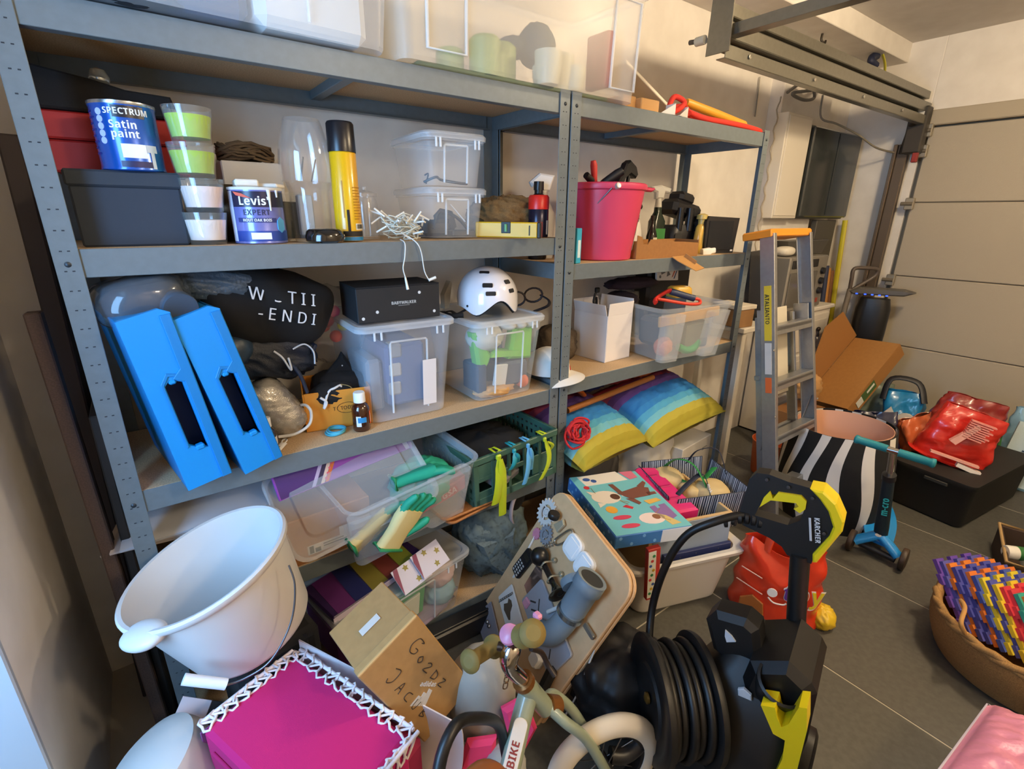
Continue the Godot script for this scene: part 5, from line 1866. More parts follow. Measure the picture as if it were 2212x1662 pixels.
func glove(o: Node3D, t: Transform3D, back: String, cuff: String) -> void:
	# garden glove: cream palm and cuff, green dipped fingers
	nb(t)
	loft([rr(0.09, 0.03, 0.014, 0.0, 4), rr(0.082, 0.03, 0.014, 0.03, 4), rr(0.08, 0.032, 0.015, 0.06, 4), rr(0.094, 0.036, 0.017, 0.1, 4), rr(0.09, 0.034, 0.016, 0.13, 4)])
	part(o, "glove_body", M(back, 0.85))
	nb(t)
	tube(V3([-0.045, 0.0, 0.016, 0.045, 0.0, 0.016, 0.045, 0.0, -0.016, -0.045, 0.0, -0.016]), 0.005, 6, true)
	part(o, "cuff", M("2c8f5c", 0.8))
	for k in 4:
		nb(t)
		var x := -0.033 + 0.022 * k
		tube(V3([x, 0.115, 0, x + 0.003 * (k - 1.5), 0.15, 0.006, x + 0.006 * (k - 1.5), 0.185 - 0.008 * absf(k - 1.5), 0.018, x + 0.006 * (k - 1.5), 0.195 - 0.008 * absf(k - 1.5), 0.022]), [0.0125, 0.0125, 0.011, 0.006], 8)
		part(o, "finger", M(cuff, 0.6))
	nb(t)
	tube(V3([0.035, 0.05, 0, 0.062, 0.085, 0.01, 0.068, 0.11, 0.02, 0.068, 0.118, 0.022]), [0.015, 0.014, 0.011, 0.006], 8)
	part(o, "thumb", M(cuff, 0.6))


func shelf_four() -> void:
	var y := 0.4802
	var o: Node3D
	# right unit: cushions and hammock
	pillow("striped blue and yellow cushion beside the twin posts", Vector3(0.245, 0.57, -0.12), Vector3(17, 8, -3), 0.47, 0.42, 0.2)
	pillow("striped blue and yellow cushion beside the stepladder", Vector3(0.8, 0.548, -0.14), Vector3(17, 3, 3), 0.6, 0.42, 0.21)
	rope_tangle("knotted red cord hanging over the cushion beside the twin posts", Vector3(0.07, 0.655, 0.045), Vector3(-20, 0, 10), Vector3(0.07, 0.07, 0.03), 11, 3)
	rope_tangle("knotted red cord lying on the far cushion by the stepladder", Vector3(0.93, 0.635, -0.2), Vector3(-60, 0, 0), Vector3(0.1, 0.06, 0.03), 9, 4)
	nb()
	tube(V3([-0.31, 0, 0, 0.31, 0.0, 0]), 0.013, 12)
	solo("hammock_bar", "wooden hammock spreader bar lying above the striped cushions", "bar", M("a8682c", 0.6, {"tex": "mdf", "ts": 4.0}), Vector3(0.42, 0.7, -0.1), Vector3(0, 6, 1))
	o = thing("hammock", "rolled red and blue striped hammock behind the cushions", "hammock", Vector3(0.55, 0.71, -0.3))
	var hc := ["9c1f2c", "8a1d30", "2b2f6c", "a0242a", "c4601c", "3a3a80"]
	for k in 6:
		nb()
		blob(Vector3(-0.4 + 0.16 * k, 0.01 + 0.012 * sin(k * 2.0), 0.02 * cos(k * 1.7)), Vector3(0.13, 0.065 - 0.01 * (k % 2), 0.07), 0.22, 2.2, 101 + k, 2.4)
		part(o, "hammock_fold", M(hc[k], 0.95))
	nb()
	tube(smooth(V3([-0.42, -0.02, 0.1, -0.36, 0.03, 0.11, -0.28, 0.01, 0.12, -0.24, -0.02, 0.12])), 0.022, 8, false, 0.5)
	part(o, "orange_stripe", M("d0661c", 0.9))
	nb()
	tube(smooth(V3([-0.1, 0.05, 0.06, 0.0, 0.035, 0.09, 0.1, 0.02, 0.08])), 0.02, 8, false, 0.4)
	part(o, "green_stripe", M("8b9a5a", 0.9))
	# bottom board of right unit: white bags and boxes
	o = thing("white_carton", "white carton on the bottom board behind the checked bag", "box", Vector3(1.0, 0.066, -0.17), Vector3(0, 6, 0))
	carton(o, 0.3, 0.26, 0.3, M("d9d3c6", 0.8))
	printed(o, "grey_print", [P2([0.06, 0.2, 0.11, 0.2, 0.11, 0.206, 0.06, 0.206]), P2([0.06, 0.19, 0.1, 0.19, 0.1, 0.194, 0.06, 0.194])], M("8f8a80", 0.7), xf(Vector3(0, 0, 0.1505)))
	nb()
	blob(Vector3(0, 0.18, 0), Vector3(0.17, 0.19, 0.13), -0.22, 1.5, 111, 2.6, 60, 36)
	solo("plastic_bag", "crumpled white plastic bag under the striped cushions", "bag", M("cfcac0", 0.5), Vector3(0.7, 0.085, -0.15))
	nb()
	blob(Vector3(0, 0.19, 0), Vector3(0.16, 0.2, 0.13), 0.12, 1.4, 112, 2.6, 40, 24)
	solo("grey_bag", "dark grey cloth bag on the bottom board behind the blue game box", "bag", M("4d4a48", 0.9), Vector3(0.36, 0.085, -0.2))
	# left unit, fourth board
	o = thing("clear_tub", "wide open clear tub with garden gloves and pegs, overhanging the fourth board", "storage tub", Vector3(-0.64, y + 0.03, -0.115), Vector3(5, 6, 4))
	nb()
	var w := 0.44
	var h := 0.2
	var d := 0.42
	loft([rr(w * 0.84, d * 0.84, 0.03, 0.0, 5), rr(w * 0.86, d * 0.86, 0.035, 0.01, 5), rr(w, d, 0.04, h - 0.015, 5), rr(w + 0.02, d + 0.02, 0.045, h, 5), rr(w - 0.004, d - 0.004, 0.04, h, 5), rr(w - 0.012, d - 0.012, 0.04, h - 0.02, 5)], true, false, true, 100)
	part(o, "tub", clearp("d9dee2", 0.26))
	for q in [-0.14, 0.1]:
		nb()
		loft([rr(0.14, 0.05, 0.02, 0.0, 4, q, 0.17), rr(0.15, 0.05, 0.02, h - 0.02, 4, q * 1.08, 0.2)])
		part(o, "moulded_leg", clearp("e4e8ea", 0.22))
	nb()
	blob(Vector3(0.08, 0.1, 0.08), Vector3(0.1, 0.07, 0.09), 0.2, 2.4, 121)
	part(o, "green_cloth", M("23a384", 0.8))
	nb()
	prism(P2([0.02, 0.04, 0.14, 0.05, 0.2, 0.06, 0.2, 0.11, 0.12, 0.1, 0.03, 0.08]), 0.04, 0.005, 0.14)
	part(o, "red_packet", M("c8434c", 0.6))
	txt(o, "GSA", 0.022, M("e4b0b0", 0.6), xf(Vector3(0.13, 0.075, 0.1625), Vector3(0, 0, 8)))
	nb()
	tube(smooth(V3([-0.12, 0.05, 0.17, -0.13, 0.02, 0.18, -0.09, 0.012, 0.18])), 0.009, 6)
	part(o, "red_peg", M("cf4a44", 0.5))
	# gloves over the rim
	o = thing("garden_glove", "cream and green garden glove hanging over the front rim of the tub", "glove", Vector3(-0.755, y + 0.06, 0.135), Vector3(14, 12, -34), "cream and green garden gloves")
	glove(o, Transform3D(), "d9c98c", "1f9a78")
	o = thing("garden_glove", "second cream and green garden glove folded beside the first on the tub rim", "glove", Vector3(-0.845, y + 0.075, 0.1), Vector3(30, 24, -62), "cream and green garden gloves")
	glove(o, Transform3D(), "cdbd84", "2f9a84")
	o = thing("garden_glove", "teal green garden glove lying inside the tub at the rim", "glove", Vector3(-0.68, y + 0.19, 0.02), Vector3(70, 10, -70), "cream and green garden gloves")
	glove(o, Transform3D(), "17977a", "17977a")
	# leaning lid
	o = thing("tub_lid", "loose clear tub lid leaning over the cardboard carton and the gloves", "lid", Vector3(-0.79, y + 0.2, 0.0), Vector3(38, 8, 9))
	nb()
	loft([rr(0.42, 0.26, 0.04, 0.0, 5), rr(0.44, 0.28, 0.045, 0.0, 5), rr(0.445, 0.285, 0.045, 0.012, 5), rr(0.43, 0.27, 0.04, 0.014, 5), rr(0.4, 0.24, 0.035, 0.008, 5), rr(0.34, 0.18, 0.03, 0.008, 5), rr(0.33, 0.17, 0.03, 0.014, 5)], false, true, true, 100)
	part(o, "lid_plate", clearp("d5dbe0", 0.3))
	# purple game
	o = thing("game_box", "purple cardboard game lid with a rainbow track tucked under the middle board", "game", Vector3(-0.785, y + 0.262, -0.06), Vector3(-20, 3, 5))
	nb()
	bx(Vector3.ZERO, Vector3(0.42, 0.075, 0.012), 0.002)
	bx(Vector3(0, 0.035, -0.06), Vector3(0.42, 0.006, 0.12), 0.002)
	part(o, "box_lid", M("8f3fa0", 0.5))
	nb(xf(Vector3(0, 0, 0.0064)))
	prism(P2([-0.205, -0.034, -0.08, -0.034, -0.055, 0.034, -0.205, 0.034]), 0.0006)
	part(o, "dark_print", M("43206c", 0.5))
	var tc := ["b9a9c8", "2a2048", "e6c9b4", "d9682c"]
	for k in 4:
		nb(xf(Vector3(-0.075 + 0.013 * k, 0, 0.0068)))
		prism(P2([-0.045, -0.034, -0.034, -0.034, 0.012, 0.034, 0.0, 0.034]), 0.0006)
		part(o, "track_print", M(tc[k], 0.5))
	nb(xf(Vector3(0, 0, 0.0073)))
	for k in 5:
		prism(circ(0.004, 8, -0.075 + 0.009 * k, -0.024 + 0.0125 * k), 0.0006)
	part(o, "pink_dots", M("e05a6c", 0.5)).set_meta("kind", "stuff")
	nb(xf(Vector3(0.165, 0, 0.0066)))
	prism(P2([0.0, 0.034, 0.018, 0.034, 0.034, -0.034, 0.02, -0.034]), 0.0006)
	part(o, "white_print", M("c7bcd8", 0.5))
	# carton with label
	o = thing("carton", "brown cardboard carton with a white shipping label on the fourth board", "box", Vector3(-0.9, y, -0.16), Vector3(0, 2, 0))
	carton(o, 0.3, 0.15, 0.3, M("a9713c", 0.85, {"tex": "soft", "ts": 3.0}))
	nb()
	bx(Vector3(0.02, 0.038, 0.1503), Vector3(0.13, 0.03, 0.0006), 0.0002)
	bx(Vector3(0.1, 0.066, 0.1503), Vector3(0.1, 0.03, 0.0006), 0.0002)
	part(o, "shipping_label", M("d9d4cf", 0.7))
	printed(o, "label_print", [P2([-0.04, 0.026, -0.028, 0.026, -0.028, 0.05, -0.04, 0.05]), P2([-0.024, 0.026, -0.008, 0.026, -0.008, 0.04, -0.024, 0.04]), P2([0.0, 0.036, 0.07, 0.036, 0.07, 0.039, 0.0, 0.039]), P2([0.0, 0.044, 0.06, 0.044, 0.06, 0.047, 0.0, 0.047])], M("3c3a3a", 0.7), xf(Vector3(0, 0, 0.1508)))
	# wooden trays under the green crate
	for k in 2:
		nb()
		loft([rr(0.2, 0.24, 0.02, 0, 4), rr(0.22, 0.26, 0.024, 0.006, 4), rr(0.225, 0.265, 0.024, 0.014, 4), rr(0.205, 0.245, 0.02, 0.014, 4), rr(0.2, 0.24, 0.02, 0.007, 4)])
		solo("wooden_tray", ["lower light wooden tray jutting out beside the green crate", "upper light wooden tray jutting out beside the green crate"][k], "tray", M("bb7a42", 0.5, {"tex": "mdf", "ts": 3.0}), Vector3(-0.43 - 0.006 * k, y + 0.0145 * k, -0.06), Vector3(0, 8 - 5 * k, 0), "two wooden trays")
	# white boards sticking out past the corner post
	for k in 3:
		nb()
		prism(P2([-0.18, -0.12, 0.16, -0.14, 0.18, 0.02, 0.15, 0.14, -0.12, 0.12]), 0.006)
		solo("paper_board", ["lowest white paper board sticking out past the corner post", "middle white paper board of the pile at the corner post", "topmost white paper board of the pile at the corner post"][k], "board", M(["cfc4bd", "c6bbb6", "c9cdd6"][k], 0.75), Vector3(-1.2 + 0.01 * k, 0.67 + 0.0075 * k, -0.2), Vector3(-80, 5 * k - 6, 2), "white boards at the corner post")
	green_crate(Vector3(-0.235, y + 0.03, -0.12), Vector3(0, 1, 3))


func green_crate(p: Vector3, r: Vector3) -> void:
	var o := thing("folding_crate", "dark green folding crate with ribbons tied to its rim", "crate", p, r)
	var g := M("3d5f4f", 0.5)
	var w := 0.36
	var h := 0.185
	var d := 0.36
	nb()
	bx(Vector3(0, 0.003, 0), Vector3(w, 0.006, d), 0.002)
	part(o, "crate_floor", g)
	# front: frame with openings
	var bars := func(len: float):
		nb()
		bx(Vector3(0, 0.015, 0), Vector3(len, 0.03, 0.008), 0.002)
		bx(Vector3(0, h - 0.012, 0.002), Vector3(len + 0.01, 0.024, 0.014), 0.003)
		bx(Vector3(0, 0.1, 0), Vector3(len, 0.018, 0.006), 0.002)
		for k in 6:
			bx(Vector3((k - 2.5) * len / 5.2, h * 0.5, 0), Vector3(0.02 if k == 0 or k == 5 else 0.014, h, 0.008), 0.002)
	bars.call(w)
	bx(Vector3(-w * 0.34, 0.13, 0), Vector3(w * 0.3, 0.05, 0.005), 0.001)
	bx(Vector3(w * 0.34, 0.065, 0), Vector3(w * 0.3, 0.06, 0.005), 0.001)
	bx(Vector3(-w * 0.34, 0.04, 0), Vector3(w * 0.3, 0.03, 0.005), 0.001)
	part(o, "crate_side", g).position = Vector3(0, 0, d * 0.5)
	bars.call(w)
	part(o, "crate_side", g).position = Vector3(0, 0, -d * 0.5)
	for s in [-1, 1]:
		nb()
		bx(Vector3(0, 0.012, 0), Vector3(d, 0.024, 0.008), 0.002)
		bx(Vector3(0, h - 0.012, 0.002), Vector3(d + 0.01, 0.024, 0.014), 0.003)
		for k in 4:
			bx(Vector3(0, 0.04 + 0.035 * k, 0), Vector3(d, 0.017, 0.006), 0.001)
		for k in 13:
			bx(Vector3((k - 6) * d / 12.5, h * 0.5, 0), Vector3(0.013, h, 0.008), 0.001)
		var q := part(o, "crate_side", g)
		q.transform = xf(Vector3(s * w * 0.5, 0, 0), Vector3(0, 90 * s, 0))
	nb()
	blob(Vector3(-0.02, 0.09, -0.02), Vector3(0.14, 0.07, 0.13), 0.25, 2.4, 131, 2.6)
	solo("black_cloth", "black cloth piled inside the green folding crate", "cloth", M("161618", 0.95), p)
	nb()
	bx(Vector3(-0.08, 0.1, 0.08), Vector3(0.12, 0.03, 0.14), 0.006)
	part(o, "grey_pad", M("6a6a6c", 0.8)).rotation = Vector3(0.2, 0.3, 0.1)
	var rc := ["b5c41e", "1f8f9c", "5fa6d0", "b9c526"]
	var rl := ["broad lime yellow ribbon with the longest tails on the green crate", "short teal ribbon knotted on the green crate rim", "light blue ribbon hanging from the green crate rim", "lime yellow ribbon looped nearest the twin posts on the crate"]
	var rx := [-0.1, -0.035, 0.025, 0.1]
	var lens := [[0.17, 0.235], [0.06, 0.05], [0.14, 0.1], [0.15, 0.06]]
	for k in 4:
		var t := thing("ribbon", rl[k], "ribbon", p + Vector3(rx[k], h + 0.002 + rx[k] * 0.05, d * 0.5), Vector3(0, 4, 0), "ribbons tied to the green crate")
		nb()
		var wd: float = 0.015 if k == 0 else 0.01
		tube(V3([-wd * 0.6, 0.008, -0.012, wd * 0.6, 0.008, -0.012, wd * 0.7, 0.008, 0.02, -wd * 0.7, 0.006, 0.02]), 0.006, 6, true, 0.4)
		bx(Vector3(0, -0.012, 0.024), Vector3(wd * 1.4, 0.018, 0.012), 0.004)
		part(t, "knot", M(rc[k], 0.45))
		for s in 2:
			var L: float = lens[k][s]
			var sw := (-0.012 if s == 0 else 0.016) * (1.4 if k == 3 else 1.0)
			nb()
			sheet(10, 3, func(u: float, v: float):
				var ww := wd * (0.5 + minf(1.0, u * 5.0) * 0.6)
				return Vector3(sw * u * (1.5 if k != 3 else 1.0) + (v - 0.5) * 2.0 * ww * (0.75 if s == 1 and k != 0 else 1.0) + (0.02 * sin(u * PI) if k == 3 else 0.0), -0.014 - u * L, 0.026 + 0.012 * sin(u * 3.0 + s) + 0.004 * sin(v * 3.0)), 0.0006)
			part(t, "tail", M(rc[k], 0.45))


func bottom_left() -> void:
	var y := 0.0652
	var o := thing("clear_tub", "long clear lidded tub with green and pink contents on the bottom board", "storage tub", Vector3(-0.69, y, -0.125), Vector3(0, 10, 0))
	tub_part(o, 0.5, 0.36, 0.225, clearp("dde2e2", 0.2), 0.86)
	lid_part(o, 0.5, 0.36, 0.23, clearp("dfe4e8", 0.34))
	nb()
	prism(P2([-0.06, 0.02, 0.08, 0.04, 0.1, 0.16, -0.1, 0.15, -0.12, 0.07]), 0.06, 0.01, 0.1)
	part(o, "green_bag", M("3f9a52", 0.7))
	nb()
	prism(P2([-0.04, 0.05, 0.05, 0.06, 0.06, 0.14, -0.07, 0.13]), 0.01, 0.002, 0.137)
	part(o, "cream_card", M("d5d3b4", 0.7))
	nb()
	blob(Vector3(0.17, 0.14, 0.1), Vector3(0.06, 0.05, 0.05), 0.15, 2.0, 141)
	part(o, "pink_bundle", M("d9b9b4", 0.8))
	nb()
	blob(Vector3(0.17, 0.06, 0.1), Vector3(0.06, 0.05, 0.05), 0.15, 2.0, 142)
	part(o, "blue_bundle", M("8fb2bd", 0.8))
	nb()
	blob(Vector3(0.02, 0.02, 0.1), Vector3(0.2, 0.02, 0.06), 0.2, 2.0, 143)
	part(o, "mauve_cloth", M("8b7b8a", 0.8))
	nb()
	bx(Vector3(-0.17, 0.1, 0.02), Vector3(0.14, 0.16, 0.24), 0.02)
	part(o, "violet_bundle", M("70377f", 0.8))
	# things lying on its lid
	o = thing("party_pack", "clear packet with a purple and rainbow print lying on the tub lid", "package", Vector3(-0.76, y + 0.244, -0.06), Vector3(2, 14, 3))
	nb()
	bx(Vector3(0, 0.012, 0), Vector3(0.36, 0.022, 0.18), 0.006)
	part(o, "packet", M("35234f", 0.4))
	var pc := ["5c2a68", "242b62", "7d7434", "7a3a34", "98a03c"]
	for k in 5:
		nb(xf(Vector3(-0.13 + 0.06 * k, 0.0232, 0.0), Vector3(-90, 0, 0)))
		prism(P2([-0.03, -0.085, 0.03, -0.085, 0.05, 0.085, -0.02, 0.085]), 0.0008)
		part(o, "print_stripe", M(pc[k], 0.45))
	nb(xf(Vector3(-0.06, 0.012, 0.0905)))
	bx(Vector3.ZERO, Vector3(0.24, 0.02, 0.001), 0.0003)
	part(o, "pale_edge", M("cdbfd0", 0.5))
	for k in 2:
		o = thing("star_card", ["white card with gold stars sticking out over the tub lid, upper one", "white card with gold stars lying lower on the tub lid"][k], "card", Vector3(-0.575 - 0.075 * k, y + 0.285 - 0.015 * k, 0.03 + 0.015 * k), Vector3(-48, 10, 6), "white cards with gold stars")
		nb()
		bx(Vector3.ZERO, Vector3(0.115, 0.085, 0.002), 0.0005)
		part(o, "card", M("d6d0dc", 0.6))
		for q in [[-0.008, 0.028], [0.036, 0.01], [0.012, -0.025]]:
			nb(xf(Vector3(q[0], q[1], 0.0014)))
			var sp := PackedVector2Array()
			for i in 10:
				var a := TAU * i / 10.0
				sp.append(Vector2(sin(a), cos(a)) * (0.012 if i % 2 == 0 else 0.006))
			prism(sp, 0.0008)
			part(o, "gold_star", M("8f8236", 0.5))
		nb(xf(Vector3(-0.045, 0.0, 0.0014)))
		prism(P2([-0.012, -0.042, 0.012, 0.042, -0.004, 0.042, -0.012, 0.02]), 0.0008)
		part(o, "red_swirl", M("7a1f4c", 0.5))
	# bag of grey cloth
	o = thing("cloth_bag", "clear bag of blue grey patterned cloth on the bottom board under the green crate", "bag", Vector3(-0.235, y + 0.012, -0.12), Vector3(0, -10, 0))
	nb()
	blob(Vector3(0.0, 0.15, 0.0), Vector3(0.14, 0.15, 0.12), 0.16, 1.6, 151, 2.4, 60, 36)
	part(o, "patterned_cloth", M("5c6e74", 0.85, {"tex": "dirt", "ts": 5.0}))
	nb()
	blob(Vector3(-0.05, 0.21, 0.05), Vector3(0.08, 0.06, 0.06), 0.16, 1.6, 152)
	part(o, "pale_cloth", M("74868a", 0.85, {"tex": "dirt", "ts": 5.0}))
	nb()
	prism(P2([-0.1, 0.2, 0.06, 0.22, 0.06, 0.1, 0.03, 0.0, 0.01, 0.01, -0.06, 0.09]), 0.05, 0.015, 0.1)
	part(o, "cloth_fold", M("687a80", 0.8, {"tex": "dirt", "ts": 5.0}))
	o = thing("headphones", "dark headphones with a pale padded band hanging under the green crate", "headphones", Vector3(-0.155, 0.36, -0.03), Vector3(0, 20, 0))
	nb()
	var pts := PackedVector3Array()
	for i in 12:
		var a := PI * 0.55 + PI * 0.75 * i / 11.0
		pts.append(Vector3(cos(a) * 0.06, sin(a) * 0.075, 0))
	tube(pts, 0.009, 8, false, 0.6)
	part(o, "band", M("a99a9a", 0.6))
	nb()
	blob(Vector3(0.01, 0.03, -0.03), Vector3(0.06, 0.055, 0.03), 0.1, 2.0, 155)
	part(o, "ear_cup", M("151517", 0.8))


# ---------------------------------------------------------------- things on the floor before the shelving
func xb(x: Vector3, y: Vector3, p: Vector3) -> Transform3D:
	x = x.normalized()
	y = (y - x * y.dot(x)).normalized()
	return Transform3D(Basis(x, y, x.cross(y)), p)


func floor_left() -> void:
	var o: Node3D
	# tall dark panels and slats in the corner
	nb()
	bx(Vector3(0, 0.8, 0), Vector3(0.04, 1.6, 0.16), 0.004)
	solo("dark_plank", "tall dark brown panel standing in the corner beside the shelving post", "plank", M("3a3230", 0.7), Vector3(-1.4, 0.001, -0.38), Vector3(0, 0, -1.5))
	nb()
	bx(Vector3(0, 0.62, 0), Vector3(0.028, 1.24, 0.05), 0.003)
	solo("wooden_pole", "brown wooden slat leaning in the corner before the dark panel", "pole", M("5b4a42", 0.7, {"tex": "mdf", "ts": 3.0}), Vector3(-1.36, 0.001, -0.08), Vector3(-3, 0, 1))
	nb()
	bx(Vector3(0, 0.5, 0), Vector3(0.02, 1.0, 0.28), 0.003)
	solo("dark_plank", "shorter black panel leaning in the corner behind the white bucket", "plank", M("26221f", 0.6), Vector3(-1.345, 0.001, -0.24), Vector3(0, 0, -1))
	# big white bucket
	var n := Vector3(-0.324, 0.944, -0.061).normalized()
	o = thing("bucket", "big white plastic mixing bucket tilted on top of the pink felt box", "bucket")
	o.transform = xb(Vector3(0.9, 0.3, 0.3), n, Vector3(-1.116, 0.498, 0.186))
	nb()
	lathe(V2([0, 0, 0.12, 0, 0.128, 0.004, 0.134, 0.014, 0.164, 0.205, 0.172, 0.21, 0.178, 0.218, 0.178, 0.226, 0.173, 0.23, 0.166, 0.228, 0.161, 0.21, 0.13, 0.016, 0.12, 0.008, 0, 0.008]), 64)
	part(o, "bucket_body", M("c9c6c3", 0.4))
	# pouring lip on the side towards the wall
	var li := o.transform.basis.inverse() * Vector3(-0.8, 0.0, 0.62)
	li.y = 0
	li = li.normalized()
	var sd := Vector3.UP.cross(li)
	nb(Transform3D(Basis(sd, Vector3.UP, sd.cross(Vector3.UP)), li * 0.168 + Vector3(0, 0.214, 0)))
	blob(Vector3.ZERO, Vector3(0.05, 0.018, 0.034), 0.0, 1.0, 1, 2.2)
	part(o, "pouring_lip", M("c9c6c3", 0.4))
	nb()
	var hp := PackedVector3Array()
	var inv := o.transform.affine_inverse()
	for q in V3([-1.043, 0.74, 0.33, -1.04, 0.7, 0.345, -1.055, 0.64, 0.36, -1.085, 0.59, 0.37, -1.12, 0.555, 0.372, -1.165, 0.54, 0.366, -1.2, 0.54, 0.36]):
		hp.append(inv * q)
	tube(smooth(hp), 0.0022, 6)
	part(o, "wire_handle", M("77787c", 0.3, {"m": 0.9}))
	nb()
	tube(PackedVector3Array([inv * Vector3(-1.195, 0.545, 0.364), inv * Vector3(-1.26, 0.585, 0.345)]), 0.011, 12)
	part(o, "handle_grip", M("dfe3ea", 0.4))
	# what the bucket rests on
	nb()
	bx(Vector3(0, 0.22, 0), Vector3(0.2, 0.44, 0.2), 0.02)
	o = thing("black_bag", "black zipped bag standing under the white bucket", "bag", Vector3(-1.09, 0.001, 0.12), Vector3(0, 10, 0))
	part(o, "bag_body", M("141315", 0.9))
	nb()
	tube(smooth(V3([-0.06, 0.44, 0.09, -0.04, 0.36, 0.115, 0.04, 0.36, 0.115, 0.06, 0.43, 0.09])), 0.008, 8, false, 0.4)
	part(o, "carry_strap", M("1d1b1e", 0.9))
	# pink felt box with lace
	o = thing("felt_box", "bright pink felt storage box edged with white lace", "box", Vector3(-1.253, 0.0, 0.335), Vector3(0, 21.5, 0))
	nb()
	bx(Vector3(0.11, 0.218, 0.185), Vector3(0.22, 0.436, 0.37), 0.01)
	part(o, "box_body", M("c21a66", 0.95, {"nrm": "weave", "ts": 6.0, "ns": 0.3}))
	nb()
	bx(Vector3(-0.003, 0.2, 0.185), Vector3(0.008, 0.4, 0.3), 0.003)
	part(o, "side_panel", M("b0165a", 0.95))
	var lace := M("e6dce0", 0.7)
	for k in 3:
		nb()
		var nl: int = [9, 13, 7][k]
		for i in nl:
			var t: float = (i + 0.5) / nl
			var c := Vector3(0.22 * t, 0.437, 0.0) if k == 0 else (Vector3(0.222, 0.437, 0.37 * t) if k == 1 else Vector3(0.08 + 0.14 * t, 0.43, 0.372))
			var pts := PackedVector3Array()
			for j in 10:
				var a := TAU * j / 10.0
				var rr3: float = 0.015 + 0.004 * cos(a * 3.0 + i)
				pts.append(c + (Vector3(cos(a) * rr3, 0.001 + 0.004 * sin(a * 2.0), sin(a) * rr3) if k < 2 else Vector3(cos(a) * rr3, sin(a) * rr3 * 1.6 - 0.01, 0.003)))
			tube(pts, 0.003, 5, true)
			if k != 1 or i % 2 == 0:
				tube(PackedVector3Array([c - Vector3(0.01, -0.002, 0.01), c + Vector3(0.01, 0.003, 0.01)]), 0.0028, 5)
		var L := [V3([0, 0.437, -0.012, 0.22, 0.437, -0.012]), V3([0.232, 0.437, 0, 0.232, 0.437, 0.37]), V3([0.08, 0.436, 0.38, 0.235, 0.436, 0.38])]
		tube(L[k], 0.005, 6)
		var lp := part(o, "lace_trim", lace)
		lp.set_meta("kind", "stuff")
	nb()
	bx(Vector3(0.05, 0.36, -0.016), Vector3(0.1, 0.1, 0.004), 0.001)
	part(o, "violet_band", M("8d4a7c", 0.8))
	# black and white checked item and the white pail
	o = thing("checked_board", "black and white checked folded board behind the white pail", "board", Vector3(-1.285, 0.29, 0.24), Vector3(-55, 20, 40))
	for i in 3:
		for j in 2:
			nb()
			bx(Vector3((i - 1) * 0.066, (j - 0.5) * 0.066, 0), Vector3(0.065, 0.065, 0.006), 0.001)
			part(o, "square", M("121112" if (i + j) % 2 == 0 else "cbb8b8", 0.6))
	o = thing("pail", "white plastic pail lying on its side under the pink felt box corner", "pail", Vector3(-1.3, 0.25, 0.3), Vector3(-20, 30, 20))
	nb()
	lathe(V2([0, -0.13, 0.08, -0.13, 0.09, -0.12, 0.105, 0.1, 0.1, 0.125, 0.07, 0.142, 0, 0.148]), 40)
	part(o, "pail_body", M("bcb7b1", 0.5))
	nb()
	for k in 3:
		bx(Vector3(0.098 - 0.002 * k, 0.06 - 0.04 * k, 0.03), Vector3(0.004, 0.012, 0.006), 0.001)
	part(o, "vent_holes", M("8a8682", 0.5)).set_meta("kind", "stuff")
	# paper gift bag with dark pink inside
	o = thing("gift_bag", "white paper gift bag gaping open beside the felt box, deep pink inside", "bag", Vector3(-1.01, 0.0, 0.45), Vector3(0, 24, 0))
	nb()
	sheet(10, 8, func(u: float, v: float):
		return Vector3(0.06 + 0.09 * sin(v * 2.0) * u, 0.05 + 0.41 * v - 0.1 * u * v, -0.2 + 0.42 * u), 0.003)
	part(o, "paper_side", M("ddd5d6", 0.6))
	nb()
	sheet(8, 8, func(u: float, v: float):
		return Vector3(0.0 + 0.03 * sin(v * 3.0), 0.05 + 0.37 * v, -0.19 + 0.36 * u), 0.003)
	part(o, "paper_side", M("d9cfd2", 0.6))
	nb()
	bx(Vector3(0.05, 0.18, 0.0), Vector3(0.09, 0.3, 0.3), 0.01)
	part(o, "pink_lining", M("8f123f", 0.8))
	nb()
	tube(smooth(V3([0.1, 0.46, -0.02, 0.12, 0.49, 0.0, 0.14, 0.46, 0.04, 0.13, 0.41, 0.06])), 0.011, 8, false, 0.5)
	part(o, "black_ribbon", M("151316", 0.7))
	# shoe box with handwriting
	o = thing("shoe_box", "brown cardboard shoe box with handwriting and a three stripe logo, tipped on end", "box")
	o.transform = xf(Vector3(-0.976, 0.554, 0.512), Vector3(114.846, -94.745, -100.303))
	var cb := M("a8814e", 0.8, {"tex": "soft", "ts": 3.0})
	nb()
	bx(Vector3(0.0775, -0.0835, 0.153), Vector3(0.153, 0.163, 0.304), 0.002)
	part(o, "box_body", cb)
	nb()
	bx(Vector3(0.0775, -0.012, 0.153), Vector3(0.159, 0.026, 0.31), 0.003)
	part(o, "box_lid", M("ae8752", 0.8, {"tex": "soft", "ts": 3.0}))
	nb()
	bx(Vector3(0.0775, -0.003, 0.0), Vector3(0.157, 0.007, 0.006), 0.002)
	part(o, "fold_edge", M("c49a60", 0.8))
	# lettering lies on the large face (+y) reading along the box
	var ink := M("3b2b1c", 0.7)
	var tf := Transform3D(Basis(Vector3(0, 0, 1), Vector3(1, 0, 0), Vector3(0, 1, 0)), Vector3(0.1, 0.0012, 0.15))
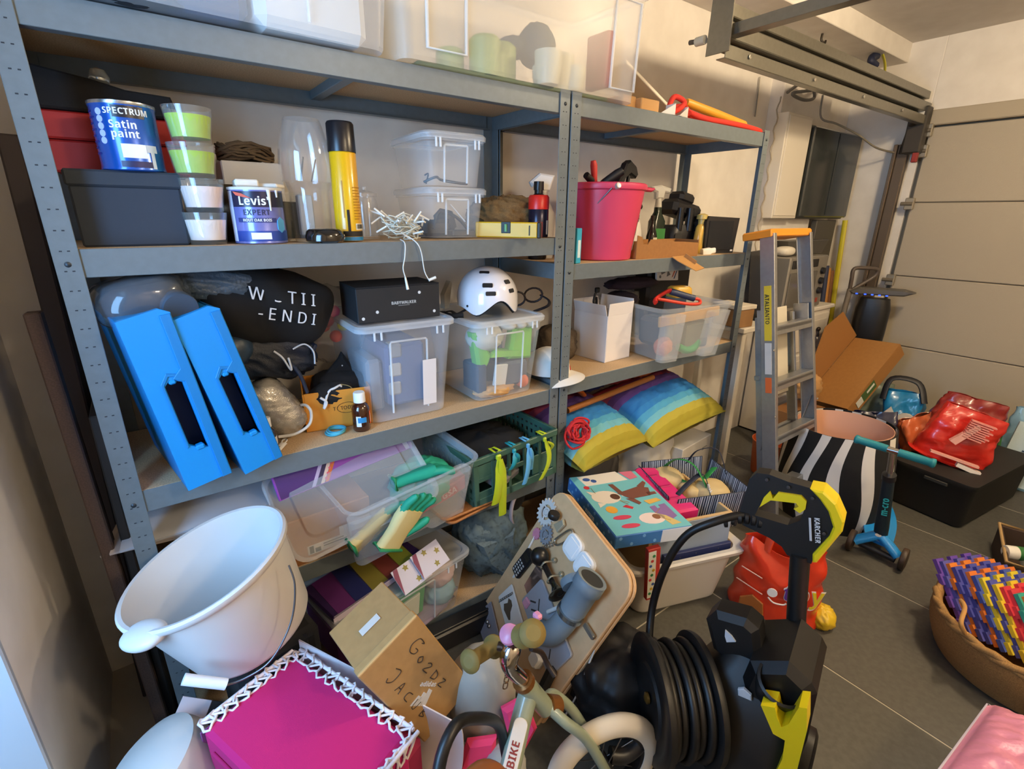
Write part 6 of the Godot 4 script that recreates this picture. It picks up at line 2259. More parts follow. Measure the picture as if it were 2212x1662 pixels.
	var hand := [[[0.1, 0.9, 0.3, 1.0, -0.3, 1.0, -0.5, 0.4, -0.2, 0.0, 0.25, 0.1, 0.3, 0.4, 0.0, 0.4]], [[0.0, 0.55, -0.22, 0.3, 0.0, 0.05, 0.22, 0.3, 0.0, 0.55]], [[-0.25, 0.5, 0.0, 0.65, 0.2, 0.5, -0.25, 0.0, 0.3, 0.02]], [[-0.2, 0.6, -0.2, 0.0], [-0.25, 0.62, 0.2, 0.5, 0.25, 0.15, -0.2, 0.0]], [[-0.2, 0.6, 0.2, 0.62, -0.2, 0.1, 0.3, 0.12]]]
	nb(tf)
	for k in 5:
		for s in hand[k]:
			var pts := PackedVector3Array()
			for i in range(0, s.size(), 2):
				pts.append(Vector3(-0.085 + 0.036 * k + s[i] * 0.034, 0.0 + s[i + 1] * 0.032 - (0.0 if k == 0 else 0.004), 0))
			tube(smooth(pts, 5), 0.0012, 5)
	var w1 := part(o, "handwriting", ink)
	w1.set_meta("kind", "stuff")
	var hand2 := [[[-0.4, 0.9, 0.1, 1.0, 0.15, 0.3, -0.2, 0.0, -0.35, 0.2]], [[-0.25, 0.0, 0.0, 0.7, 0.2, 0.0], [-0.12, 0.3, 0.14, 0.3]], [[0.2, 0.6, -0.2, 0.5, -0.2, 0.1, 0.22, 0.05]], [[-0.2, 0.65, -0.15, 0.1, 0.1, 0.05, 0.2, 0.65]], [[-0.15, 0.0, -0.1, 0.65, 0.2, 0.5, -0.08, 0.32, 0.25, 0.15, -0.12, 0.0]]]
	nb(tf.translated(Vector3(-0.072, 0, 0.012)))
	for k in 5:
		for s in hand2[k]:
			var pts := PackedVector3Array()
			for i in range(0, s.size(), 2):
				pts.append(Vector3(-0.085 + 0.038 * k + s[i] * 0.036, 0.0 + s[i + 1] * 0.034, 0))
			tube(smooth(pts, 5), 0.0012, 5)
	var w2 := part(o, "handwriting", ink)
	w2.set_meta("kind", "stuff")
	var lg := M("d3cfc8", 0.6)
	var ltf := Transform3D(tf.basis * Basis(Vector3.BACK, 0.5), Vector3(0.062, 0.0012, 0.19))
	for k in 3:
		nb(ltf)
		prism(P2([-0.026 + 0.016 * k, -0.024, -0.012 + 0.016 * k, -0.024, -0.002 + 0.011 * k, -0.004 + 0.008 * k, -0.014 + 0.011 * k, 0.0 + 0.008 * k]), 0.0008)
		part(o, "logo_stripe", lg)
	txt(o, "adidas", 0.011, lg, ltf.translated_local(Vector3(0.0, 0.026, 0)))
	nb(Transform3D(Basis(Vector3(1, 0, 0), Vector3(0, 1, 0), Vector3(0, 0, 1)) * Basis(Vector3.UP, PI), Vector3(0.075, -0.085, -0.0012)))
	bx(Vector3.ZERO, Vector3(0.05, 0.02, 0.0008), 0.0002)
	part(o, "small_label", M("c9c2b8", 0.6))
	nb()
	bx(Vector3(0, 0.04, 0), Vector3(0.36, 0.08, 0.07), 0.006)
	bx(Vector3(0, 0.083, 0.02), Vector3(0.36, 0.006, 0.01), 0.002)
	solo("folded_easel", "flat black folded stand lying along the bottom board behind the shoe box", "stand", M("201f20", 0.4), Vector3(-0.45, 0.001, 0.07), Vector3(0, -2, 0))
	nb()
	blob(Vector3(0, 0.12, 0), Vector3(0.16, 0.125, 0.13), -0.2, 1.5, 177, 2.4, 48, 28)
	solo("black_sack", "crumpled black sack on the floor between board, bike and washer", "sack", M("121213", 0.5), Vector3(-0.23, 0.001, 0.6))
	# plush of grey and pink behind the kids bike
	o = thing("plush_bag", "grey plush backpack with bright pink ear patches before the shoe box", "plush", Vector3(-0.675, 0.26, 0.5))
	nb()
	blob(Vector3(0, 0.02, 0), Vector3(0.085, 0.14, 0.08), 0.05, 1.5, 171, 2.2)
	part(o, "plush_body", M("9a968c", 0.9, {"nrm": "weave", "ts": 8.0}))
	nb()
	prism(P2([0, 0, 0.06, 0.02, 0.085, -0.06, 0.05, -0.11, 0.012, -0.06]), 0.03, 0.01)
	part(o, "pink_patch", M("e23c6c", 0.85)).transform = xf(Vector3(0.0, 0.06, 0.085), Vector3(-20, -25, 0))
	nb()
	prism(P2([-0.02, 0.02, 0.05, 0.03, 0.04, -0.09, -0.05, -0.07]), 0.03, 0.01)
	part(o, "pink_patch", M("e23c6c", 0.85)).transform = xf(Vector3(-0.07, -0.02, 0.08), Vector3(-10, -35, 0))
	nb()
	blob(Vector3(-0.02, -0.07, 0.13), Vector3(0.05, 0.06, 0.05), 0.05, 1.5, 172, 2.2)
	part(o, "plush_foot", M("a6a49c", 0.9))


# activity board for toddlers, leaning on the white tub
func busy_board() -> void:
	var o := thing("activity_board", "wooden toddler activity board with gears, horn and grey pipe leaning on the white tub", "activity board")
	var e := Vector3(-0.224, -0.139, 0.965)
	var l := Vector3(0.436, 0.871, 0.227)
	o.transform = xb(e, l, Vector3(-0.32, 0.25, 0.325))
	var wood := M("d8b083", 0.55, {"tex": "soft", "ts": 2.0})
	for k in 2:
		nb()
		prism(rrect2(0.46, 0.61, 0.06, 6, 0.0, 0.0), 0.013, 0.003, -0.0065 - 0.018 * k)
		part(o, "board_leaf", wood)
	nb()
	prism(rrect2(0.445, 0.595, 0.055, 6), 0.006, 0.0, -0.0155)
	part(o, "gap_shade", M("3a2c20", 0.8))  # dark sheet between the leaves, the shade of the gap put into colour
	var gm := [["d8d4cf", 0.05, 18, -0.205, 0.205, 0.027], ["8c8f96", 0.034, 15, -0.15, 0.152, 0.017], ["d78aa0", 0.021, 11, -0.19, 0.122, 0.008]]
	for q in gm:
		nb()
		var pts := PackedVector2Array()
		for i in int(q[2]) * 4:
			var a: float = TAU * i / (q[2] * 4.0)
			var rad: float = q[1] * (1.0 if i % 4 < 2 else 0.82)
			pts.append(Vector2(cos(a), sin(a)) * rad)
		prism_holed(pts, circ(q[5], 20), 0.005)
		prism_holed(circ(q[1] * 0.36, 20), circ(q[1] * 0.22, 16), 0.005)
		for a in [0.4, 2.5, 4.6]:
			tube(PackedVector3Array([Vector3(cos(a), sin(a), 0) * q[1] * 0.33, Vector3(cos(a + 0.3), sin(a + 0.3), 0) * q[1] * 0.7]), 0.003, 5)
		lathe_z(q[1] * 0.2, 0.006)
		part(o, "gear_wheel", M(q[0], 0.4, {"m": 0.15})).position = Vector3(q[3], q[4], 0.006)
	# castor, carabiner, calculator, mirror
	nb()
	prism(P2([-0.012, -0.02, 0.02, -0.026, 0.028, 0.012, 0.01, 0.02]), 0.012, 0.002)
	part(o, "castor_fork", M("b7b19b", 0.4, {"m": 0.5})).position = Vector3(-0.125, 0.225, 0.012)
	nb(Transform3D(Basis(Vector3.RIGHT, 0.3), Vector3(-0.145, 0.235, 0.03)))
	lathe(V2([0, -0.01, 0.018, -0.01, 0.02, -0.006, 0.02, 0.006, 0.018, 0.01, 0, 0.01]), 18)
	part(o, "castor_wheel", M("1a1716", 0.4))
	nb()
	tube(smooth(V3([-0.075, 0.235, 0.008, -0.06, 0.245, 0.008, -0.05, 0.23, 0.008, -0.065, 0.19, 0.008, -0.085, 0.165, 0.008, -0.1, 0.17, 0.008, -0.095, 0.19, 0.008]), 5, true), 0.0038, 6, true)
	part(o, "carabiner", M("b9b4a8", 0.25, {"m": 0.9}))
	nb()
	for i in 5:
		var c := Vector3(-0.1 - 0.008 * i, 0.155 - 0.012 * i, 0.006)
		tube(smooth(PackedVector3Array([c + Vector3(-0.004, 0.006, 0), c + Vector3(0.004, 0.006, 0.002), c + Vector3(0.004, -0.006, 0), c + Vector3(-0.004, -0.006, -0.002)]), 4, true), 0.0013, 5, true)
	part(o, "chain", M("b3aea6", 0.3, {"m": 0.8}))
	nb()
	prism(rrect2(0.052, 0.11, 0.012), 0.014, 0.003)
	var ca := part(o, "calculator", M("17171a", 0.4))
	ca.transform = xf(Vector3(-0.165, 0.01, 0.007), Vector3(0, 0, -6))
	for r in 5:
		for c in 3:
			nb()
			bx(Vector3((c - 1) * 0.014, 0.0 - 0.011 * r, 0.0075), Vector3(0.009, 0.006, 0.003), 0.001)
			part(ca, "key", M("b9b6b0", 0.5))
	nb()
	bx(Vector3(0.0, 0.03, 0.0072), Vector3(0.04, 0.02, 0.001), 0.0003)
	part(ca, "display_window", M("26241f", 0.15))
	nb()
	prism(P2([-0.026, -0.045, 0.022, -0.055, 0.03, 0.03, -0.002, 0.055, -0.03, 0.04]), 0.003, 0.001)
	part(o, "mirror", M("8f8a94", 0.08, {"m": 0.95})).position = Vector3(-0.085, 0.008, 0.0015)
	# bulb horn
	nb()
	blob(Vector3(-0.094, 0.102, 0.034), Vector3(0.031, 0.031, 0.031), 0.0, 1.0, 1, 2.0, 28, 18)
	part(o, "horn_bulb", M("151312", 0.35))
	nb()
	tube(V3([-0.07, 0.1, 0.032, 0.02, 0.09, 0.032]), [0.01, 0.009], 12)
	part(o, "horn_pipe", M("161414", 0.2))
	nb(Transform3D(Basis(Vector3.BACK, -1.68), Vector3(0.005, 0.092, 0.032)))
	lathe(V2([0.008, 0.0, 0.01, 0.02, 0.02, 0.04, 0.034, 0.05, 0.032, 0.05, 0.018, 0.04, 0.0, 0.03]), 28)
	part(o, "horn_bell", M("141212", 0.15, {"coat": 0.8}))
	for q in [[-0.055, 0.1], [0.0, 0.093]]:
		nb()
		tube(smooth(V3([0, -0.013, -0.02, 0, -0.014, 0.01, 0, 0.0, 0.015, 0, 0.014, 0.01, 0, 0.022, -0.022])), 0.004, 6, false, 0.5)
		bx(Vector3(0, 0.026, -0.022), Vector3(0.016, 0.016, 0.016), 0.004)
		part(o, "pipe_clamp", M("b2aa94", 0.35, {"m": 0.7})).position = Vector3(q[0], q[1], 0.03)
	# white rocker switches
	for k in 2:
		nb()
		loft_z(rrect2(0.075, 0.075, 0.022), rrect2(0.068, 0.068, 0.02), 0.016)
		var sw := part(o, "light_switch", M("e9e8e6", 0.35))
		sw.position = Vector3(-0.022 + 0.076 * k, 0.212 - 0.006 * k, 0.0)
		nb()
		bx(Vector3(0.004, 0, 0.017), Vector3(0.05, 0.05, 0.004), 0.0015)
		part(sw, "rocker", M("f0efed", 0.3))
	# grey drain pipe: straight socket pipe, joint collar and elbow
	var gp := M("76828a", 0.45)
	nb()
	tube(V3([0.143, 0.232, 0.06, 0.143, 0.226, 0.06, 0.143, 0.2, 0.058, 0.1425, 0.196, 0.058, 0.14, 0.12, 0.05]), [0.044, 0.046, 0.046, 0.04, 0.04], 28)
	part(o, "drain_pipe", gp)
	nb()
	lathe_at(Vector3(0.1431, 0.2335, 0.0602), Vector3(0, -1, -0.04), V2([0.036, -0.001, 0.046, -0.002, 0.046, 0.004, 0.036, 0.004]))
	part(o, "pipe_rim", gp)
	nb()
	lathe_at(Vector3(0.1431, 0.234, 0.0602), Vector3(0, -1, -0.04), V2([0.036, 0.0, 0.0, 0.0]))
	part(o, "pipe_mouth_shade", M("25282a", 0.8))  # flat dark disc, the shade inside the pipe put into its colour
	nb()
	tube(V3([0.1, 0.165, 0.05, 0.085, 0.17, 0.05, 0.078, 0.172, 0.05]), [0.038, 0.04, 0.038], 24)
	part(o, "side_branch", gp)
	nb()
	tube(smooth(V3([0.14, 0.125, 0.05, 0.138, 0.08, 0.046, 0.132, 0.03, 0.045, 0.115, -0.01, 0.045, 0.085, -0.035, 0.045, 0.066, -0.042, 0.045])), 0.036, 24)
	part(o, "pipe_elbow", gp)
	nb()
	tube(V3([0.14, 0.108, 0.0495, 0.139, 0.094, 0.048]), 0.042, 28)
	part(o, "pipe_clamp", M("a7aeb0", 0.2, {"m": 0.9}))
	nb()
	bx(Vector3(0.2, 0.098, 0.012), Vector3(0.05, 0.016, 0.012), 0.003)
	part(o, "clamp_ear", M("a7a49a", 0.3, {"m": 0.8}))
	# maze plate with slots
	nb()
	prism(rrect2(0.26, 0.12, 0.01), 0.01, 0.002)
	var mz := part(o, "maze_plate", M("9a9ca4", 0.5))
	mz.transform = xf(Vector3(0.06, -0.035, 0.006), Vector3(0, 0, -10))
	for q in [[[-0.08, 0.02], [-0.03, -0.02]], [[-0.05, -0.005], [-0.075, -0.03]], [[0.0, 0.01], [0.04, -0.03]], [[0.02, -0.01], [0.045, 0.0]], [[0.07, -0.01], [0.09, -0.03]], [[-0.1, -0.02], [-0.08, 0.0]]]:
		nb()
		tube(PackedVector3Array([Vector3(q[0][0], q[0][1], 0.005), Vector3(q[1][0], q[1][1], 0.005)]), 0.0028, 6, false, 0.3, Vector3.BACK)
		part(mz, "slot", M("3b3430", 0.8))
	nb()
	bx(Vector3(-0.07, -0.055, 0.0), Vector3(0.03, 0.03, 0.012), 0.004)
	part(o, "pink_slider", M("d79ab0", 0.4)).position = Vector3(0.02, 0.0, 0.012)
	nb()
	bx(Vector3.ZERO, Vector3(0.1, 0.012, 0.01), 0.003)
	part(o, "white_bolt", M("dedbd6", 0.4)).transform = xf(Vector3(0.07, 0.05, 0.02), Vector3(0, 0, 62))
	nb()
	loft_z(rrect2(0.045, 0.045, 0.01), rrect2(0.038, 0.038, 0.01), 0.03)
	part(o, "socket_block", M("d8d5d0", 0.4)).position = Vector3(0.11, -0.12, 0.0)
	# white hanging door with a puppy print and chain
	nb()
	prism(rrect2(0.14, 0.085, 0.006), 0.008, 0.002)
	var dr := part(o, "little_door", M("dcd8d2", 0.5))
	dr.transform = xf(Vector3(-0.1, -0.135, 0.006), Vector3(0, 0, -14))
	nb()
	prism(P2([-0.03, -0.02, -0.012, -0.028, 0.03, -0.018, 0.034, -0.01, 0.012, 0.0, -0.002, 0.018, -0.02, 0.02, -0.034, 0.01, -0.022, 0.0]), 0.001, 0.0, 0.0046)
	part(dr, "puppy_print", M("5b4a3a", 0.6))
	nb()
	for i in 7:
		var c := Vector3(-0.05 + 0.002 * i, -0.035 + 0.011 * i, 0.006)
		tube(smooth(PackedVector3Array([c + Vector3(-0.003, 0.006, 0), c + Vector3(0.003, 0.006, 0.002), c + Vector3(0.003, -0.006, 0), c + Vector3(-0.003, -0.006, -0.002)]), 4, true), 0.0012, 5, true)
	part(dr, "chain", M("8f8a84", 0.3, {"m": 0.8}))
	nb()
	prism(P2([-0.09, -0.05, 0.03, -0.06, 0.06, 0.02, -0.06, 0.05]), 0.006, 0.001)
	var gf := part(o, "grey_flap", M("8e8b94", 0.5))
	gf.transform = xf(Vector3(-0.135, -0.25, 0.008), Vector3(0, 0, 0))
	nb()
	for s in [-1, 1]:
		blob(Vector3(-0.005 + s * 0.009, 0.0, 0.008), Vector3(0.008, 0.008, 0.006), 0.0, 1.0, 1, 2.0, 14, 8)
	part(gf, "screw_heads", M("b7b2b0", 0.2, {"m": 0.9})).set_meta("kind", "stuff")
	nb()
	tube(V3([-0.19, 0.11, 0.004, -0.17, -0.06, 0.004]), 0.006, 6, false, 0.4)
	part(o, "white_strip", M("dcd9d4", 0.5))
	nb()
	bx(Vector3.ZERO, Vector3(0.032, 0.013, 0.006), 0.002)
	part(o, "hinge_plate", M("7c7466", 0.4, {"m": 0.6})).transform = xf(Vector3(-0.03, -0.035, 0.003), Vector3(0, 0, -60))
	nb()
	bx(Vector3.ZERO, Vector3(0.13, 0.032, 0.03), 0.008)
	part(o, "black_latch", M("1c1a19", 0.5)).transform = xf(Vector3(0.187, -0.14, 0.016), Vector3(0, 0, 100))
	nb()
	tube(smooth(V3([0.228, 0.06, -0.02, 0.24, -0.02, -0.03, 0.24, -0.1, -0.06, 0.25, -0.19, -0.06])), 0.006, 6, false, 0.5)
	part(o, "white_strap", M("cfc9c0", 0.7))


func lathe_z(r: float, h: float) -> void:
	var keep := X
	X = keep * Transform3D(Basis(Vector3.RIGHT, PI * 0.5), Vector3.ZERO)
	lathe([Vector2(r, -h * 0.5), Vector2(r, h * 0.5), Vector2(0, h * 0.5)], 14)
	X = keep


func lathe_at(p: Vector3, axis: Vector3, prof: Array) -> void:
	var y := axis.normalized()
	var x := y.cross(Vector3.BACK).normalized()
	var keep := X
	X = keep * Transform3D(Basis(x, y, x.cross(y)), p)
	lathe(prof, 28)
	X = keep


# low block standing on the xy plane, from outline a up to outline b
func loft_z(a: PackedVector2Array, b: PackedVector2Array, h: float) -> void:
	var r0 := PackedVector3Array()
	var r1 := PackedVector3Array()
	var r2 := PackedVector3Array()
	for i in a.size():
		r0.append(Vector3(a[i].x, a[i].y, 0))
		r1.append(Vector3(a[i].x, a[i].y, h * 0.7))
		r2.append(Vector3(b[i].x, b[i].y, h))
	loft([r0, r1, r2], false, true, true, 100)


func toy_tub() -> void:
	var o := thing("toy_tub", "white plastic storage tub packed with games on the floor", "storage tub", Vector3(0.315, 0.001, 0.32), Vector3(0, -19, 0))
	nb()
	loft([rr(0.36, 0.24, 0.04, 0.0, 5), rr(0.375, 0.255, 0.045, 0.012, 5), rr(0.46, 0.3, 0.05, 0.222, 5), rr(0.52, 0.345, 0.05, 0.226, 5), rr(0.525, 0.35, 0.05, 0.24, 5), rr(0.51, 0.335, 0.05, 0.246, 5), rr(0.452, 0.292, 0.045, 0.24, 5), rr(0.37, 0.25, 0.04, 0.016, 5)], true, true, true, 100)
	part(o, "tub", M("d3cfc8", 0.45))
	# game box with animal pictures
	o = thing("game_box", "light blue board game box with cat and rabbit pictures on the toy tub", "game")
	o.transform = xf(Vector3(0.042, 0.457, 0.034), Vector3(1.8, -18.7, -3.3))
	nb()
	bx(Vector3(0.151, -0.026, 0.192), Vector3(0.302, 0.052, 0.384), 0.003)
	part(o, "box_body", M("3f78b4", 0.5))
	nb()
	bx(Vector3(0.151, 0.0006, 0.192), Vector3(0.298, 0.001, 0.38), 0.0003)
	part(o, "picture_field", M("74bfc6", 0.5))
	# pictures lie on the top face; x runs away from the viewer's left, y up the picture
	var t := Transform3D(Basis(Vector3(1, 0, 0), Vector3(0, 0, -1), Vector3(0, 1, 0)), Vector3(0.151, 0.0014, 0.192))
	var pr := [
		["paper_note", "e9e0d2", [P2([-0.12, 0.185, 0.06, 0.2, 0.08, 0.13, -0.11, 0.115])]],
		["cat_face", "e6d8c4", [circ(0.058, 18, -0.07, 0.03, 0.042), P2([-0.12, 0.05, -0.13, 0.08, -0.1, 0.065]), P2([-0.12, 0.0, -0.125, -0.03, -0.09, -0.01])]],
		["cat_nose", "5a382a", [circ(0.019, 14, -0.035, 0.026)]],
		["cat_body", "7a4a3e", [P2([-0.015, 0.045, 0.09, 0.075, 0.13, 0.06, 0.11, 0.01, 0.02, 0.0]), P2([-0.02, 0.11, 0.0, 0.11, 0.01, 0.05, -0.01, 0.045]), P2([0.09, 0.08, 0.135, 0.11, 0.14, 0.095, 0.11, 0.06]), P2([0.0, 0.005, 0.03, -0.04, 0.045, -0.03, 0.03, 0.005]), P2([0.1, 0.03, 0.14, 0.03, 0.14, 0.015, 0.1, 0.01])]],
		["cat_belly", "ece0d0", [P2([0.0, 0.05, 0.06, 0.066, 0.095, 0.055, 0.09, 0.025, 0.02, 0.014, -0.005, 0.026])]],
		["pink_spots", "cf5a62", [circ(0.006, 8, 0.015, 0.04), circ(0.006, 8, 0.04, 0.05), circ(0.006, 8, 0.065, 0.05), circ(0.006, 8, 0.03, 0.024), circ(0.006, 8, 0.055, 0.03), circ(0.006, 8, 0.08, 0.038)]],
		["sun", "e0a23c", [circ(0.022, 14, -0.09, -0.05)]],
		["leaf", "e2b45a", [P2([0.06, -0.02, 0.12, -0.012, 0.13, -0.03, 0.07, -0.045])]],
		["red_dot", "c8323c", [circ(0.012, 10, -0.115, 0.105), P2([-0.04, -0.04, -0.02, -0.03, 0.0, -0.05, -0.01, -0.06])]],
		["rabbit_face", "efd9cf", [circ(0.05, 18, 0.03, -0.125, 0.032)]],
		["rabbit_ears", "d0435c", [circ(0.036, 16, -0.075, -0.1, 0.012), circ(0.036, 16, -0.07, -0.15, 0.012)]],
		["rabbit_nose", "8a5a3e", [circ(0.015, 12, 0.05, -0.12)]],
		["castle", "8b6aa0", [P2([0.06, -0.06, 0.085, -0.055, 0.085, -0.075, 0.1, -0.07, 0.1, -0.055, 0.13, -0.05, 0.13, -0.13, 0.09, -0.15, 0.06, -0.1])]],
		["yellow_grass", "d7bd78", [P2([0.06, -0.1, 0.09, -0.12, 0.12, -0.17, 0.08, -0.175])]],
		["blue_badge", "3a5a9a", [circ(0.016, 10, -0.09, 0.16, 0.012), circ(0.012, 10, -0.065, 0.145)]],
		["bright_label", "d9748c", [P2([0.07, 0.19, 0.13, 0.19, 0.13, 0.14, 0.09, 0.13])]]]
	for k in pr.size():
		nb(t)
		for q in pr[k][2]:
			prism(q, 0.0008, 0.0, 0.0003 * (k % 4))
		part(o, pr[k][0], M(pr[k][1], 0.5))
	nb(t)
	for q in [[-0.1, 0.06, -0.1, 0.1], [-0.03, 0.0, 0.0, -0.02], [-0.03, -0.005, -0.01, -0.03], [0.06, -0.1, 0.09, -0.08], [0.06, -0.13, 0.09, -0.15]]:
		tube(PackedVector3Array([Vector3(q[0], q[1], 0.001), Vector3(q[2], q[3], 0.001)]), 0.001, 4)
	part(o, "whisker_lines", M("b98a3c", 0.6)).set_meta("kind", "stuff")
	nb()
	for k in 14:
		X = xf(Vector3(-0.0004, -0.012 - 0.026 * (k % 2), 0.02 + 0.0265 * k), Vector3(0, -90, 0))
		prism(circ(0.006, 10), 0.001)
	X = Transform3D()
	for k in 4:
		X = xf(Vector3(0.02 + 0.045 * k, -0.012 - 0.026 * (k % 2), 0.3844))
		prism(circ(0.006, 10), 0.001)
	X = Transform3D()
	part(o, "pale_dots", M("7fb4dc", 0.5)).set_meta("kind", "stuff")
	nb()
	bx(Vector3(0.24, -0.026, 0.3845), Vector3(0.12, 0.05, 0.001), 0.0003)
	part(o, "white_end", M("dfe2e4", 0.5))
	txt(o, "KUIMIE", 0.014, M("e9ecef", 0.5), Transform3D(Basis(Vector3(0, 0, 1), Vector3(0, 1, 0), Vector3(-1, 0, 0)), Vector3(-0.0006, -0.038, 0.2)))
	# the things round the game box
	o = thing("picture_book", "white picture cards box lying under the blue game box", "book", Vector3(0.05, 0.39, 0.03), Vector3(1.8, -16, -3))
	nb()
	bx(Vector3(0.15, 0, 0.16), Vector3(0.29, 0.02, 0.36), 0.002)
	part(o, "book_body", M("d9d9d6", 0.6))
	nb()
	for k in 6:
		bx(Vector3(0.05 + 0.04 * k, 0.0104, -0.012 + 0.004 * (k % 2)), Vector3(0.02, 0.0008, 0.012), 0.0002)
	part(o, "animal_print", M("3d6f7a", 0.6)).set_meta("kind", "stuff")
	o = thing("black_game", "flat black game with a narrow frame wedged against the activity board", "game", Vector3(-0.035, 0.345, 0.215), Vector3(0, -19, 86))
	nb()
	bx(Vector3.ZERO, Vector3(0.1, 0.012, 0.36), 0.003)
	part(o, "game_body", M("24222a", 0.5))
	o = thing("wooden_crate", "wooden box with pale blue sides standing in the white toy tub", "box", Vector3(0.355, 0.12, 0.285), Vector3(0, -19, 0))
	nb()
	for q in [[0, 0.15, 0.36, 0.012], [0, -0.15, 0.36, 0.012]]:
		bx(Vector3(0, 0.13, q[1]), Vector3(q[2], 0.26, q[3]), 0.002)
	for s in [-1, 1]:
		bx(Vector3(s * 0.174, 0.13, 0), Vector3(0.012, 0.26, 0.29), 0.002)
	bx(Vector3(0, 0.006, 0), Vector3(0.35, 0.012, 0.3), 0.002)
	part(o, "crate_body", M("c9a878", 0.6))
	nb()
	bx(Vector3(0.006, 0.13, 0.157), Vector3(0.34, 0.25, 0.003), 0.001)
	part(o, "blue_front", M("8f9fb4", 0.5))
	nb()
	bx(Vector3(0.03, 0.085, 0.168), Vector3(0.3, 0.1, 0.016), 0.002)
	o = thing("night_book", "dark blue book with a pale moon and stars in front of the wooden box", "book", Vector3(0.355, 0.12, 0.285), Vector3(0, -19, 0))
	part(o, "book_body", M("222c58", 0.5))
	nb(xf(Vector3(0, 0.085, 0.1765)))
	prism(circ(0.014, 16, -0.09, 0.0), 0.0008)
	part(o, "moon", M("a9b0c8", 0.5))
	nb(xf(Vector3(0, 0.085, 0.1765)))
	for q in [[-0.05, 0.03], [0.02, 0.035], [0.08, 0.02], [0.12, 0.035], [-0.02, 0.02]]:
		prism(circ(0.0022, 6, q[0], q[1]), 0.0008)
	for k in 4:
		prism(P2([-0.06 + 0.02 * (k % 2), -0.004 - 0.009 * k, 0.1 - 0.02 * (k % 3), 0.0 - 0.009 * k, 0.1 - 0.02 * (k % 3), 0.002 - 0.009 * k, -0.06 + 0.02 * (k % 2), -0.002 - 0.009 * k]), 0.0006)
	part(o, "gold_print", M("6a644c", 0.5)).set_meta("kind", "stuff")
	o = thing("pink_case", "hot pink plastic case with notches beside the blue game box", "case", Vector3(0.36, 0.38, 0.25), Vector3(4, -19, 0))
	nb()
	prism(P2([-0.05, -0.15, 0.06, -0.15, 0.06, 0.15, -0.02, 0.17, -0.05, 0.15]), 0.05, 0.008)
	part(o, "case_body", M("e0307c", 0.35, {"coat": 0.4})).rotation.x = -PI * 0.5
	for k in 3:
		nb()
		bx(Vector3(0.005 + 0.01 * (k % 2), 0.026, -0.09 + 0.08 * k), Vector3(0.05, 0.006, 0.014), 0.003)
		part(o, "notch", M("b81e62", 0.4))
	o = thing("striped_carton", "small carton with a coloured bead print between the games in the tub", "box", Vector3(0.09, 0.14, 0.44), Vector3(0, -19, 4))
	nb()
	bx(Vector3(0, 0.11, 0), Vector3(0.05, 0.22, 0.02), 0.002)
	part(o, "carton_body", M("b9382c", 0.6))
	nb()
	bx(Vector3(-0.008, 0.11, 0.0105), Vector3(0.03, 0.2, 0.001), 0.0003)
	part(o, "pale_print", M("dfe0d0", 0.6))
	var bc := ["2f7f4a", "c8a42c", "3a5aa0", "c03a3a"]
	for k in 9:
		nb(xf(Vector3(-0.008 + 0.006 * (k % 3 - 1), 0.03 + 0.02 * k, 0.0115)))
		prism(circ(0.006, 8), 0.0008)
		part(o, "bead_print", M(bc[k % 4], 0.6))
	# checked shopping bag with green handles
	o = thing("shopping_bag", "blue and white barcode striped shopping bag with green handles in the toy tub", "bag", Vector3(0.52, 0.24, 0.27), Vector3(0, -24, 0))
	var bs := M("2d3546", 0.6)
	for k in 4:
		nb()
		var L := 0.3 if k % 2 == 0 else 0.26
		bx(Vector3(0, 0.09, 0), Vector3(L, 0.18, 0.003), 0.001)
		var sd := part(o, "bag_side", bs)
		sd.transform = xf([Vector3(0, 0, 0.13), Vector3(0.15, 0, 0), Vector3(0, 0, -0.13), Vector3(-0.15, 0, 0)][k], Vector3(8, 90 * k, 0))
		nb()
		var rng := RandomNumberGenerator.new()
		rng.seed = 40 + k
		var x := -L * 0.48
		while x < L * 0.47:
			var wd := rng.randf_range(0.0015, 0.006)
			bx(Vector3(x + wd * 0.5, 0.09, 0), Vector3(wd, 0.176, 0.0046), 0.0004)
			x += wd + rng.randf_range(0.003, 0.008)
		part(sd, "white_stripes", M("b9c0cc", 0.6)).set_meta("kind", "stuff")
	for q in [[-0.07, 0.13, -0.06, 0.07], [0.06, 0.12, 0.05, 0.075], [-0.02, 0.11, 0.03, 0.05]]:
		nb()
		blob(Vector3(q[0], q[1], q[2]), Vector3(q[3], 0.05, q[3]), -0.12, 1.2, int(q[3] * 1000.0), 2.6)
		part(o, "paper_parcel", M("cdb583", 0.75))
	var gh := M("1f7f3e", 0.6)
	var hs := [V3([-0.06, 0.16, -0.12, -0.05, 0.24, -0.04, 0.0, 0.23, 0.02, 0.04, 0.12, 0.1]), V3([-0.04, 0.16, 0.0, 0.02, 0.15, 0.02, 0.1, 0.2, 0.0, 0.11, 0.19, -0.02])]
	for k in 2:
		nb()
		tube(smooth(hs[k]), 0.013, 8, false, 0.18)
		part(o, "green_handle", gh)
	var ns := [V3([0.05, 0.17, -0.12, 0.07, 0.25, -0.08, 0.13, 0.27, -0.03, 0.15, 0.18, 0.02]), V3([-0.12, 0.16, 0.1, -0.04, 0.19, 0.06, 0.03, 0.2, 0.04, 0.02, 0.13, 0.13])]
	for k in 2:
		nb()
		tube(smooth(ns[k]), 0.011, 8, false, 0.18)
		part(o, "navy_handle", M("1a2236", 0.6))
	txt(o, "makro", 0.013, M("d9dde2", 0.6), xf(Vector3(0.025, 0.165, 0.103), Vector3(-25, 10, -80)))


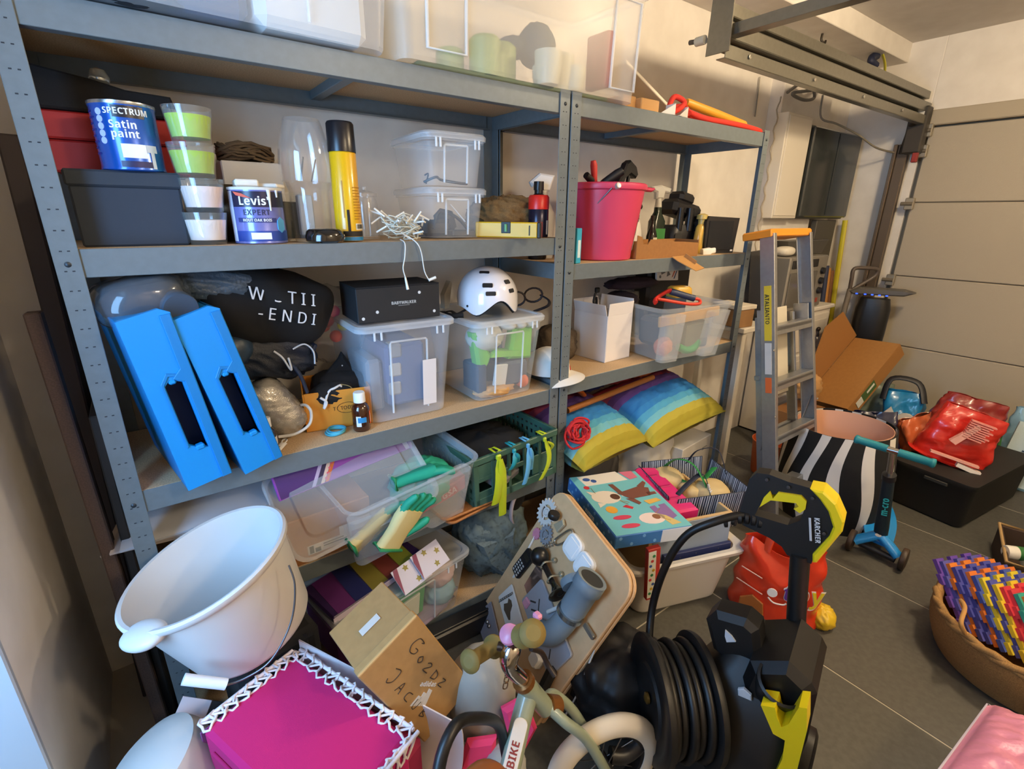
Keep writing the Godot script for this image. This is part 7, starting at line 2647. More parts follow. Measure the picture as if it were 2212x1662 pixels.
# yellow and black pressure washer, seen from its front
func washer() -> void:
	var o := thing("pressure_washer", "black and yellow pressure washer with spray gun docked on its handle column", "pressure washer", Vector3(-0.13, 0.001, 0.9), Vector3(0, -74, 0))
	var bk := M("0e0e0f", 0.5)
	var bk2 := M("0b0b0c", 0.45)
	var yl := M("dcc414", 0.4)
	nb()
	loft([rr(0.28, 0.26, 0.04, 0.03, 5, -0.02, 0.0), rr(0.3, 0.28, 0.05, 0.08, 5, -0.02, 0.0), rr(0.27, 0.25, 0.05, 0.25, 5, -0.01, -0.01), rr(0.22, 0.2, 0.05, 0.36, 5, 0.02, -0.03), rr(0.16, 0.15, 0.04, 0.42, 5, 0.03, -0.06)])
	part(o, "housing", bk)
	for s in [-1, 1]:
		nb(xf(Vector3(s * 0.165 - 0.01, 0.075, -0.11), Vector3(0, 0, 90)))
		lathe(V2([0, -0.02, 0.06, -0.02, 0.075, -0.012, 0.075, 0.012, 0.06, 0.02, 0, 0.02]), 28)
		part(o, "wheel", bk2)
	# raised side panel behind the yellow trim
	nb()
	prism(P2([0.02, 0.02, 0.13, 0.02, 0.145, 0.3, 0.14, 0.44, 0.125, 0.462, 0.075, 0.49, 0.0, 0.44, -0.02, 0.3]), 0.2, 0.02, -0.03)
	part(o, "side_panel", bk2)
	nb()
	prism(P2([0.045, 0.405, 0.072, 0.418, 0.08, 0.395, 0.092, 0.375, 0.103, 0.395, 0.113, 0.452, 0.127, 0.46, 0.137, 0.4, 0.139, 0.27, 0.12, 0.1, 0.07, 0.02, 0.098, 0.2, 0.108, 0.29, 0.104, 0.345, 0.08, 0.345]), 0.05, 0.0, 0.1)
	part(o, "yellow_trim", yl)
	# cup and bracket on top
	nb(xf(Vector3(0.06, 0.37, 0.03), Vector3(25, 0, -10)))
	lathe(V2([0, 0.0, 0.04, 0.0, 0.05, 0.01, 0.054, 0.075, 0.048, 0.078, 0.043, 0.015, 0, 0.012]), 28)
	part(o, "nozzle_cup", bk2)
	nb()
	prism(P2([-0.09, 0.38, -0.02, 0.36, 0.02, 0.42, 0.0, 0.5, -0.03, 0.515, -0.1, 0.5, -0.12, 0.46]), 0.08, 0.015, -0.02)
	part(o, "reel_bracket", bk)
	nb(Transform3D(Basis(Vector3.BACK, 0.6), Vector3(-0.06, 0.455, 0.022)))
	prism(P2([-0.012, -0.016, 0.012, -0.016, 0.009, 0.0, 0.0, 0.016, -0.009, 0.0]), 0.004)
	part(o, "white_clip", M("b9bec4", 0.4))
	nb(Transform3D(Basis(Vector3.BACK, 0.2), Vector3(0.006, 0.37, 0.078)))
	prism(P2([-0.016, -0.014, 0.014, -0.016, 0.014, 0.0, -0.002, 0.012, -0.016, 0.004]), 0.01, 0.002)
	part(o, "white_clip", M("c3c8ce", 0.4))
	# hose reel with wound hose; its axle runs across
	var rt := Transform3D(Basis(Vector3.UP, 0.72), Vector3(-0.12, 0.25, 0.07))
	for k in 2:
		nb(rt * xf(Vector3(-0.1 + 0.125 * k, 0, 0), Vector3(0, 0, 90)))
		lathe(V2([0, -0.006, 0.1, -0.006, 0.135, -0.012, 0.155, -0.012, 0.158, -0.006, 0.158, 0.004, 0.15, 0.009, 0.125, 0.009, 0.118, 0.003, 0.09, 0.003, 0.084, 0.009, 0.045, 0.009, 0.03, 0.016, 0, 0.016]), 48)
		part(o, "reel_flange", M("0f0f10", 0.45))
	nb(rt)
	for k in 5:
		var pts := PackedVector3Array()
		for i in 30:
			var a := TAU * i / 30.0
			var rk := 0.132 - 0.01 * (k % 2)
			pts.append(Vector3(-0.08 + 0.0215 * k, cos(a) * rk, sin(a) * rk))
		tube(pts, 0.0115, 8, true)
	part(o, "wound_hose", M("0c0c0d", 0.45)).set_meta("kind", "stuff")
	nb(rt * xf(Vector3(-0.115, 0.03, 0.02), Vector3(0, 0, 90)))
	lathe(V2([0, 0.0, 0.014, 0.0, 0.014, 0.006, 0.006, 0.01, 0, 0.01]), 16)
	part(o, "brass_bolt", M("8a6a32", 0.3, {"m": 0.8}))
	nb(rt)
	tube(smooth(V3([-0.12, -0.06, 0.05, -0.16, -0.08, 0.07, -0.19, -0.085, 0.08, -0.22, -0.08, 0.08])), 0.02, 12)
	part(o, "crank_handle", M("1e1e20", 0.4))
	# column and gun
	nb()
	tube(V3([0.09, 0.3, -0.13, 0.062, 0.48, -0.13, 0.04, 0.66, -0.13]), [0.032, 0.03, 0.03], 12, false, 0.75)
	part(o, "column", bk)
	nb()
	var outer := P2([-0.108, 0.718, -0.104, 0.764, -0.099, 0.823, -0.086, 0.845, -0.058, 0.85, -0.014, 0.845, 0.031, 0.845, 0.062, 0.828, 0.08, 0.806, 0.093, 0.779, 0.098, 0.765, 0.091, 0.735, 0.07, 0.681, 0.068, 0.65, 0.015, 0.65, 0.0, 0.668, -0.03, 0.68, -0.095, 0.69])
	var hole := P2([-0.072, 0.729, -0.066, 0.757, -0.053, 0.793, -0.03, 0.808, 0.018, 0.81, 0.03, 0.8, 0.026, 0.755, 0.003, 0.732])
	prism_holed(outer, hole, 0.036, -0.13)
	part(o, "gun_body", bk)
	nb()
	prism(P2([-0.064, 0.759, -0.059, 0.788, -0.049, 0.809, -0.039, 0.793, -0.031, 0.813, 0.017, 0.822, 0.03, 0.812, 0.031, 0.791, 0.022, 0.777, 0.008, 0.783, 0.017, 0.793, 0.011, 0.8, -0.043, 0.787]), 0.03, 0.004, -0.12)
	part(o, "trigger", yl)
	nb()
	prism(P2([0.031, 0.847, 0.058, 0.85, 0.087, 0.829, 0.11, 0.79, 0.111, 0.766, 0.078, 0.664, 0.07, 0.66, 0.066, 0.681, 0.089, 0.742, 0.092, 0.769, 0.076, 0.804, 0.055, 0.828]), 0.058, 0.004, -0.13)
	part(o, "yellow_back", yl)
	txt(o, "KARCHER", 0.0105, M("c9ccd0", 0.5), xf(Vector3(0.064, 0.748, -0.1035), Vector3(0, 0, -78)))
	nb(xf(Vector3(0.05, 0.745, -0.1035), Vector3(0, 0, -78)))
	bx(Vector3.ZERO, Vector3(0.06, 0.005, 0.001), 0.0003)
	part(o, "logo_bar", M("b9bcc0", 0.5))
	for q in [[-0.06, 0.838], [-0.012, 0.835], [0.04, 0.825], [0.078, 0.745]]:
		nb(xf(Vector3(q[0], q[1], -0.104), Vector3(90, 0, 0)))
		lathe(V2([0, -0.001, 0.004, -0.001, 0.004, 0.001, 0, 0.0015]), 10)
		part(o, "screw", M("55565a", 0.3, {"m": 0.7}))
	nb()
	tube(smooth(V3([-0.02, 0.69, -0.13, -0.088, 0.718, -0.12, -0.162, 0.69, -0.07, -0.216, 0.636, -0.05, -0.254, 0.527, -0.04, -0.272, 0.389, -0.03, -0.25, 0.3, 0.02, -0.2, 0.27, 0.06])), 0.0105, 10)
	part(o, "hose", bk2)
	nb()
	for k in 7:
		var c := Vector3(-0.045 - 0.015 * k, 0.702 + 0.014 * sin(k * 0.5) - 0.001 * k * k * 0.4, -0.128 + 0.004 * k)
		lathe_at(c, Vector3(-1, 0.1 - 0.06 * k, 0.3), V2([0.012, -0.005, 0.016, -0.004, 0.016, 0.004, 0.012, 0.005]))
	part(o, "bend_guard", bk)


func red_toy_bag() -> void:
	var o := thing("toy_bag", "red and orange glossy toy shop bag on the floor behind the pressure washer", "bag", Vector3(0.56, 0.001, 0.66), Vector3(0, -62, 0))
	nb()
	sheet(40, 20, func(u: float, v: float):
		var a: float = u * TAU
		var k := 1.0 - 0.45 * pow(v, 2.5)
		var q := Vector3(cos(a) * 0.155 * (1.0 - 0.12 * v), 0.3 * v, sin(a) * 0.1 * k)
		q.x += 0.006 * sin(v * 18.0 + a * 3.0)
		q.z += 0.01 * sin(v * 13.0 - a * 4.0) * v
		q.y += 0.018 * sin(a * 3.0) * v
		return q, 0.002, null, true)
	part(o, "bag_body", M("d63a1e", 0.25, {"coat": 0.5}))
	nb()
	bx(Vector3(0, 0.006, 0), Vector3(0.24, 0.01, 0.15), 0.004)
	part(o, "bag_floor", M("b02a1a", 0.5))
	nb()
	tube(smooth(V3([-0.06, 0.28, 0.05, -0.04, 0.36, 0.03, 0.03, 0.36, 0.03, 0.06, 0.28, 0.05])), 0.016, 8, false, 0.2)
	part(o, "handle", M("d8431f", 0.35))
	var cs := ["5a2f86", "d2542a", "d9c42c"]
	for k in 3:
		for q in 2:
			txt(o, "toy"[k], 0.06, M("efe6df", 0.4) if q == 0 else M(cs[k], 0.4), xf(Vector3(0.03 + 0.046 * k, 0.165, 0.103 + 0.004 * q - 0.012 * k), Vector3(-4, 14 + 6 * k, -4)).scaled_local(Vector3.ONE * (1.16 if q == 0 else 1.0)), true)
	nb()
	prism(circ(0.017, 14), 0.004)
	part(o, "smile_eye", M("efe9e2", 0.4)).transform = xf(Vector3(-0.02, 0.15, 0.106), Vector3(-4, 0, -20))
	nb()
	tube(smooth(V3([-0.03, 0.125, 0.105, -0.01, 0.11, 0.107, 0.02, 0.112, 0.107, 0.03, 0.12, 0.105])), 0.003, 6)
	part(o, "white_line", M("ece4dc", 0.4))
	nb()
	tube(V3([-0.13, 0.2, 0.066, -0.06, 0.195, 0.102]), 0.0022, 6)
	tube(V3([-0.14, 0.14, 0.062, -0.05, 0.13, 0.106]), 0.0022, 6)
	part(o, "brick_lines", M("e2b9a6", 0.5)).set_meta("kind", "stuff")
	nb()
	prism(P2([-0.05, 0.0, 0.04, 0.01, 0.03, 0.07, -0.01, 0.09, -0.05, 0.06]), 0.008, 0.002)
	part(o, "brown_animal_print", M("a8622a", 0.5)).transform = xf(Vector3(-0.07, 0.02, 0.098), Vector3(0, -14, 0))
	nb()
	blob(Vector3(0.17, 0.03, 0.0), Vector3(0.04, 0.04, 0.05), 0.2, 2.0, 181)
	part(o, "yellow_corner", M("d9b72a", 0.4))


# child's balance bike in sage green
func bike() -> void:
	var o := thing("balance_bike", "sage green child's balance bike with white tyre and pink bell", "bike")
	var fr := M("8f9a86", 0.35, {"coat": 0.5})
	var hub := Vector3(-0.48, 0.153, 0.75)
	var wx := Vector3(0.93, 0, 0.3).normalized()
	nb(Transform3D(Basis(wx, Vector3.UP, wx.cross(Vector3.UP)) * Basis(Vector3.RIGHT, PI * 0.5), hub))
	lathe(V2([0.108, -0.018, 0.125, -0.024, 0.143, -0.02, 0.153, -0.008, 0.155, 0.0, 0.153, 0.008, 0.143, 0.02, 0.125, 0.024, 0.108, 0.018, 0.108, -0.018]), 56)
	part(o, "tyre", M("d8cdb8", 0.7))
	nb(Transform3D(Basis(wx, Vector3.UP, wx.cross(Vector3.UP)) * Basis(Vector3.RIGHT, PI * 0.5), hub))
	lathe(V2([0.1, -0.014, 0.11, -0.016, 0.11, 0.016, 0.1, 0.014, 0.1, -0.014]), 48)
	part(o, "rim", M("26262a", 0.35, {"m": 0.5}))
	for k in 12:
		nb()
		var a := TAU * k / 12.0
		tube(PackedVector3Array([hub + wx.cross(Vector3.UP) * (0.012 if k % 2 == 0 else -0.012), hub + (wx * cos(a) + Vector3.UP * sin(a)) * 0.104]), 0.0016, 5)
		part(o, "spoke", M("8f9094", 0.3, {"m": 0.9}))
	nb(Transform3D(Basis(wx, Vector3.UP, wx.cross(Vector3.UP)) * Basis(Vector3.RIGHT, PI * 0.5), hub))
	lathe(V2([0, -0.035, 0.01, -0.035, 0.018, -0.022, 0.018, 0.022, 0.01, 0.035, 0, 0.035]), 20)
	part(o, "hub", M("5a5b5e", 0.3, {"m": 0.8}))
	# head tube, fork, frame
	var ht := Vector3(-0.672, 0.48, 0.672)
	var hb := Vector3(-0.625, 0.39, 0.69)
	nb()
	tube(PackedVector3Array([ht, hb]), 0.021, 16)
	part(o, "head_tube", fr)
	for s in [-1, 1]:
		nb()
		var z: Vector3 = wx.cross(Vector3.UP) * 0.036 * s
		tube(smooth(PackedVector3Array([hb + Vector3(0, 0.01, 0), hb + Vector3(0.035, -0.02, 0.005) + z, hb + Vector3(0.085, -0.09, 0.03) + z, hub + z])), 0.0125, 12)
		part(o, "fork_leg", fr)
	nb()
	tube(PackedVector3Array([hb + Vector3(0.004, 0.006, 0), hb + Vector3(0.03, -0.012, 0.004)]), 0.023, 16)
	part(o, "headset_ring", M("8a5a2c", 0.35, {"m": 0.6}))
	nb()
	tube(smooth(PackedVector3Array([ht + Vector3(0.012, -0.03, 0.0), Vector3(-0.7, 0.412, 0.695), Vector3(-0.757, 0.36, 0.733), Vector3(-0.84, 0.28, 0.78)])), 0.022, 18)
	part(o, "down_tube", fr)
	# badge with lettering along the down tube
	var d0 := Vector3(-0.7, 0.412, 0.695)
	var d1 := Vector3(-0.79, 0.33, 0.752)
	var ax := (d0 - d1).normalized()
	var toc := (Vector3(-1.182, 1.443, 1.303) - d0).normalized()
	toc = Vector3(-0.25, 0.75, 0.42)
	toc = (toc - ax * toc.dot(ax)).normalized()
	var bt := Transform3D(Basis(ax, toc.cross(ax), toc), (d0 + d1) * 0.5 + toc * 0.0225)
	nb(bt)
	prism(rrect2(0.15, 0.03, 0.013), 0.003, 0.001)
	part(o, "white_badge", M("e0d8cc", 0.45))
	txt(o, "TRYBIKE", 0.0155, M("8c2f2a", 0.5), bt.translated_local(Vector3(-0.01, 0, 0.002)))
	# rear arch, saddle
	nb()
	tube(smooth(PackedVector3Array([Vector3(-0.955, 0.42, 0.82), Vector3(-0.93, 0.53, 0.76), Vector3(-0.88, 0.575, 0.73), Vector3(-0.82, 0.53, 0.71), Vector3(-0.755, 0.44, 0.69), Vector3(-0.74, 0.34, 0.7)])), 0.0115, 12)
	part(o, "rear_arch", M("151516", 0.4))
	nb()
	blob(Vector3.ZERO, Vector3(0.085, 0.022, 0.05), 0.0, 1.0, 1, 2.4, 32, 16)
	part(o, "saddle", M("8a4a1c", 0.35, {"coat": 0.5})).transform = xf(Vector3(-0.925, 0.56, 0.865), Vector3(0, 30, 12))
	# stem and bars
	var ch := M("c7c2bc", 0.12, {"m": 1.0})
	nb()
	tube(PackedVector3Array([ht, ht + Vector3(-0.006, 0.012, -0.002)]), 0.024, 18)
	part(o, "headset_ring", M("8a5a2c", 0.35, {"m": 0.6}))
	nb()
	tube(smooth(PackedVector3Array([ht + Vector3(-0.006, 0.012, -0.002), ht + Vector3(-0.03, 0.05, -0.012), ht + Vector3(-0.034, 0.08, -0.014), ht + Vector3(-0.016, 0.105, -0.02)])), [0.016, 0.016, 0.016, 0.016, 0.016, 0.016, 0.017, 0.017, 0.018, 0.018, 0.019, 0.02, 0.02, 0.02, 0.021, 0.021, 0.02, 0.018, 0.016], 16)
	part(o, "stem", ch)
	var bc := ht + Vector3(-0.016, 0.108, -0.02)
	var g0 := Vector3(-0.735, 0.555, 0.6)
	var g1 := Vector3(-0.69, 0.63, 0.68)
	nb()
	tube(smooth(PackedVector3Array([g0 + Vector3(0.02, 0.02, 0.03), g0 + Vector3(0.045, 0.02, 0.06), bc, bc + Vector3(0.0, 0.015, 0.02), g1])), 0.0095, 10)
	part(o, "handlebar", M("4a3a30", 0.3, {"m": 0.7}))
	var br := M("7d6a34", 0.7)
	for k in 2:
		var a := Vector3(-0.79, 0.58, 0.632) if k == 0 else Vector3(-0.692, 0.632, 0.683)
		var b := Vector3(-0.7, 0.542, 0.6) if k == 0 else Vector3(-0.725, 0.722, 0.758)
		nb()
		tube(PackedVector3Array([a, a.lerp(b, 0.04), a.lerp(b, 0.08), a.lerp(b, 0.12), a.lerp(b, 0.85), a.lerp(b, 0.88), a.lerp(b, 0.96), b]), [0.012, 0.024, 0.024, 0.016, 0.016, 0.025, 0.025, 0.014], 20)
		part(o, "grip", br)
	nb()
	lathe_at(bc + Vector3(-0.014, 0.03, 0.0), Vector3(-0.5, 0.8, 0.2), V2([0, -0.006, 0.019, -0.006, 0.022, -0.003, 0.02, 0.004, 0.012, 0.009, 0, 0.011]))
	part(o, "pink_bell", M("d58aa4", 0.35))
	nb()
	bx(Vector3.ZERO, Vector3(0.016, 0.014, 0.02), 0.004)
	part(o, "bell_hammer", M("d58aa4", 0.35)).position = bc + Vector3(0.045, 0.06, 0.02)
	nb()
	tube(smooth(PackedVector3Array([bc + Vector3(0.03, -0.02, 0.02), bc + Vector3(0.06, -0.05, 0.02), bc + Vector3(0.07, -0.08, 0.03), bc + Vector3(0.075, -0.1, 0.05)])), 0.006, 8)
	part(o, "brake_lever", M("241a18", 0.4))
	nb()
	for k in 7:
		var c := Vector3(-0.655, 0.5, 0.6) + Vector3(-0.003 * k, -0.016 * k, 0.0)
		tube(smooth(PackedVector3Array([c + Vector3(-0.004, 0.01, 0), c + Vector3(0.004, 0.01, 0.003), c + Vector3(0.004, -0.01, 0), c + Vector3(-0.004, -0.01, -0.003)]), 4, true), 0.0016, 5, true)
	part(o, "chain", M("8a6a4a", 0.4, {"m": 0.7}))


# ---------------------------------------------------------------- the garage door end
func ladder() -> void:
	# leaning closed against the end of the shelving
	var o := thing("stepladder", "aluminium stepladder with an orange top leaning against the end of the shelving", "stepladder", Vector3(1.19, 0.002, 0.42), Vector3(-11.5, 0, 0))
	var al := M("a6a7a8", 0.35, {"m": 0.75, "tex": "soft", "ts": 3.0})
	nb()
	prism(P2([-0.185, 1.385, 0.185, 1.385, 0.185, 1.412, 0.175, 1.418, -0.175, 1.418, -0.185, 1.412]), 0.13, 0.004, -0.02)
	part(o, "top_cap", M("dd8a22", 0.45))
	for s in [-1, 1]:
		nb(Transform3D(Basis(Vector3.BACK, 0.03 * s), Vector3(s * 0.215, 0, 0.02)))
		bx(Vector3(-0.0, 0.7, 0), Vector3(0.004, 1.4, 0.062), 0.001)
		bx(Vector3(-s * 0.01, 0.7, 0.03), Vector3(0.022, 1.4, 0.004), 0.001)
		bx(Vector3(-s * 0.01, 0.7, -0.03), Vector3(0.022, 1.4, 0.004), 0.001)
		part(o, "rail", al)
		nb(Transform3D(Basis(Vector3.BACK, 0.03 * s), Vector3(s * 0.165, 0, -0.04)))
		bx(Vector3(0, 0.52, 0), Vector3(0.004, 1.04, 0.05), 0.001)
		bx(Vector3(-s * 0.009, 0.52, 0.024), Vector3(0.02, 1.04, 0.003), 0.001)
		part(o, "rear_rail", al)
		nb()
		bx(Vector3(s * 0.168, 1.03, 0.0), Vector3(0.012, 0.09, 0.07), 0.002)
		part(o, "hinge_plate", al)
		nb()
		bx(Vector3(s * 0.213, 0.015, 0.02), Vector3(0.034, 0.03, 0.07), 0.004)
		part(o, "foot", M("2a2a2b", 0.7))
		nb()
		tube(V3([s * 0.185, 0.62, 0.035, s * 0.172, 0.42, -0.035]), 0.006, 6, false, 0.4)
		part(o, "brace", al)
		for k in 3:
			nb(xf(Vector3(s * 0.205, 0.3 + 0.3 * k, 0.053), Vector3(90, 0, 0)))
			lathe(V2([0, 0, 0.006, 0, 0.006, 0.002, 0.003, 0.004, 0, 0.004]), 10)
			part(o, "rivet", M("c4c4c4", 0.25, {"m": 0.9}))
	for k in 4:
		nb()
		var y := 0.24 + 0.25 * k
		bx(Vector3(0, y, 0.02), Vector3(0.42 - 0.016 * k, 0.024, 0.06), 0.002)
		bx(Vector3(0, y - 0.012, 0.048), Vector3(0.42 - 0.016 * k, 0.034, 0.004), 0.001)
		part(o, "step", al)
	for k in 3:
		nb()
		bx(Vector3(0, 0.2 + 0.28 * k, -0.055), Vector3(0.31, 0.022, 0.022), 0.002)
		part(o, "rear_bar", al)
	nb()
	bx(Vector3(-0.002, 0.86, -0.045), Vector3(0.24, 0.42, 0.006), 0.002)
	part(o, "back_plate", M("c9c2b2", 0.6))
	nb()
	bx(Vector3(0, 0, 0), Vector3(0.002, 0.24, 0.032), 0.0005)
	part(o, "yellow_sticker", M("d9bd2c", 0.5)).transform = xf(Vector3(-0.1865, 1.06, 0.022), Vector3(0, 0, -1.7))
	txt(o, "ATALIANTO18", 0.017, M("3a3526", 0.6), Transform3D(Basis(Vector3(0, -1, 0), Vector3(0, 0, 1), Vector3(-1, 0, 0)), Vector3(-0.1885, 1.065, 0.02)))
	nb()
	bx(Vector3(0, 0, 0), Vector3(0.002, 0.14, 0.03), 0.0005)
	part(o, "worn_label", M("cfcdc8", 0.6)).transform = xf(Vector3(-0.1925, 0.86, 0.022), Vector3(0, 0, -1.7))
	nb()
	bx(Vector3(0, 0, 0), Vector3(0.002, 0.07, 0.028), 0.0005)
	part(o, "orange_label", M("d9662a", 0.5)).transform = xf(Vector3(-0.1962, 0.74, 0.022), Vector3(0, 0, -1.7))


func zebra_bag() -> void:
	var o := thing("striped_bag", "large black and white striped round storage bag with pale pink lining", "bag", Vector3(1.42, 0.001, 0.475), Vector3(0, 0, 0))
	nb()
	sheet(60, 16, func(u: float, v: float):
		var a: float = u * TAU + 0.13 * sin(v * 4.2 + u * 12.0)
		var k := 1.0 + 0.12 * sin(v * PI) + 0.015 * sin(a * 5.0 + v * 4.0)
		var lean := 0.03 * v
		return Vector3(cos(a) * 0.16 * k + lean * 0.4, 0.5 * v * (1.0 + 0.05 * cos(a - 0.6)), sin(a) * 0.215 * k), 0.006, func(u: float, v: float):
			return "d9d4cb" if int(u * 60.0) % 5 < 2 else "121213", true)
	part(o, "bag_wall", M("ffffff", 0.85, {"vc": 1}))
	nb()
	sheet(48, 6, func(u: float, v: float):
		var a: float = u * TAU
		return Vector3(cos(a) * 0.152 * (1.0 - 0.06 * v) + 0.012, 0.495 * (1.0 + 0.05 * cos(a - 0.6)) - 0.36 * v, sin(a) * 0.206 * (1.0 - 0.06 * v)), 0.002, null, true)
	part(o, "lining", M("dba98c", 0.8))
	nb()
	loft([ring(0.15, 0.2, 0.0), ring(0.155, 0.21, 0.008)])
	part(o, "bag_floor", M("121213", 0.9))
	nb()
	loft([ring(0.13, 0.185, 0.2), ring(0.13, 0.185, 0.206)])
	part(o, "pink_folds", M("c9987c", 0.85))


func scooter() -> void:
	var o := thing("kick_scooter", "blue child's three wheeled kick scooter with turquoise grips", "scooter")
	var bl := M("1f86cf", 0.35)
	var tq := M("167a86", 0.55)
	var base := Vector3(1.27, 0.11, 0.77)
	var top := Vector3(1.135, 0.55, 0.762)
	var neck := base.lerp(top, 0.72)
	nb()
	tube(PackedVector3Array([base, base.lerp(top, 0.1), neck]), [0.026, 0.027, 0.021], 14)
	part(o, "stem_sleeve", M("14252f", 0.5))
	nb()
	tube(PackedVector3Array([neck, top]), 0.012, 12)
	part(o, "upper_stem", M("b9b2a8", 0.25, {"m": 0.9}))
	nb()
	tube(PackedVector3Array([neck - (top - base) * 0.03, neck + (top - base) * 0.03]), 0.025, 14)
	part(o, "clamp", M("1c1d20", 0.4))
	var h0 := Vector3(1.13, 0.56, 0.625)
	var h1 := Vector3(1.14, 0.555, 0.9)
	nb()
	tube(PackedVector3Array([h0.lerp(h1, 0.4), h0.lerp(h1, 0.6)]), 0.0125, 12)
	part(o, "handlebar", M("c2bdb4", 0.2, {"m": 1.0}))
	for k in 2:
		var a := h0 if k == 0 else h1
		var b := h0.lerp(h1, 0.43 if k == 0 else 0.57)
		nb()
		tube(PackedVector3Array([a, a.lerp(b, 0.03), a.lerp(b, 0.1), a.lerp(b, 0.16), a.lerp(b, 0.5), b]), [0.012, 0.0185, 0.0185, 0.0155, 0.0165, 0.0155], 16)
		part(o, "grip", tq)
	# deck and front yoke
	nb()
	sheet(20, 8, func(u: float, v: float):
		var w := 0.05 + 0.02 * sin(u * PI)
		return base + Vector3(0.0 + 0.4 * u, -0.055 + 0.012 * sin(u * 3.0), (v - 0.5) * 2.0 * w - 0.13 * u), 0.014)
	part(o, "deck", bl)
	nb()
	tube(smooth(PackedVector3Array([base + Vector3(-0.055, -0.055, -0.075), base + Vector3(-0.03, -0.025, -0.035), base + Vector3(-0.01, -0.005, 0.0), base + Vector3(-0.015, -0.025, 0.04), base + Vector3(-0.02, -0.06, 0.085)])), 0.026, 12, false, 0.75)
	part(o, "front_yoke", bl)
	nb()
	tube(PackedVector3Array([base + Vector3(-0.03, -0.07, -0.06), base + Vector3(-0.03, -0.075, 0.08)]), 0.014, 10)
	part(o, "axle", M("151517", 0.5))
	for k in 2:
		var c := base + (Vector3(-0.055, -0.06, -0.085) if k == 0 else Vector3(-0.02, -0.06, 0.105))
		nb()
		lathe_at(c, Vector3(0.1, 0, 1), V2([0, -0.013, 0.03, -0.013, 0.048, -0.01, 0.05, -0.006, 0.05, 0.006, 0.048, 0.01, 0.03, 0.013, 0, 0.013]))
		part(o, "wheel", M("3a2c20", 0.5))
	nb()
	lathe_at(base + Vector3(0.43, -0.06, -0.14), Vector3(0.2, 0, 1), V2([0, -0.012, 0.03, -0.012, 0.045, -0.008, 0.045, 0.008, 0.03, 0.012, 0, 0.012]))
	part(o, "wheel", M("1a1a1c", 0.5))
	# lettering down the stem, towards the viewer
	var ax := (top - base).normalized()
	var toc := Vector3(-0.9, 0.3, 0.2)
	toc = (toc - ax * toc.dot(ax)).normalized()
	txt(o, "m-cro", 0.026, M("2fb0b8", 0.5), Transform3D(Basis(ax, toc.cross(ax), toc), base.lerp(top, 0.4) + toc * 0.026))
	nb()
	prism(circ(0.012, 12, 0, 0, 0.007), 0.002)
	part(o, "silver_emblem", M("c9c4be", 0.3, {"m": 0.5})).transform = Transform3D(Basis(Vector3(0.2, 0, 0.98), Vector3(0.6, 0.78, -0.12), Vector3(-0.76, 0.6, 0.15)).orthonormalized(), base + Vector3(-0.032, 0.006, 0.0))


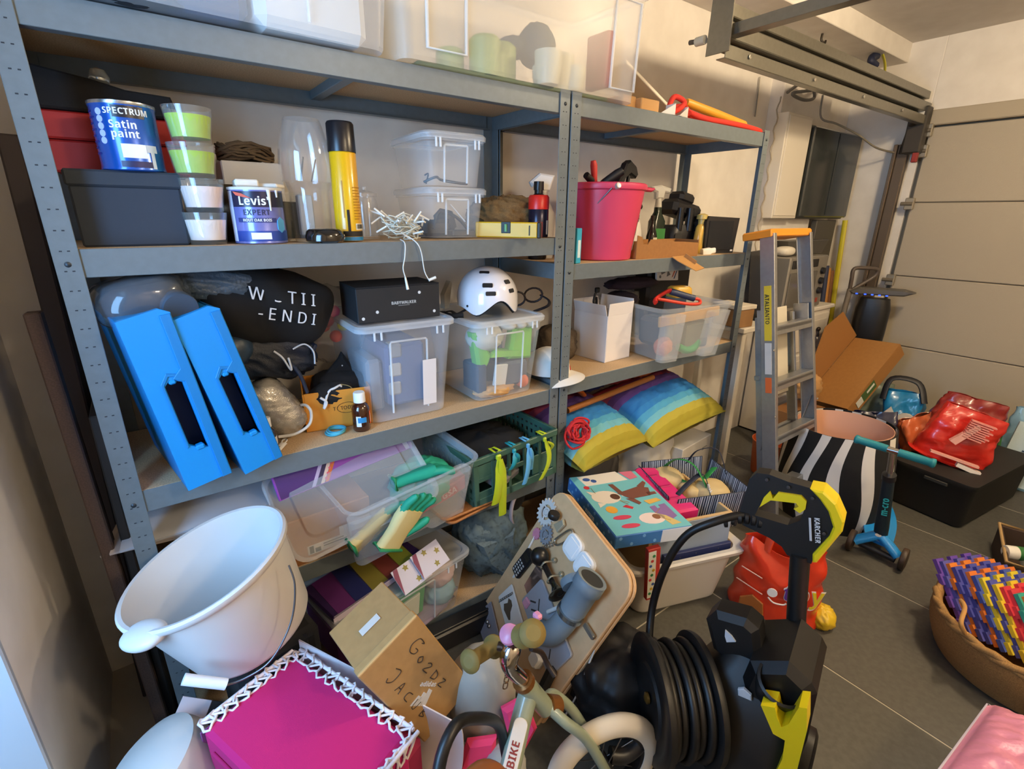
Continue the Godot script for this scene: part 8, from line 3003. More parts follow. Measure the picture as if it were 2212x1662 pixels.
func end_of_room() -> void:
	var o: Node3D
	# chest of drawers
	o = thing("drawer_chest", "white wooden chest of drawers with dark drop knobs behind the stepladder", "chest of drawers", Vector3(2.44, 0.001, -0.29), Vector3.ZERO)
	var wm := M("d8d0c2", 0.55)
	nb()
	bx(Vector3(0, 0.425, 0), Vector3(0.64, 0.83, 0.19), 0.004)
	part(o, "chest_body", wm)
	nb()
	bx(Vector3(0, 0.852, 0.005), Vector3(0.7, 0.028, 0.21), 0.006)
	part(o, "chest_top", M("ded7ca", 0.5))
	for k in 3:
		nb()
		bx(Vector3(0, 0.69 - 0.27 * k, 0.099), Vector3(0.58, 0.245, 0.018), 0.003)
		var dr := part(o, "drawer", wm)
		nb()
		bx(Vector3(0, 0.69 - 0.27 * k, 0.109), Vector3(0.5, 0.165, 0.004), 0.002)
		part(dr, "drawer_panel", M("cfc7b8", 0.55))
		nb()
		blob(Vector3(0.12, 0.71 - 0.27 * k, 0.125), Vector3(0.016, 0.016, 0.014), 0.0, 1.0, 1, 2.0, 14, 10)
		tube(V3([0.12, 0.7 - 0.27 * k, 0.13, 0.12, 0.66 - 0.27 * k, 0.128]), [0.004, 0.008], 8)
		part(dr, "drop_knob", M("2b221c", 0.35, {"m": 0.5}))
	# mini oven
	o = thing("mini_oven", "silver grey mini oven with three black dials on the chest of drawers", "oven", Vector3(2.3, 0.868, -0.28), Vector3.ZERO)
	nb()
	bx(Vector3(0, 0.175, 0), Vector3(0.52, 0.34, 0.17), 0.008)
	part(o, "oven_body", M("8f8a80", 0.4, {"m": 0.4}))
	nb()
	bx(Vector3(-0.06, 0.14, 0.088), Vector3(0.36, 0.22, 0.01), 0.004)
	part(o, "oven_door", M("5f5b54", 0.15))
	nb()
	bx(Vector3(-0.06, 0.3, 0.088), Vector3(0.34, 0.05, 0.008), 0.003)
	part(o, "dark_slot", M("1c1a18", 0.4))
	for k in 3:
		nb(xf(Vector3(0.19, 0.245 - 0.065 * k, 0.087), Vector3(90, 0, 0)))
		lathe(V2([0, 0, 0.022, 0, 0.02, 0.018, 0, 0.02]), 20)
		part(o, "dial", M("1b1a1a", 0.4))
	nb()
	bx(Vector3(0.19, 0.05, 0.087), Vector3(0.03, 0.03, 0.003), 0.001)
	part(o, "red_label", M("9c4234", 0.5))
	o = thing("monitor", "black flat screen standing behind the stepladder beside the mini oven", "screen", Vector3(1.83, 0.86, -0.25), Vector3(-6, 12, 0))
	nb()
	bx(Vector3(0, 0.2, 0), Vector3(0.36, 0.4, 0.03), 0.004)
	part(o, "screen_shell", M("141416", 0.3))
	nb()
	bx(Vector3(0, -0.004, 0.02), Vector3(0.2, 0.012, 0.12), 0.003)
	part(o, "stand", M("141416", 0.4))
	# table the screen stands on
	o = thing("low_table", "white topped low table beside the end of the shelving", "table", Vector3(1.72, 0.001, -0.26))
	nb()
	bx(Vector3(0, 0.84, 0), Vector3(0.5, 0.03, 0.3), 0.004)
	part(o, "table_top", M("ddd6c8", 0.5))
	for sx in [-1, 1]:
		for sz in [-1, 1]:
			nb()
			bx(Vector3(sx * 0.22, 0.412, sz * 0.12), Vector3(0.04, 0.825, 0.04), 0.004)
			part(o, "leg", M("cfc8ba", 0.55))
	nb()
	bx(Vector3(0, 0.09, 0), Vector3(0.2, 0.18, 0.2), 0.004)
	o = thing("carton", "brown carton with a white lid on the floor board behind the ladder", "box", Vector3(1.52, 0.857, -0.22), Vector3(0, -6, 0))
	carton(o, 0.12, 0.1, 0.18, M("8f6a42", 0.8))
	nb()
	bx(Vector3(0, 0.112, 0), Vector3(0.14, 0.024, 0.19), 0.003)
	part(o, "carton_lid", M("d6cdbc", 0.6))
	nb()
	blob(Vector3(0, 0.03, 0), Vector3(0.07, 0.03, 0.05), 0.0, 1.0, 1, 2.6)
	solo("white_bowl", "white upturned bowl on the mini oven by the wall", "bowl", M("d9d2c2", 0.5), Vector3(2.12, 1.215, -0.28))
	# grey metal hood plate above the oven
	nb()
	prism(P2([-0.3, 0.09, 0.28, 0.09, 0.2, 0.0, -0.24, 0.0]), 0.12, 0.004)
	solo("steel_tray", "dark steel tray standing on the mini oven under the cabinets", "tray", M("5d5a54", 0.4, {"m": 0.5}), Vector3(2.42, 1.215, -0.33))
	# wall cabinets
	o = thing("meter_cabinet", "white electrical meter cabinet on the wall beside the shelving", "cabinet", Vector3(2.125, 1.44, -0.362), Vector3.ZERO)
	nb()
	bx(Vector3(0, 0.29, 0), Vector3(0.3, 0.58, 0.07), 0.004)
	part(o, "cabinet_body", M("d5cdbd", 0.6))
	nb()
	bx(Vector3(0, 0.29, 0.037), Vector3(0.27, 0.55, 0.006), 0.002)
	part(o, "cabinet_door", M("dad2c2", 0.55))
	o = thing("smoked_cabinet", "dark smoked plastic fuse cabinet hanging beside the garage door track", "cabinet", Vector3(2.66, 1.44, -0.355), Vector3.ZERO)
	nb()
	bx(Vector3(0, 0.275, -0.02), Vector3(0.72, 0.55, 0.05), 0.006)
	part(o, "cabinet_back", M("55564c", 0.6))
	nb()
	bx(Vector3(0, 0.275, 0.022), Vector3(0.7, 0.53, 0.03), 0.008)
	part(o, "smoked_cover", M("3d4140", 0.12, {"a": 0.82}))
	nb()
	bx(Vector3(0.0, 0.275, 0.04), Vector3(0.006, 0.5, 0.004), 0.001)
	part(o, "cover_seam", M("2b2e2d", 0.3))
	nb()
	bx(Vector3(0.1, -0.2, -0.02), Vector3(0.3, 0.4, 0.04), 0.004)
	solo("grey_board", "dull grey board hanging under the smoked fuse cabinet", "board", M("4b4840", 0.6), Vector3(2.72, 1.432, -0.36))
	# cables at the wall
	nb()
	var pts := PackedVector3Array()
	for i in 40:
		pts.append(Vector3(0.008 * sin(i * 1.3), -0.022 * i, 0.006 * cos(i * 1.3)))
	tube(pts, 0.004, 6)
	solo("curly_cable", "curly grey cable hanging down the wall beside the meter cabinet", "cable", M("9a8f7c", 0.6), Vector3(1.955, 2.1, -0.385))
	o = thing("cable_loop", "loops of grey cable with a plug above the meter cabinet", "cable", Vector3(2.12, 2.1, -0.36))
	nb()
	tube(smooth(V3([-0.14, 0.02, 0, -0.06, 0.07, 0.03, 0.06, 0.06, 0.04, 0.12, 0.02, 0.03, 0.02, 0.0, 0.02, -0.1, 0.02, 0.01, 0.05, 0.05, 0.05, 0.2, 0.1, 0.06])), 0.009, 8)
	part(o, "cable", M("6f6a60", 0.5))
	nb()
	bx(Vector3(0.2, 0.1, 0.06), Vector3(0.05, 0.035, 0.035), 0.006)
	part(o, "plug", M("4a463f", 0.5))
	nb()
	tube(V3([0, 0, 0, 0.012, -0.2, 0.0]), 0.004, 6)
	solo("wall_pin", "thin metal rod fixed on the wall above the shelving end", "rod", M("8a8478", 0.4, {"m": 0.5}), Vector3(1.86, 2.2, -0.47))
	nb()
	tube(smooth(V3([0.0, 0.12, 0, 0.01, 0.0, 0.01, 0.12, -0.03, 0.06, 0.3, -0.08, 0.12, 0.5, -0.14, 0.16, 0.72, -0.16, 0.2])), 0.006, 6)
	solo("sagging_cable", "grey spiral cable sagging across the smoked cabinet to the door track", "cable", M("7d7668", 0.6), Vector3(2.3, 2.02, -0.31))
	# long tools standing by the door
	var tl := [[2.78, "2a3350", 1.12, "blue shaft of a garden tool leaning behind the oven"], [2.84, "b9823c", 1.1, "light wooden broom handle leaning by the garage door"], [2.92, "7a4f2a", 1.08, "brown wooden tool handle leaning by the garage door"]]
	for k in 3:
		nb()
		tube(V3([0, 0, 0, 0.01, tl[k][2], -0.1]), 0.016, 10)
		solo("tool_shaft", tl[k][3], "garden tool", M(tl[k][1], 0.6), Vector3(tl[k][0], 0.001, -0.2), Vector3(0, 0, -1.5 + k), "tool shafts by the garage door")
	nb()
	tube(smooth(V3([0, 0, 0, 0.0, 0.5, 0.0, 0.0, 1.0, -0.03, 0.01, 1.43, -0.06])), 0.018, 10, false, 0.5)
	solo("yellow_level", "long yellow plastic tool standing by the garage door", "tool", M("cfc02a", 0.5), Vector3(3.03, 0.001, -0.27))
	# shovel with d handle
	o = thing("snow_shovel", "shovel with a grey D shaped handle standing before the tool shafts", "shovel", Vector3(2.77, 0.001, -0.1), Vector3(0, 0, -2))
	nb()
	tube(V3([-0.09, 0.42, -0.0, -0.04, 0.98, 0.0]), 0.018, 10)
	part(o, "shaft", M("6a6258", 0.5))
	nb()
	tube(smooth(V3([-0.04, 0.96, 0.0, -0.055, 1.05, 0.0, -0.05, 1.115, 0.0, 0.0, 1.125, 0.05, 0.06, 1.118, 0.1, 0.06, 1.07, 0.09, 0.0, 1.0, 0.03])), 0.013, 10, true)
	part(o, "d_handle", M("544a44", 0.45))
	nb()
	sheet(8, 8, func(u: float, v: float):
		return Vector3(-0.09 + (u - 0.5) * 0.26, 0.02 + 0.4 * v, 0.03 * cos((u - 0.5) * 3.0)), 0.006)
	part(o, "blade", M("5d584f", 0.5))
	# black charging unit with blue lights
	o = thing("vacuum_head", "black upright appliance with glowing blue lights under its grey top", "appliance", Vector3(2.83, 0.0, 0.04), Vector3(0, -74, 0))
	nb()
	loft([rr(0.14, 0.1, 0.03, 0.002, 5), rr(0.17, 0.12, 0.05, 0.3, 5), rr(0.2, 0.13, 0.06, 0.7, 5), rr(0.2, 0.13, 0.06, 0.86, 5), rr(0.17, 0.11, 0.05, 0.93, 5)])
	part(o, "appliance_body", M("0e0f12", 0.35))
	nb()
	prism(P2([-0.13, 0.95, 0.15, 0.96, 0.21, 0.985, 0.15, 1.0, -0.1, 1.0, -0.16, 0.97]), 0.1, 0.008)
	part(o, "grey_top", M("4f4c47", 0.45))
	for k in 5:
		nb(xf(Vector3(-0.1 + 0.04 * (k if k > 0 else -0.2), 0.957, 0.052)))
		bx(Vector3.ZERO, Vector3(0.014, 0.008, 0.004), 0.001)
		part(o, "blue_light", M("2a4cff", 0.4, {"emit": "2a55ff", "ee": 3.0}))
	# open long carton with paper
	var cm := M("a07038", 0.8, {"tex": "soft", "ts": 3.0})
	o = thing("long_carton", "long open brown cardboard carton leaning before the chest of drawers", "box")
	o.transform = xf(Vector3(2.303, 0.289, -0.057), Vector3(-4.17, -12.57, 41.27))
	nb()
	bx(Vector3(0.285, -0.002, 0.143), Vector3(0.57, 0.004, 0.286), 0.0015)
	part(o, "carton_face", cm)
	nb()
	bx(Vector3(0.285, -0.05, 0.285), Vector3(0.57, 0.1, 0.004), 0.0015)
	part(o, "carton_side", M("95662f", 0.8))
	nb()
	bx(Vector3(0.285, -0.1, 0.143), Vector3(0.57, 0.004, 0.286), 0.0015)
	part(o, "carton_face", cm)
	nb()
	bx(Vector3(0.568, -0.05, 0.143), Vector3(0.004, 0.1, 0.286), 0.0015)
	part(o, "carton_end", cm)
	nb()
	prism(P2([0.05, 0.0, 0.57, 0.0, 0.6, 0.2, 0.42, 0.23, 0.02, 0.06]), 0.004)
	part(o, "open_flap", M("8f602e", 0.85)).transform = xf(Vector3(0.02, 0.0, -0.002), Vector3(-14, 0, 0))
	nb()
	bx(Vector3(0.2, -0.05, 0.2885), Vector3(0.14, 0.06, 0.002), 0.0005)
	part(o, "green_label", M("3f5a24", 0.6))
	nb()
	bx(Vector3(0.1, -0.05, 0.2895), Vector3(0.06, 0.05, 0.002), 0.0005)
	bx(Vector3(0.22, -0.045, 0.2898), Vector3(0.08, 0.016, 0.001), 0.0004)
	part(o, "white_label", M("cfd0c4", 0.6))
	nb()
	blob(Vector3(0, 0.06, 0), Vector3(0.11, 0.08, 0.08), -0.25, 1.6, 191, 2.4, 40, 24)
	solo("paper_wad", "crumpled brown packing paper spilling beside the long carton", "paper", M("b98d58", 0.85), Vector3(2.14, 0.36, 0.0))
	nb()
	bx(Vector3(0, 0.14, 0), Vector3(0.3, 0.28, 0.2), 0.006)
	solo("carton", "plain brown carton on the floor under the long leaning carton", "box", M("8a5c2e", 0.85), Vector3(2.1, 0.001, 0.0))
	nb()
	lathe(V2([0, 0, 0.08, 0, 0.085, 0.01, 0.1, 0.2, 0.105, 0.21, 0.1, 0.21, 0.083, 0.015, 0, 0.012]), 28)
	solo("orange_pot", "orange plastic flower pot on the floor behind the stepladder", "pot", M("c2561e", 0.5), Vector3(1.62, 0.001, 0.08))
	# bags by the garage door
	o = thing("black_crate", "low black storage box on the tiles with shopping bags on top", "box", Vector3(2.17, 0.001, 0.83), Vector3(0, -8, 0))
	nb()
	loft([rr(0.64, 0.29, 0.03, 0.0, 5), rr(0.66, 0.31, 0.03, 0.01, 5), rr(0.69, 0.335, 0.03, 0.215, 5), rr(0.71, 0.35, 0.035, 0.22, 5), rr(0.71, 0.35, 0.035, 0.245, 5)])
	part(o, "box_body", M("151413", 0.7))
	nb()
	bx(Vector3(-0.353, 0.21, 0.02), Vector3(0.01, 0.02, 0.1), 0.004)
	part(o, "grip", M("242321", 0.6))
	bag_shape("crisps_bag", "big red and orange glossy crisps bag lying on the black box", Vector3(2.06, 0.248, 0.77), Vector3(0, -70, -14), Vector3(0.19, 0.3, 0.1), "c3261c", 201)
	bag_shape("paper_bag", "crumpled orange and brown food bag behind the red crisps bag", Vector3(2.12, 0.25, 0.64), Vector3(0, -40, 20), Vector3(0.13, 0.2, 0.1), "c4643a", 202)
	bag_shape("blue_bag", "turquoise blue shopping bag with black handles by the garage door", Vector3(2.6, 0.001, 0.44), Vector3(0, -80, 6), Vector3(0.15, 0.42, 0.13), "1f7cae", 203)
	bag_shape("maroon_bag", "dark red and white shopping bag behind the crisps bag", Vector3(2.5, 0.24, 0.72), Vector3(0, -80, -6), Vector3(0.2, 0.26, 0.1), "8a2420", 204)
	bag_shape("navy_bag", "dark navy plastic bag slumped behind the striped storage bag", Vector3(2.0, 0.12, 0.47), Vector3(0, -60, 8), Vector3(0.16, 0.32, 0.1), "14193c", 205)
	bag_shape("grocery_bag", "pale blue supermarket bag with printed letters standing by the garage door", Vector3(2.66, 0.001, 0.96), Vector3(0, -78, -4), Vector3(0.15, 0.46, 0.1), "7fa6bd", 206)
	bag_shape("grey_bag", "grey green plastic bag leaning on the long carton", Vector3(2.72, 0.001, 0.22), Vector3(0, -60, 0), Vector3(0.13, 0.4, 0.08), "7e8a7c", 207)


func bag_shape(called: String, label: String, p: Vector3, r: Vector3, s: Vector3, c: String, sd: int) -> void:
	var o := thing(called, label, "bag", p, r, "")
	var n := FastNoiseLite.new()
	n.seed = sd
	n.frequency = 7.0
	n.noise_type = FastNoiseLite.TYPE_CELLULAR
	n.cellular_return_type = FastNoiseLite.RETURN_DISTANCE
	nb()
	sheet(40, 20, func(u: float, v: float):
		var a: float = u * TAU
		var k := 1.0 - 0.55 * pow(v, 3.0)
		var cx := cos(a)
		var sz := sin(a)
		var e := pow(pow(absf(cx), 3.0) + pow(absf(sz), 3.0), -1.0 / 3.0)
		var q := Vector3(cx * e * s.x * (1.0 - 0.1 * v), s.y * v, sz * e * s.z * k)
		var w := n.get_noise_3dv(q)
		q += Vector3(cx, 0.3 * v, sz) * w * 0.09
		return q, 0.002, null, true)
	part(o, "bag_body", M(c, 0.3, {"coat": 0.4}))
	nb()
	loft([rr(s.x * 1.8, s.z * 1.8, s.z * 0.7, 0.002, 5), rr(s.x * 1.85, s.z * 1.85, s.z * 0.7, 0.008, 5)])
	part(o, "bag_floor", M(c, 0.5))
	var t := xf(Vector3(0, s.y * 0.5, s.z * 0.97), Vector3(-5, 0, 0))
	if sd == 201:
		printed(o, "pale_print", [P2([-0.06, -0.02, 0.0, 0.1, 0.02, 0.09, -0.03, -0.03]), P2([-0.1, -0.11, 0.1, -0.1, 0.1, -0.09, -0.1, -0.1])], M("e3a89c", 0.4), t, 0.03)
		for k in 9:
			printed(o, "print_line", [P2([-0.03, 0.02 + 0.011 * k, 0.05 + 0.01 * (k % 3), 0.02 + 0.011 * k, 0.05 + 0.01 * (k % 3), 0.026 + 0.011 * k, -0.03, 0.026 + 0.011 * k])], M("dd8f86", 0.4), t, 0.03)
		printed(o, "white_label", [P2([0.02, -0.13, 0.12, -0.135, 0.12, -0.115, 0.02, -0.11])], M("e6ddd6", 0.4), t, 0.03)
	elif sd == 206:
		printed(o, "white_panel", [P2([-0.08, -0.2, 0.06, -0.2, 0.05, 0.16, -0.07, 0.16])], M("b9cdd4", 0.4), t, 0.03)
		txt(o, "Albert Heijn", 0.035, M("2a3a5c", 0.5), t * xf(Vector3(0.0, -0.02, 0.018), Vector3(0, 0, 80)))
		printed(o, "green_tree_print", [P2([-0.13, -0.06, -0.09, -0.06, -0.11, 0.06]), P2([-0.12, -0.16, -0.1, -0.16, -0.11, -0.1])], M("2f6a34", 0.5), t, 0.03)
	elif sd == 203:
		nb()
		tube(smooth(V3([-s.x * 0.7, s.y * 0.85, s.z * 0.4, -s.x * 0.5, s.y * 1.15, 0, s.x * 0.4, s.y * 1.12, 0, s.x * 0.7, s.y * 0.85, s.z * 0.4])), 0.018, 8, false, 0.25)
		part(o, "handle", M("14161c", 0.5))
		printed(o, "white_print", [circ(0.05, 16, 0.03, 0.04), P2([-0.1, 0.06, -0.05, 0.12, -0.02, 0.06])], M("cfc9c2", 0.5), t, 0.03)


func door_gear() -> void:
	var gal := M("8b887c", 0.35, {"m": 0.8, "tex": "soft", "ts": 3.0})
	var o := thing("door_track", "galvanised garage door track assembly with rails, springs and end plate", "door track")
	# end plate
	nb(xf(Vector3(0.735, 2.11, 0), Vector3(0, 90, 0)))
	prism(P2([-0.05, -0.08, 0.05, -0.08, 0.045, 0.12, -0.045, 0.12]), 0.006, 0.001)
	part(o, "end_plate", gal)
	# two stacked rails and the spring tube between
	for q in [[2.035, 0.03, 0.045], [2.11, 0.02, 0.05], [2.185, 0.0, 0.04]]:
		nb()
		bx(Vector3(1.89, q[0], q[1]), Vector3(2.3, q[2], 0.004), 0.001)
		bx(Vector3(1.89, q[0] + q[2] * 0.5, q[1] - 0.018), Vector3(2.3, 0.004, 0.036), 0.001)
		bx(Vector3(1.89, q[0] - q[2] * 0.5, q[1] - 0.018), Vector3(2.3, 0.004, 0.036), 0.001)
		part(o, "rail", gal)
	nb()
	bx(Vector3(1.9, 2.145, -0.03), Vector3(2.25, 0.03, 0.03), 0.004)
	part(o, "spring_tube", M("4a453c", 0.5, {"m": 0.5}))
	nb()
	bx(Vector3(1.9, 2.07, -0.03), Vector3(2.25, 0.03, 0.03), 0.004)
	part(o, "spring_tube", M("3f3b33", 0.5, {"m": 0.5}))
	# cross tie that runs over the room
	nb()
	bx(Vector3(0.787, 2.09, 1.3), Vector3(0.05, 0.004, 2.6), 0.001)
	bx(Vector3(0.764, 2.108, 1.3), Vector3(0.004, 0.036, 2.6), 0.001)
	bx(Vector3(0.81, 2.108, 1.3), Vector3(0.004, 0.036, 2.6), 0.001)
	part(o, "cross_tie", gal)
	# bolt at the end plate
	nb()
	tube(V3([0.735, 2.09, -0.06, 0.735, 2.09, -0.1]), 0.016, 10)
	part(o, "end_bolt", M("c4bda8", 0.4))
	nb()
	tube(V3([0.735, 2.092, -0.1, 0.735, 2.095, -0.13]), 0.009, 8)
	part(o, "bolt_tip", M("5a5348", 0.5))
	for k in 4:
		nb(xf(Vector3(0.9 + 0.55 * k, 2.04, 0.034), Vector3(90, 0, 0)))
		lathe(V2([0, 0, 0.008, 0, 0.008, 0.004, 0, 0.006]), 10)
		part(o, "bolt_head", M("c9c4b8", 0.25, {"m": 0.9}))
	# curve into the upright track
	nb()
	tube(smooth(V3([2.86, 2.05, 0.0, 2.95, 2.03, -0.02, 3.02, 1.95, -0.05, 3.04, 1.85, -0.07])), 0.028, 10, false, 0.6)
	part(o, "track_curve", M("4f473e", 0.45, {"m": 0.6}))
	nb()
	bx(Vector3(3.045, 0.98, -0.07), Vector3(0.04, 1.86, 0.06), 0.004)
	bx(Vector3(3.03, 0.98, -0.11), Vector3(0.05, 1.86, 0.02), 0.003)
	part(o, "upright_track", M("6f6254", 0.45, {"m": 0.6}))
	o = thing("door_opener_arm", "dark cable drum bracket with a white label at the top of the door track", "bracket", Vector3(3.0, 1.86, -0.01))
	nb()
	bx(Vector3(0, 0.12, 0), Vector3(0.08, 0.27, 0.1), 0.008)
	part(o, "bracket_body", M("37322b", 0.5))
	nb()
	bx(Vector3(-0.042, 0.21, 0.0), Vector3(0.003, 0.04, 0.06), 0.001)
	part(o, "white_label", M("cfccc4", 0.5))
	nb()
	bx(Vector3(-0.02, -0.04, 0.03), Vector3(0.03, 0.06, 0.03), 0.004)
	part(o, "red_release", M("8a2a24", 0.5))
	for k in 5:
		o = thing("roller_bracket", ["topmost roller hinge on the garage door edge", "second roller hinge down the garage door edge", "roller hinge at the second door seam", "roller hinge beside the grey topped appliance", "roller hinge near the floor of the garage door"][k], "bracket", Vector3(3.045, [1.98, 1.86, 1.54, 1.04, 0.58][k], 0.035), Vector3.ZERO, "roller hinges on the garage door")
		nb()
		bx(Vector3(0, 0, 0.0), Vector3(0.03, 0.075, 0.05), 0.004)
		part(o, "bracket_plate", M("a49c8b", 0.4, {"m": 0.6}))
		nb()
		tube(V3([-0.015, 0.0, 0.02, -0.015, 0.0, -0.045]), 0.012, 10)
		part(o, "roller", M("857b6a", 0.4, {"m": 0.5}))
	nb()
	tube(smooth(V3([0, 0, 0, 0.02, -0.06, 0.02, 0.03, -0.16, 0.03])), 0.014, 8, false, 0.3)
	solo("yellow_strap", "yellow strap hanging under the soffit above the track", "strap", M("b9b02a", 0.6), Vector3(2.78, 2.41, -0.22))
	nb()
	tube(smooth(V3([0, 0, 0, -0.06, -0.01, 0, -0.1, -0.04, 0.01, -0.04, -0.06, 0.02])), 0.02, 8)
	solo("dark_cable_bundle", "small bundle of dark blue cable at the soffit end", "cable", M("1c2440", 0.6), Vector3(2.76, 2.4, -0.24))
	nb()
	tube(smooth(V3([0, 0, 0, 0, -0.03, 0, 0.02, -0.045, 0.01, 0.03, -0.03, 0.01])), 0.006, 6)
	solo("ceiling_hook", "small dark hook screwed under the soffit", "hook", M("3a342c", 0.4, {"m": 0.6}), Vector3(2.1, 2.409, -0.28))


func right_front() -> void:
	var o := thing("tile_basket", "round shallow wicker basket holding coloured foam puzzle tiles", "basket", Vector3(0.985, 0.001, 1.31))
	nb()
	var prof := []
	for k in 13:
		var t := k / 12.0
		prof.append(Vector2(0.24 + 0.035 * sin(t * PI * 0.6) + 0.003 * (k % 2), 0.005 + 0.15 * t))
	prof.append(Vector2(0.275, 0.165))
	prof.append(Vector2(0.262, 0.168))
	prof.append(Vector2(0.25, 0.155))
	prof.append(Vector2(0.235, 0.01))
	prof.append(Vector2(0, 0.008))
	prof.insert(0, Vector2(0, 0.0))
	lathe(prof, 64)
	part(o, "wicker_wall", M("b5884e", 0.85, {"tex": "fibre", "ts": 6.0, "nrm": "weave", "ns": 0.8}))
	for k in 2:
		nb()
		var pts := PackedVector3Array()
		for i in 48:
			var a := TAU * i / 48.0
			pts.append(Vector3(cos(a) * (0.268 + 0.004 * sin(a * 12.0 + PI * k)), 0.163 + 0.008 * cos(a * 12.0 + PI * k), sin(a) * (0.268 + 0.004 * sin(a * 12.0 + PI * k))))
		tube(pts, 0.011, 8, true)
		part(o, "woven_rim", M("c09458", 0.85, {"tex": "fibre", "ts": 6.0}))
	nb()
	tube(smooth(V3([-0.22, 0.16, -0.14, -0.26, 0.22, -0.16, -0.19, 0.235, -0.17, -0.13, 0.22, -0.19])), 0.007, 6)
	part(o, "handle_loop", M("b98a4e", 0.85))
	nb()
	blob(Vector3(-0.02, 0.09, 0.16), Vector3(0.16, 0.05, 0.09), -0.15, 1.4, 211)
	solo("clear_wrap", "crumpled clear plastic wrap lying in the wicker basket", "plastic wrap", M("c9bfae", 0.2, {"a": 0.35}), Vector3(0.985, 0.03, 1.31))
	# foam tiles on edge
	var tc := ["5f3f9c", "4f4f9e", "d97a2a", "45489a", "3f4494", "d9742a", "3b4fa0", "d9c22c", "454aa0", "d8bb2a", "c8323f", "cf3a44", "2f9a8a", "d7762a"]
	for k in 14:
		o = thing("foam_tile", ["violet", "deep violet", "bright orange", "indigo", "dark indigo", "pale orange", "royal blue", "lemon yellow", "slate blue", "golden yellow", "crimson", "cherry red", "teal", "front orange"][k] + " interlocking foam tile standing in the wicker basket", "foam tile", Vector3(1.04 + 0.004 * (k % 3), 0.03, 1.2 + 0.0185 * k), Vector3(-40, -16, -5), "foam puzzle tiles in the basket")
		nb()
		var pl := PackedVector2Array()
		for s in 4:
			for i in 6:
				var a := -0.13 + 0.26 * i / 6.0
				var b := 0.13 + (0.014 if i % 2 == 0 else 0.0)
				var p0 := Vector2(a, b)
				var p1 := Vector2(a + 0.26 / 6.0, b)
				pl.append(p0.rotated(-s * PI * 0.5) * 0.88)
				pl.append(p1.rotated(-s * PI * 0.5) * 0.8799)
		prism(pl, 0.0135, 0.0)
		part(o, "tile_foam", M(tc[k], 0.8)).position = Vector3(0, 0.145, 0)
		if k == 13:
			nb()
			prism(circ(0.06, 24), 0.002)
			part(o, "teal_print", M("2f9a8a", 0.8)).position = Vector3(0.06, 0.12, 0.0075)
	# pink bag
	nb()
	var n := FastNoiseLite.new()
	n.seed = 33
	n.frequency = 5.0
	for sd in [1.0, -1.0]:
		sheet(40, 40, func(u: float, v: float):
			var a := u * 2.0 - 1.0
			var b := v * 2.0 - 1.0
			var e := pow(maxf(0.0, (1.0 - pow(absf(a), 3.0)) * (1.0 - pow(absf(b), 3.0))), 0.5)
			return Vector3(a * 0.23, 0.1 * e * sd + 0.02 * e * n.get_noise_2d(a, b), b * 0.23), 0.0)
	o = thing("pink_cushion", "pale pink shiny plastic cover bag in the nearest corner of the floor", "bag", Vector3(0.16, 0.24, 1.49), Vector3(4, -4, -4))
	part(o, "bag_body", M("dc8fae", 0.35, {"nrm": "normal", "ns": 0.25, "ts": 1.5}))
	nb()
	tube(V3([-0.23, 0, -0.23, -0.23, 0, 0.23, 0.23, 0, 0.23, 0.23, 0, -0.23]), 0.005, 6, true)
	part(o, "white_seam", M("e3d6d8", 0.5))
	nb()
	bx(Vector3(0, 0.09, 0), Vector3(0.3, 0.18, 0.3), 0.02)
	solo("pink_box", "dull pink cardboard box under the pale pink bag", "box", M("b5718c", 0.7), Vector3(0.17, 0.001, 1.5), Vector3(0, -4, 0))
	# crate with bottles
	o = thing("bottle_crate", "small dark crate with a woven edge holding bottles", "crate", Vector3(1.65, 0.001, 1.25), Vector3(0, 14, 0))
	nb()
	for s in [-1, 1]:
		bx(Vector3(s * 0.17, 0.06, 0), Vector3(0.012, 0.12, 0.28), 0.003)
		bx(Vector3(0, 0.06, s * 0.14), Vector3(0.35, 0.12, 0.012), 0.003)
	bx(Vector3(0, 0.006, 0), Vector3(0.34, 0.012, 0.28), 0.002)
	part(o, "crate_body", M("3a2a20", 0.8))
	nb()
	tube(V3([-0.176, 0.122, -0.146, -0.176, 0.122, 0.146, 0.176, 0.122, 0.146, 0.176, 0.122, -0.146]), 0.008, 6, true)
	part(o, "woven_edge", M("a98a5c", 0.8))
	for k in 3:
		o = thing("glue_bottle", ["white bottle with a green band lying across the dark crate", "cream bottle with a wooden cap lying in the dark crate", "pale bottle half hidden in the dark crate"][k], "bottle", Vector3(1.6 + 0.03 * k, 0.115 - 0.02 * k, 1.19 + 0.05 * k), Vector3(90, 40 + 16 * k, 0), "bottles in the dark crate")
		bottle(o, [0, -0.08, 0.026, -0.078, 0.028, -0.07, 0.028, 0.04, 0.014, 0.06, 0.012, 0.085, 0, 0.087], M(["e2ddd2", "d9cba8", "cfc6b4"][k], 0.4))
		if k == 0:
			nb()
			cpatch(0.0283, -0.04, 0.012, -PI, PI)
			part(o, "green_band", M("2a6a34", 0.5))
	nb()
	blob(Vector3(0, 0.16, 0), Vector3(0.17, 0.16, 0.12), -0.15, 1.4, 221)
	solo("green_bag", "sea green cloth bag behind the bottle crate", "bag", M("4f8a5c", 0.7), Vector3(2.02, 0.001, 1.33))


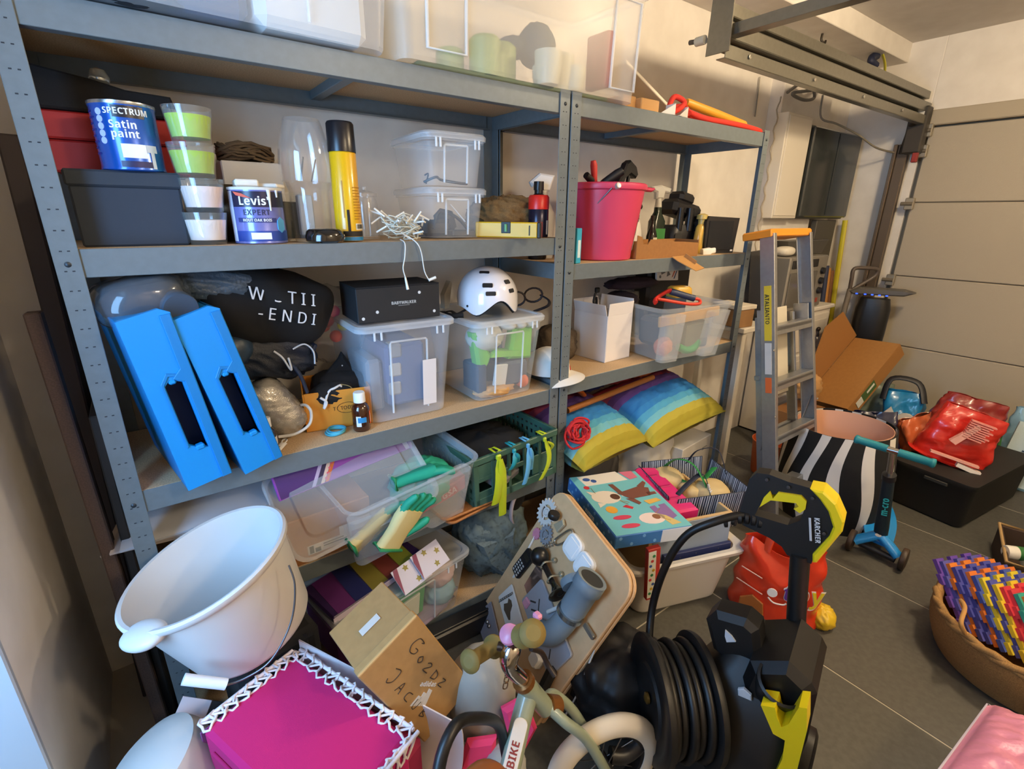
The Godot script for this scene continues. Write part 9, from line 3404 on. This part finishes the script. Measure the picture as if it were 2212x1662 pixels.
func _ready() -> void:
	cam_light()
	room()
	shelving(-1.312, -0.004, [1.80, 1.373, 0.835, 0.48, 0.065], "grey steel shelving unit with five boards nearest the doorway")
	shelving(0.004, 1.200, [1.80, 1.283, 0.85, 0.065], "grey steel shelving unit with four boards beside the stepladder")
	shelf_two_left()
	top_shelf()
	shelf_two_right()
	shelf_three_left()
	shelf_three_right()
	shelf_four()
	bottom_left()
	floor_left()
	busy_board()
	toy_tub()
	washer()
	red_toy_bag()
	bike()
	ladder()
	zebra_bag()
	scooter()
	end_of_room()
	door_gear()
	right_front()
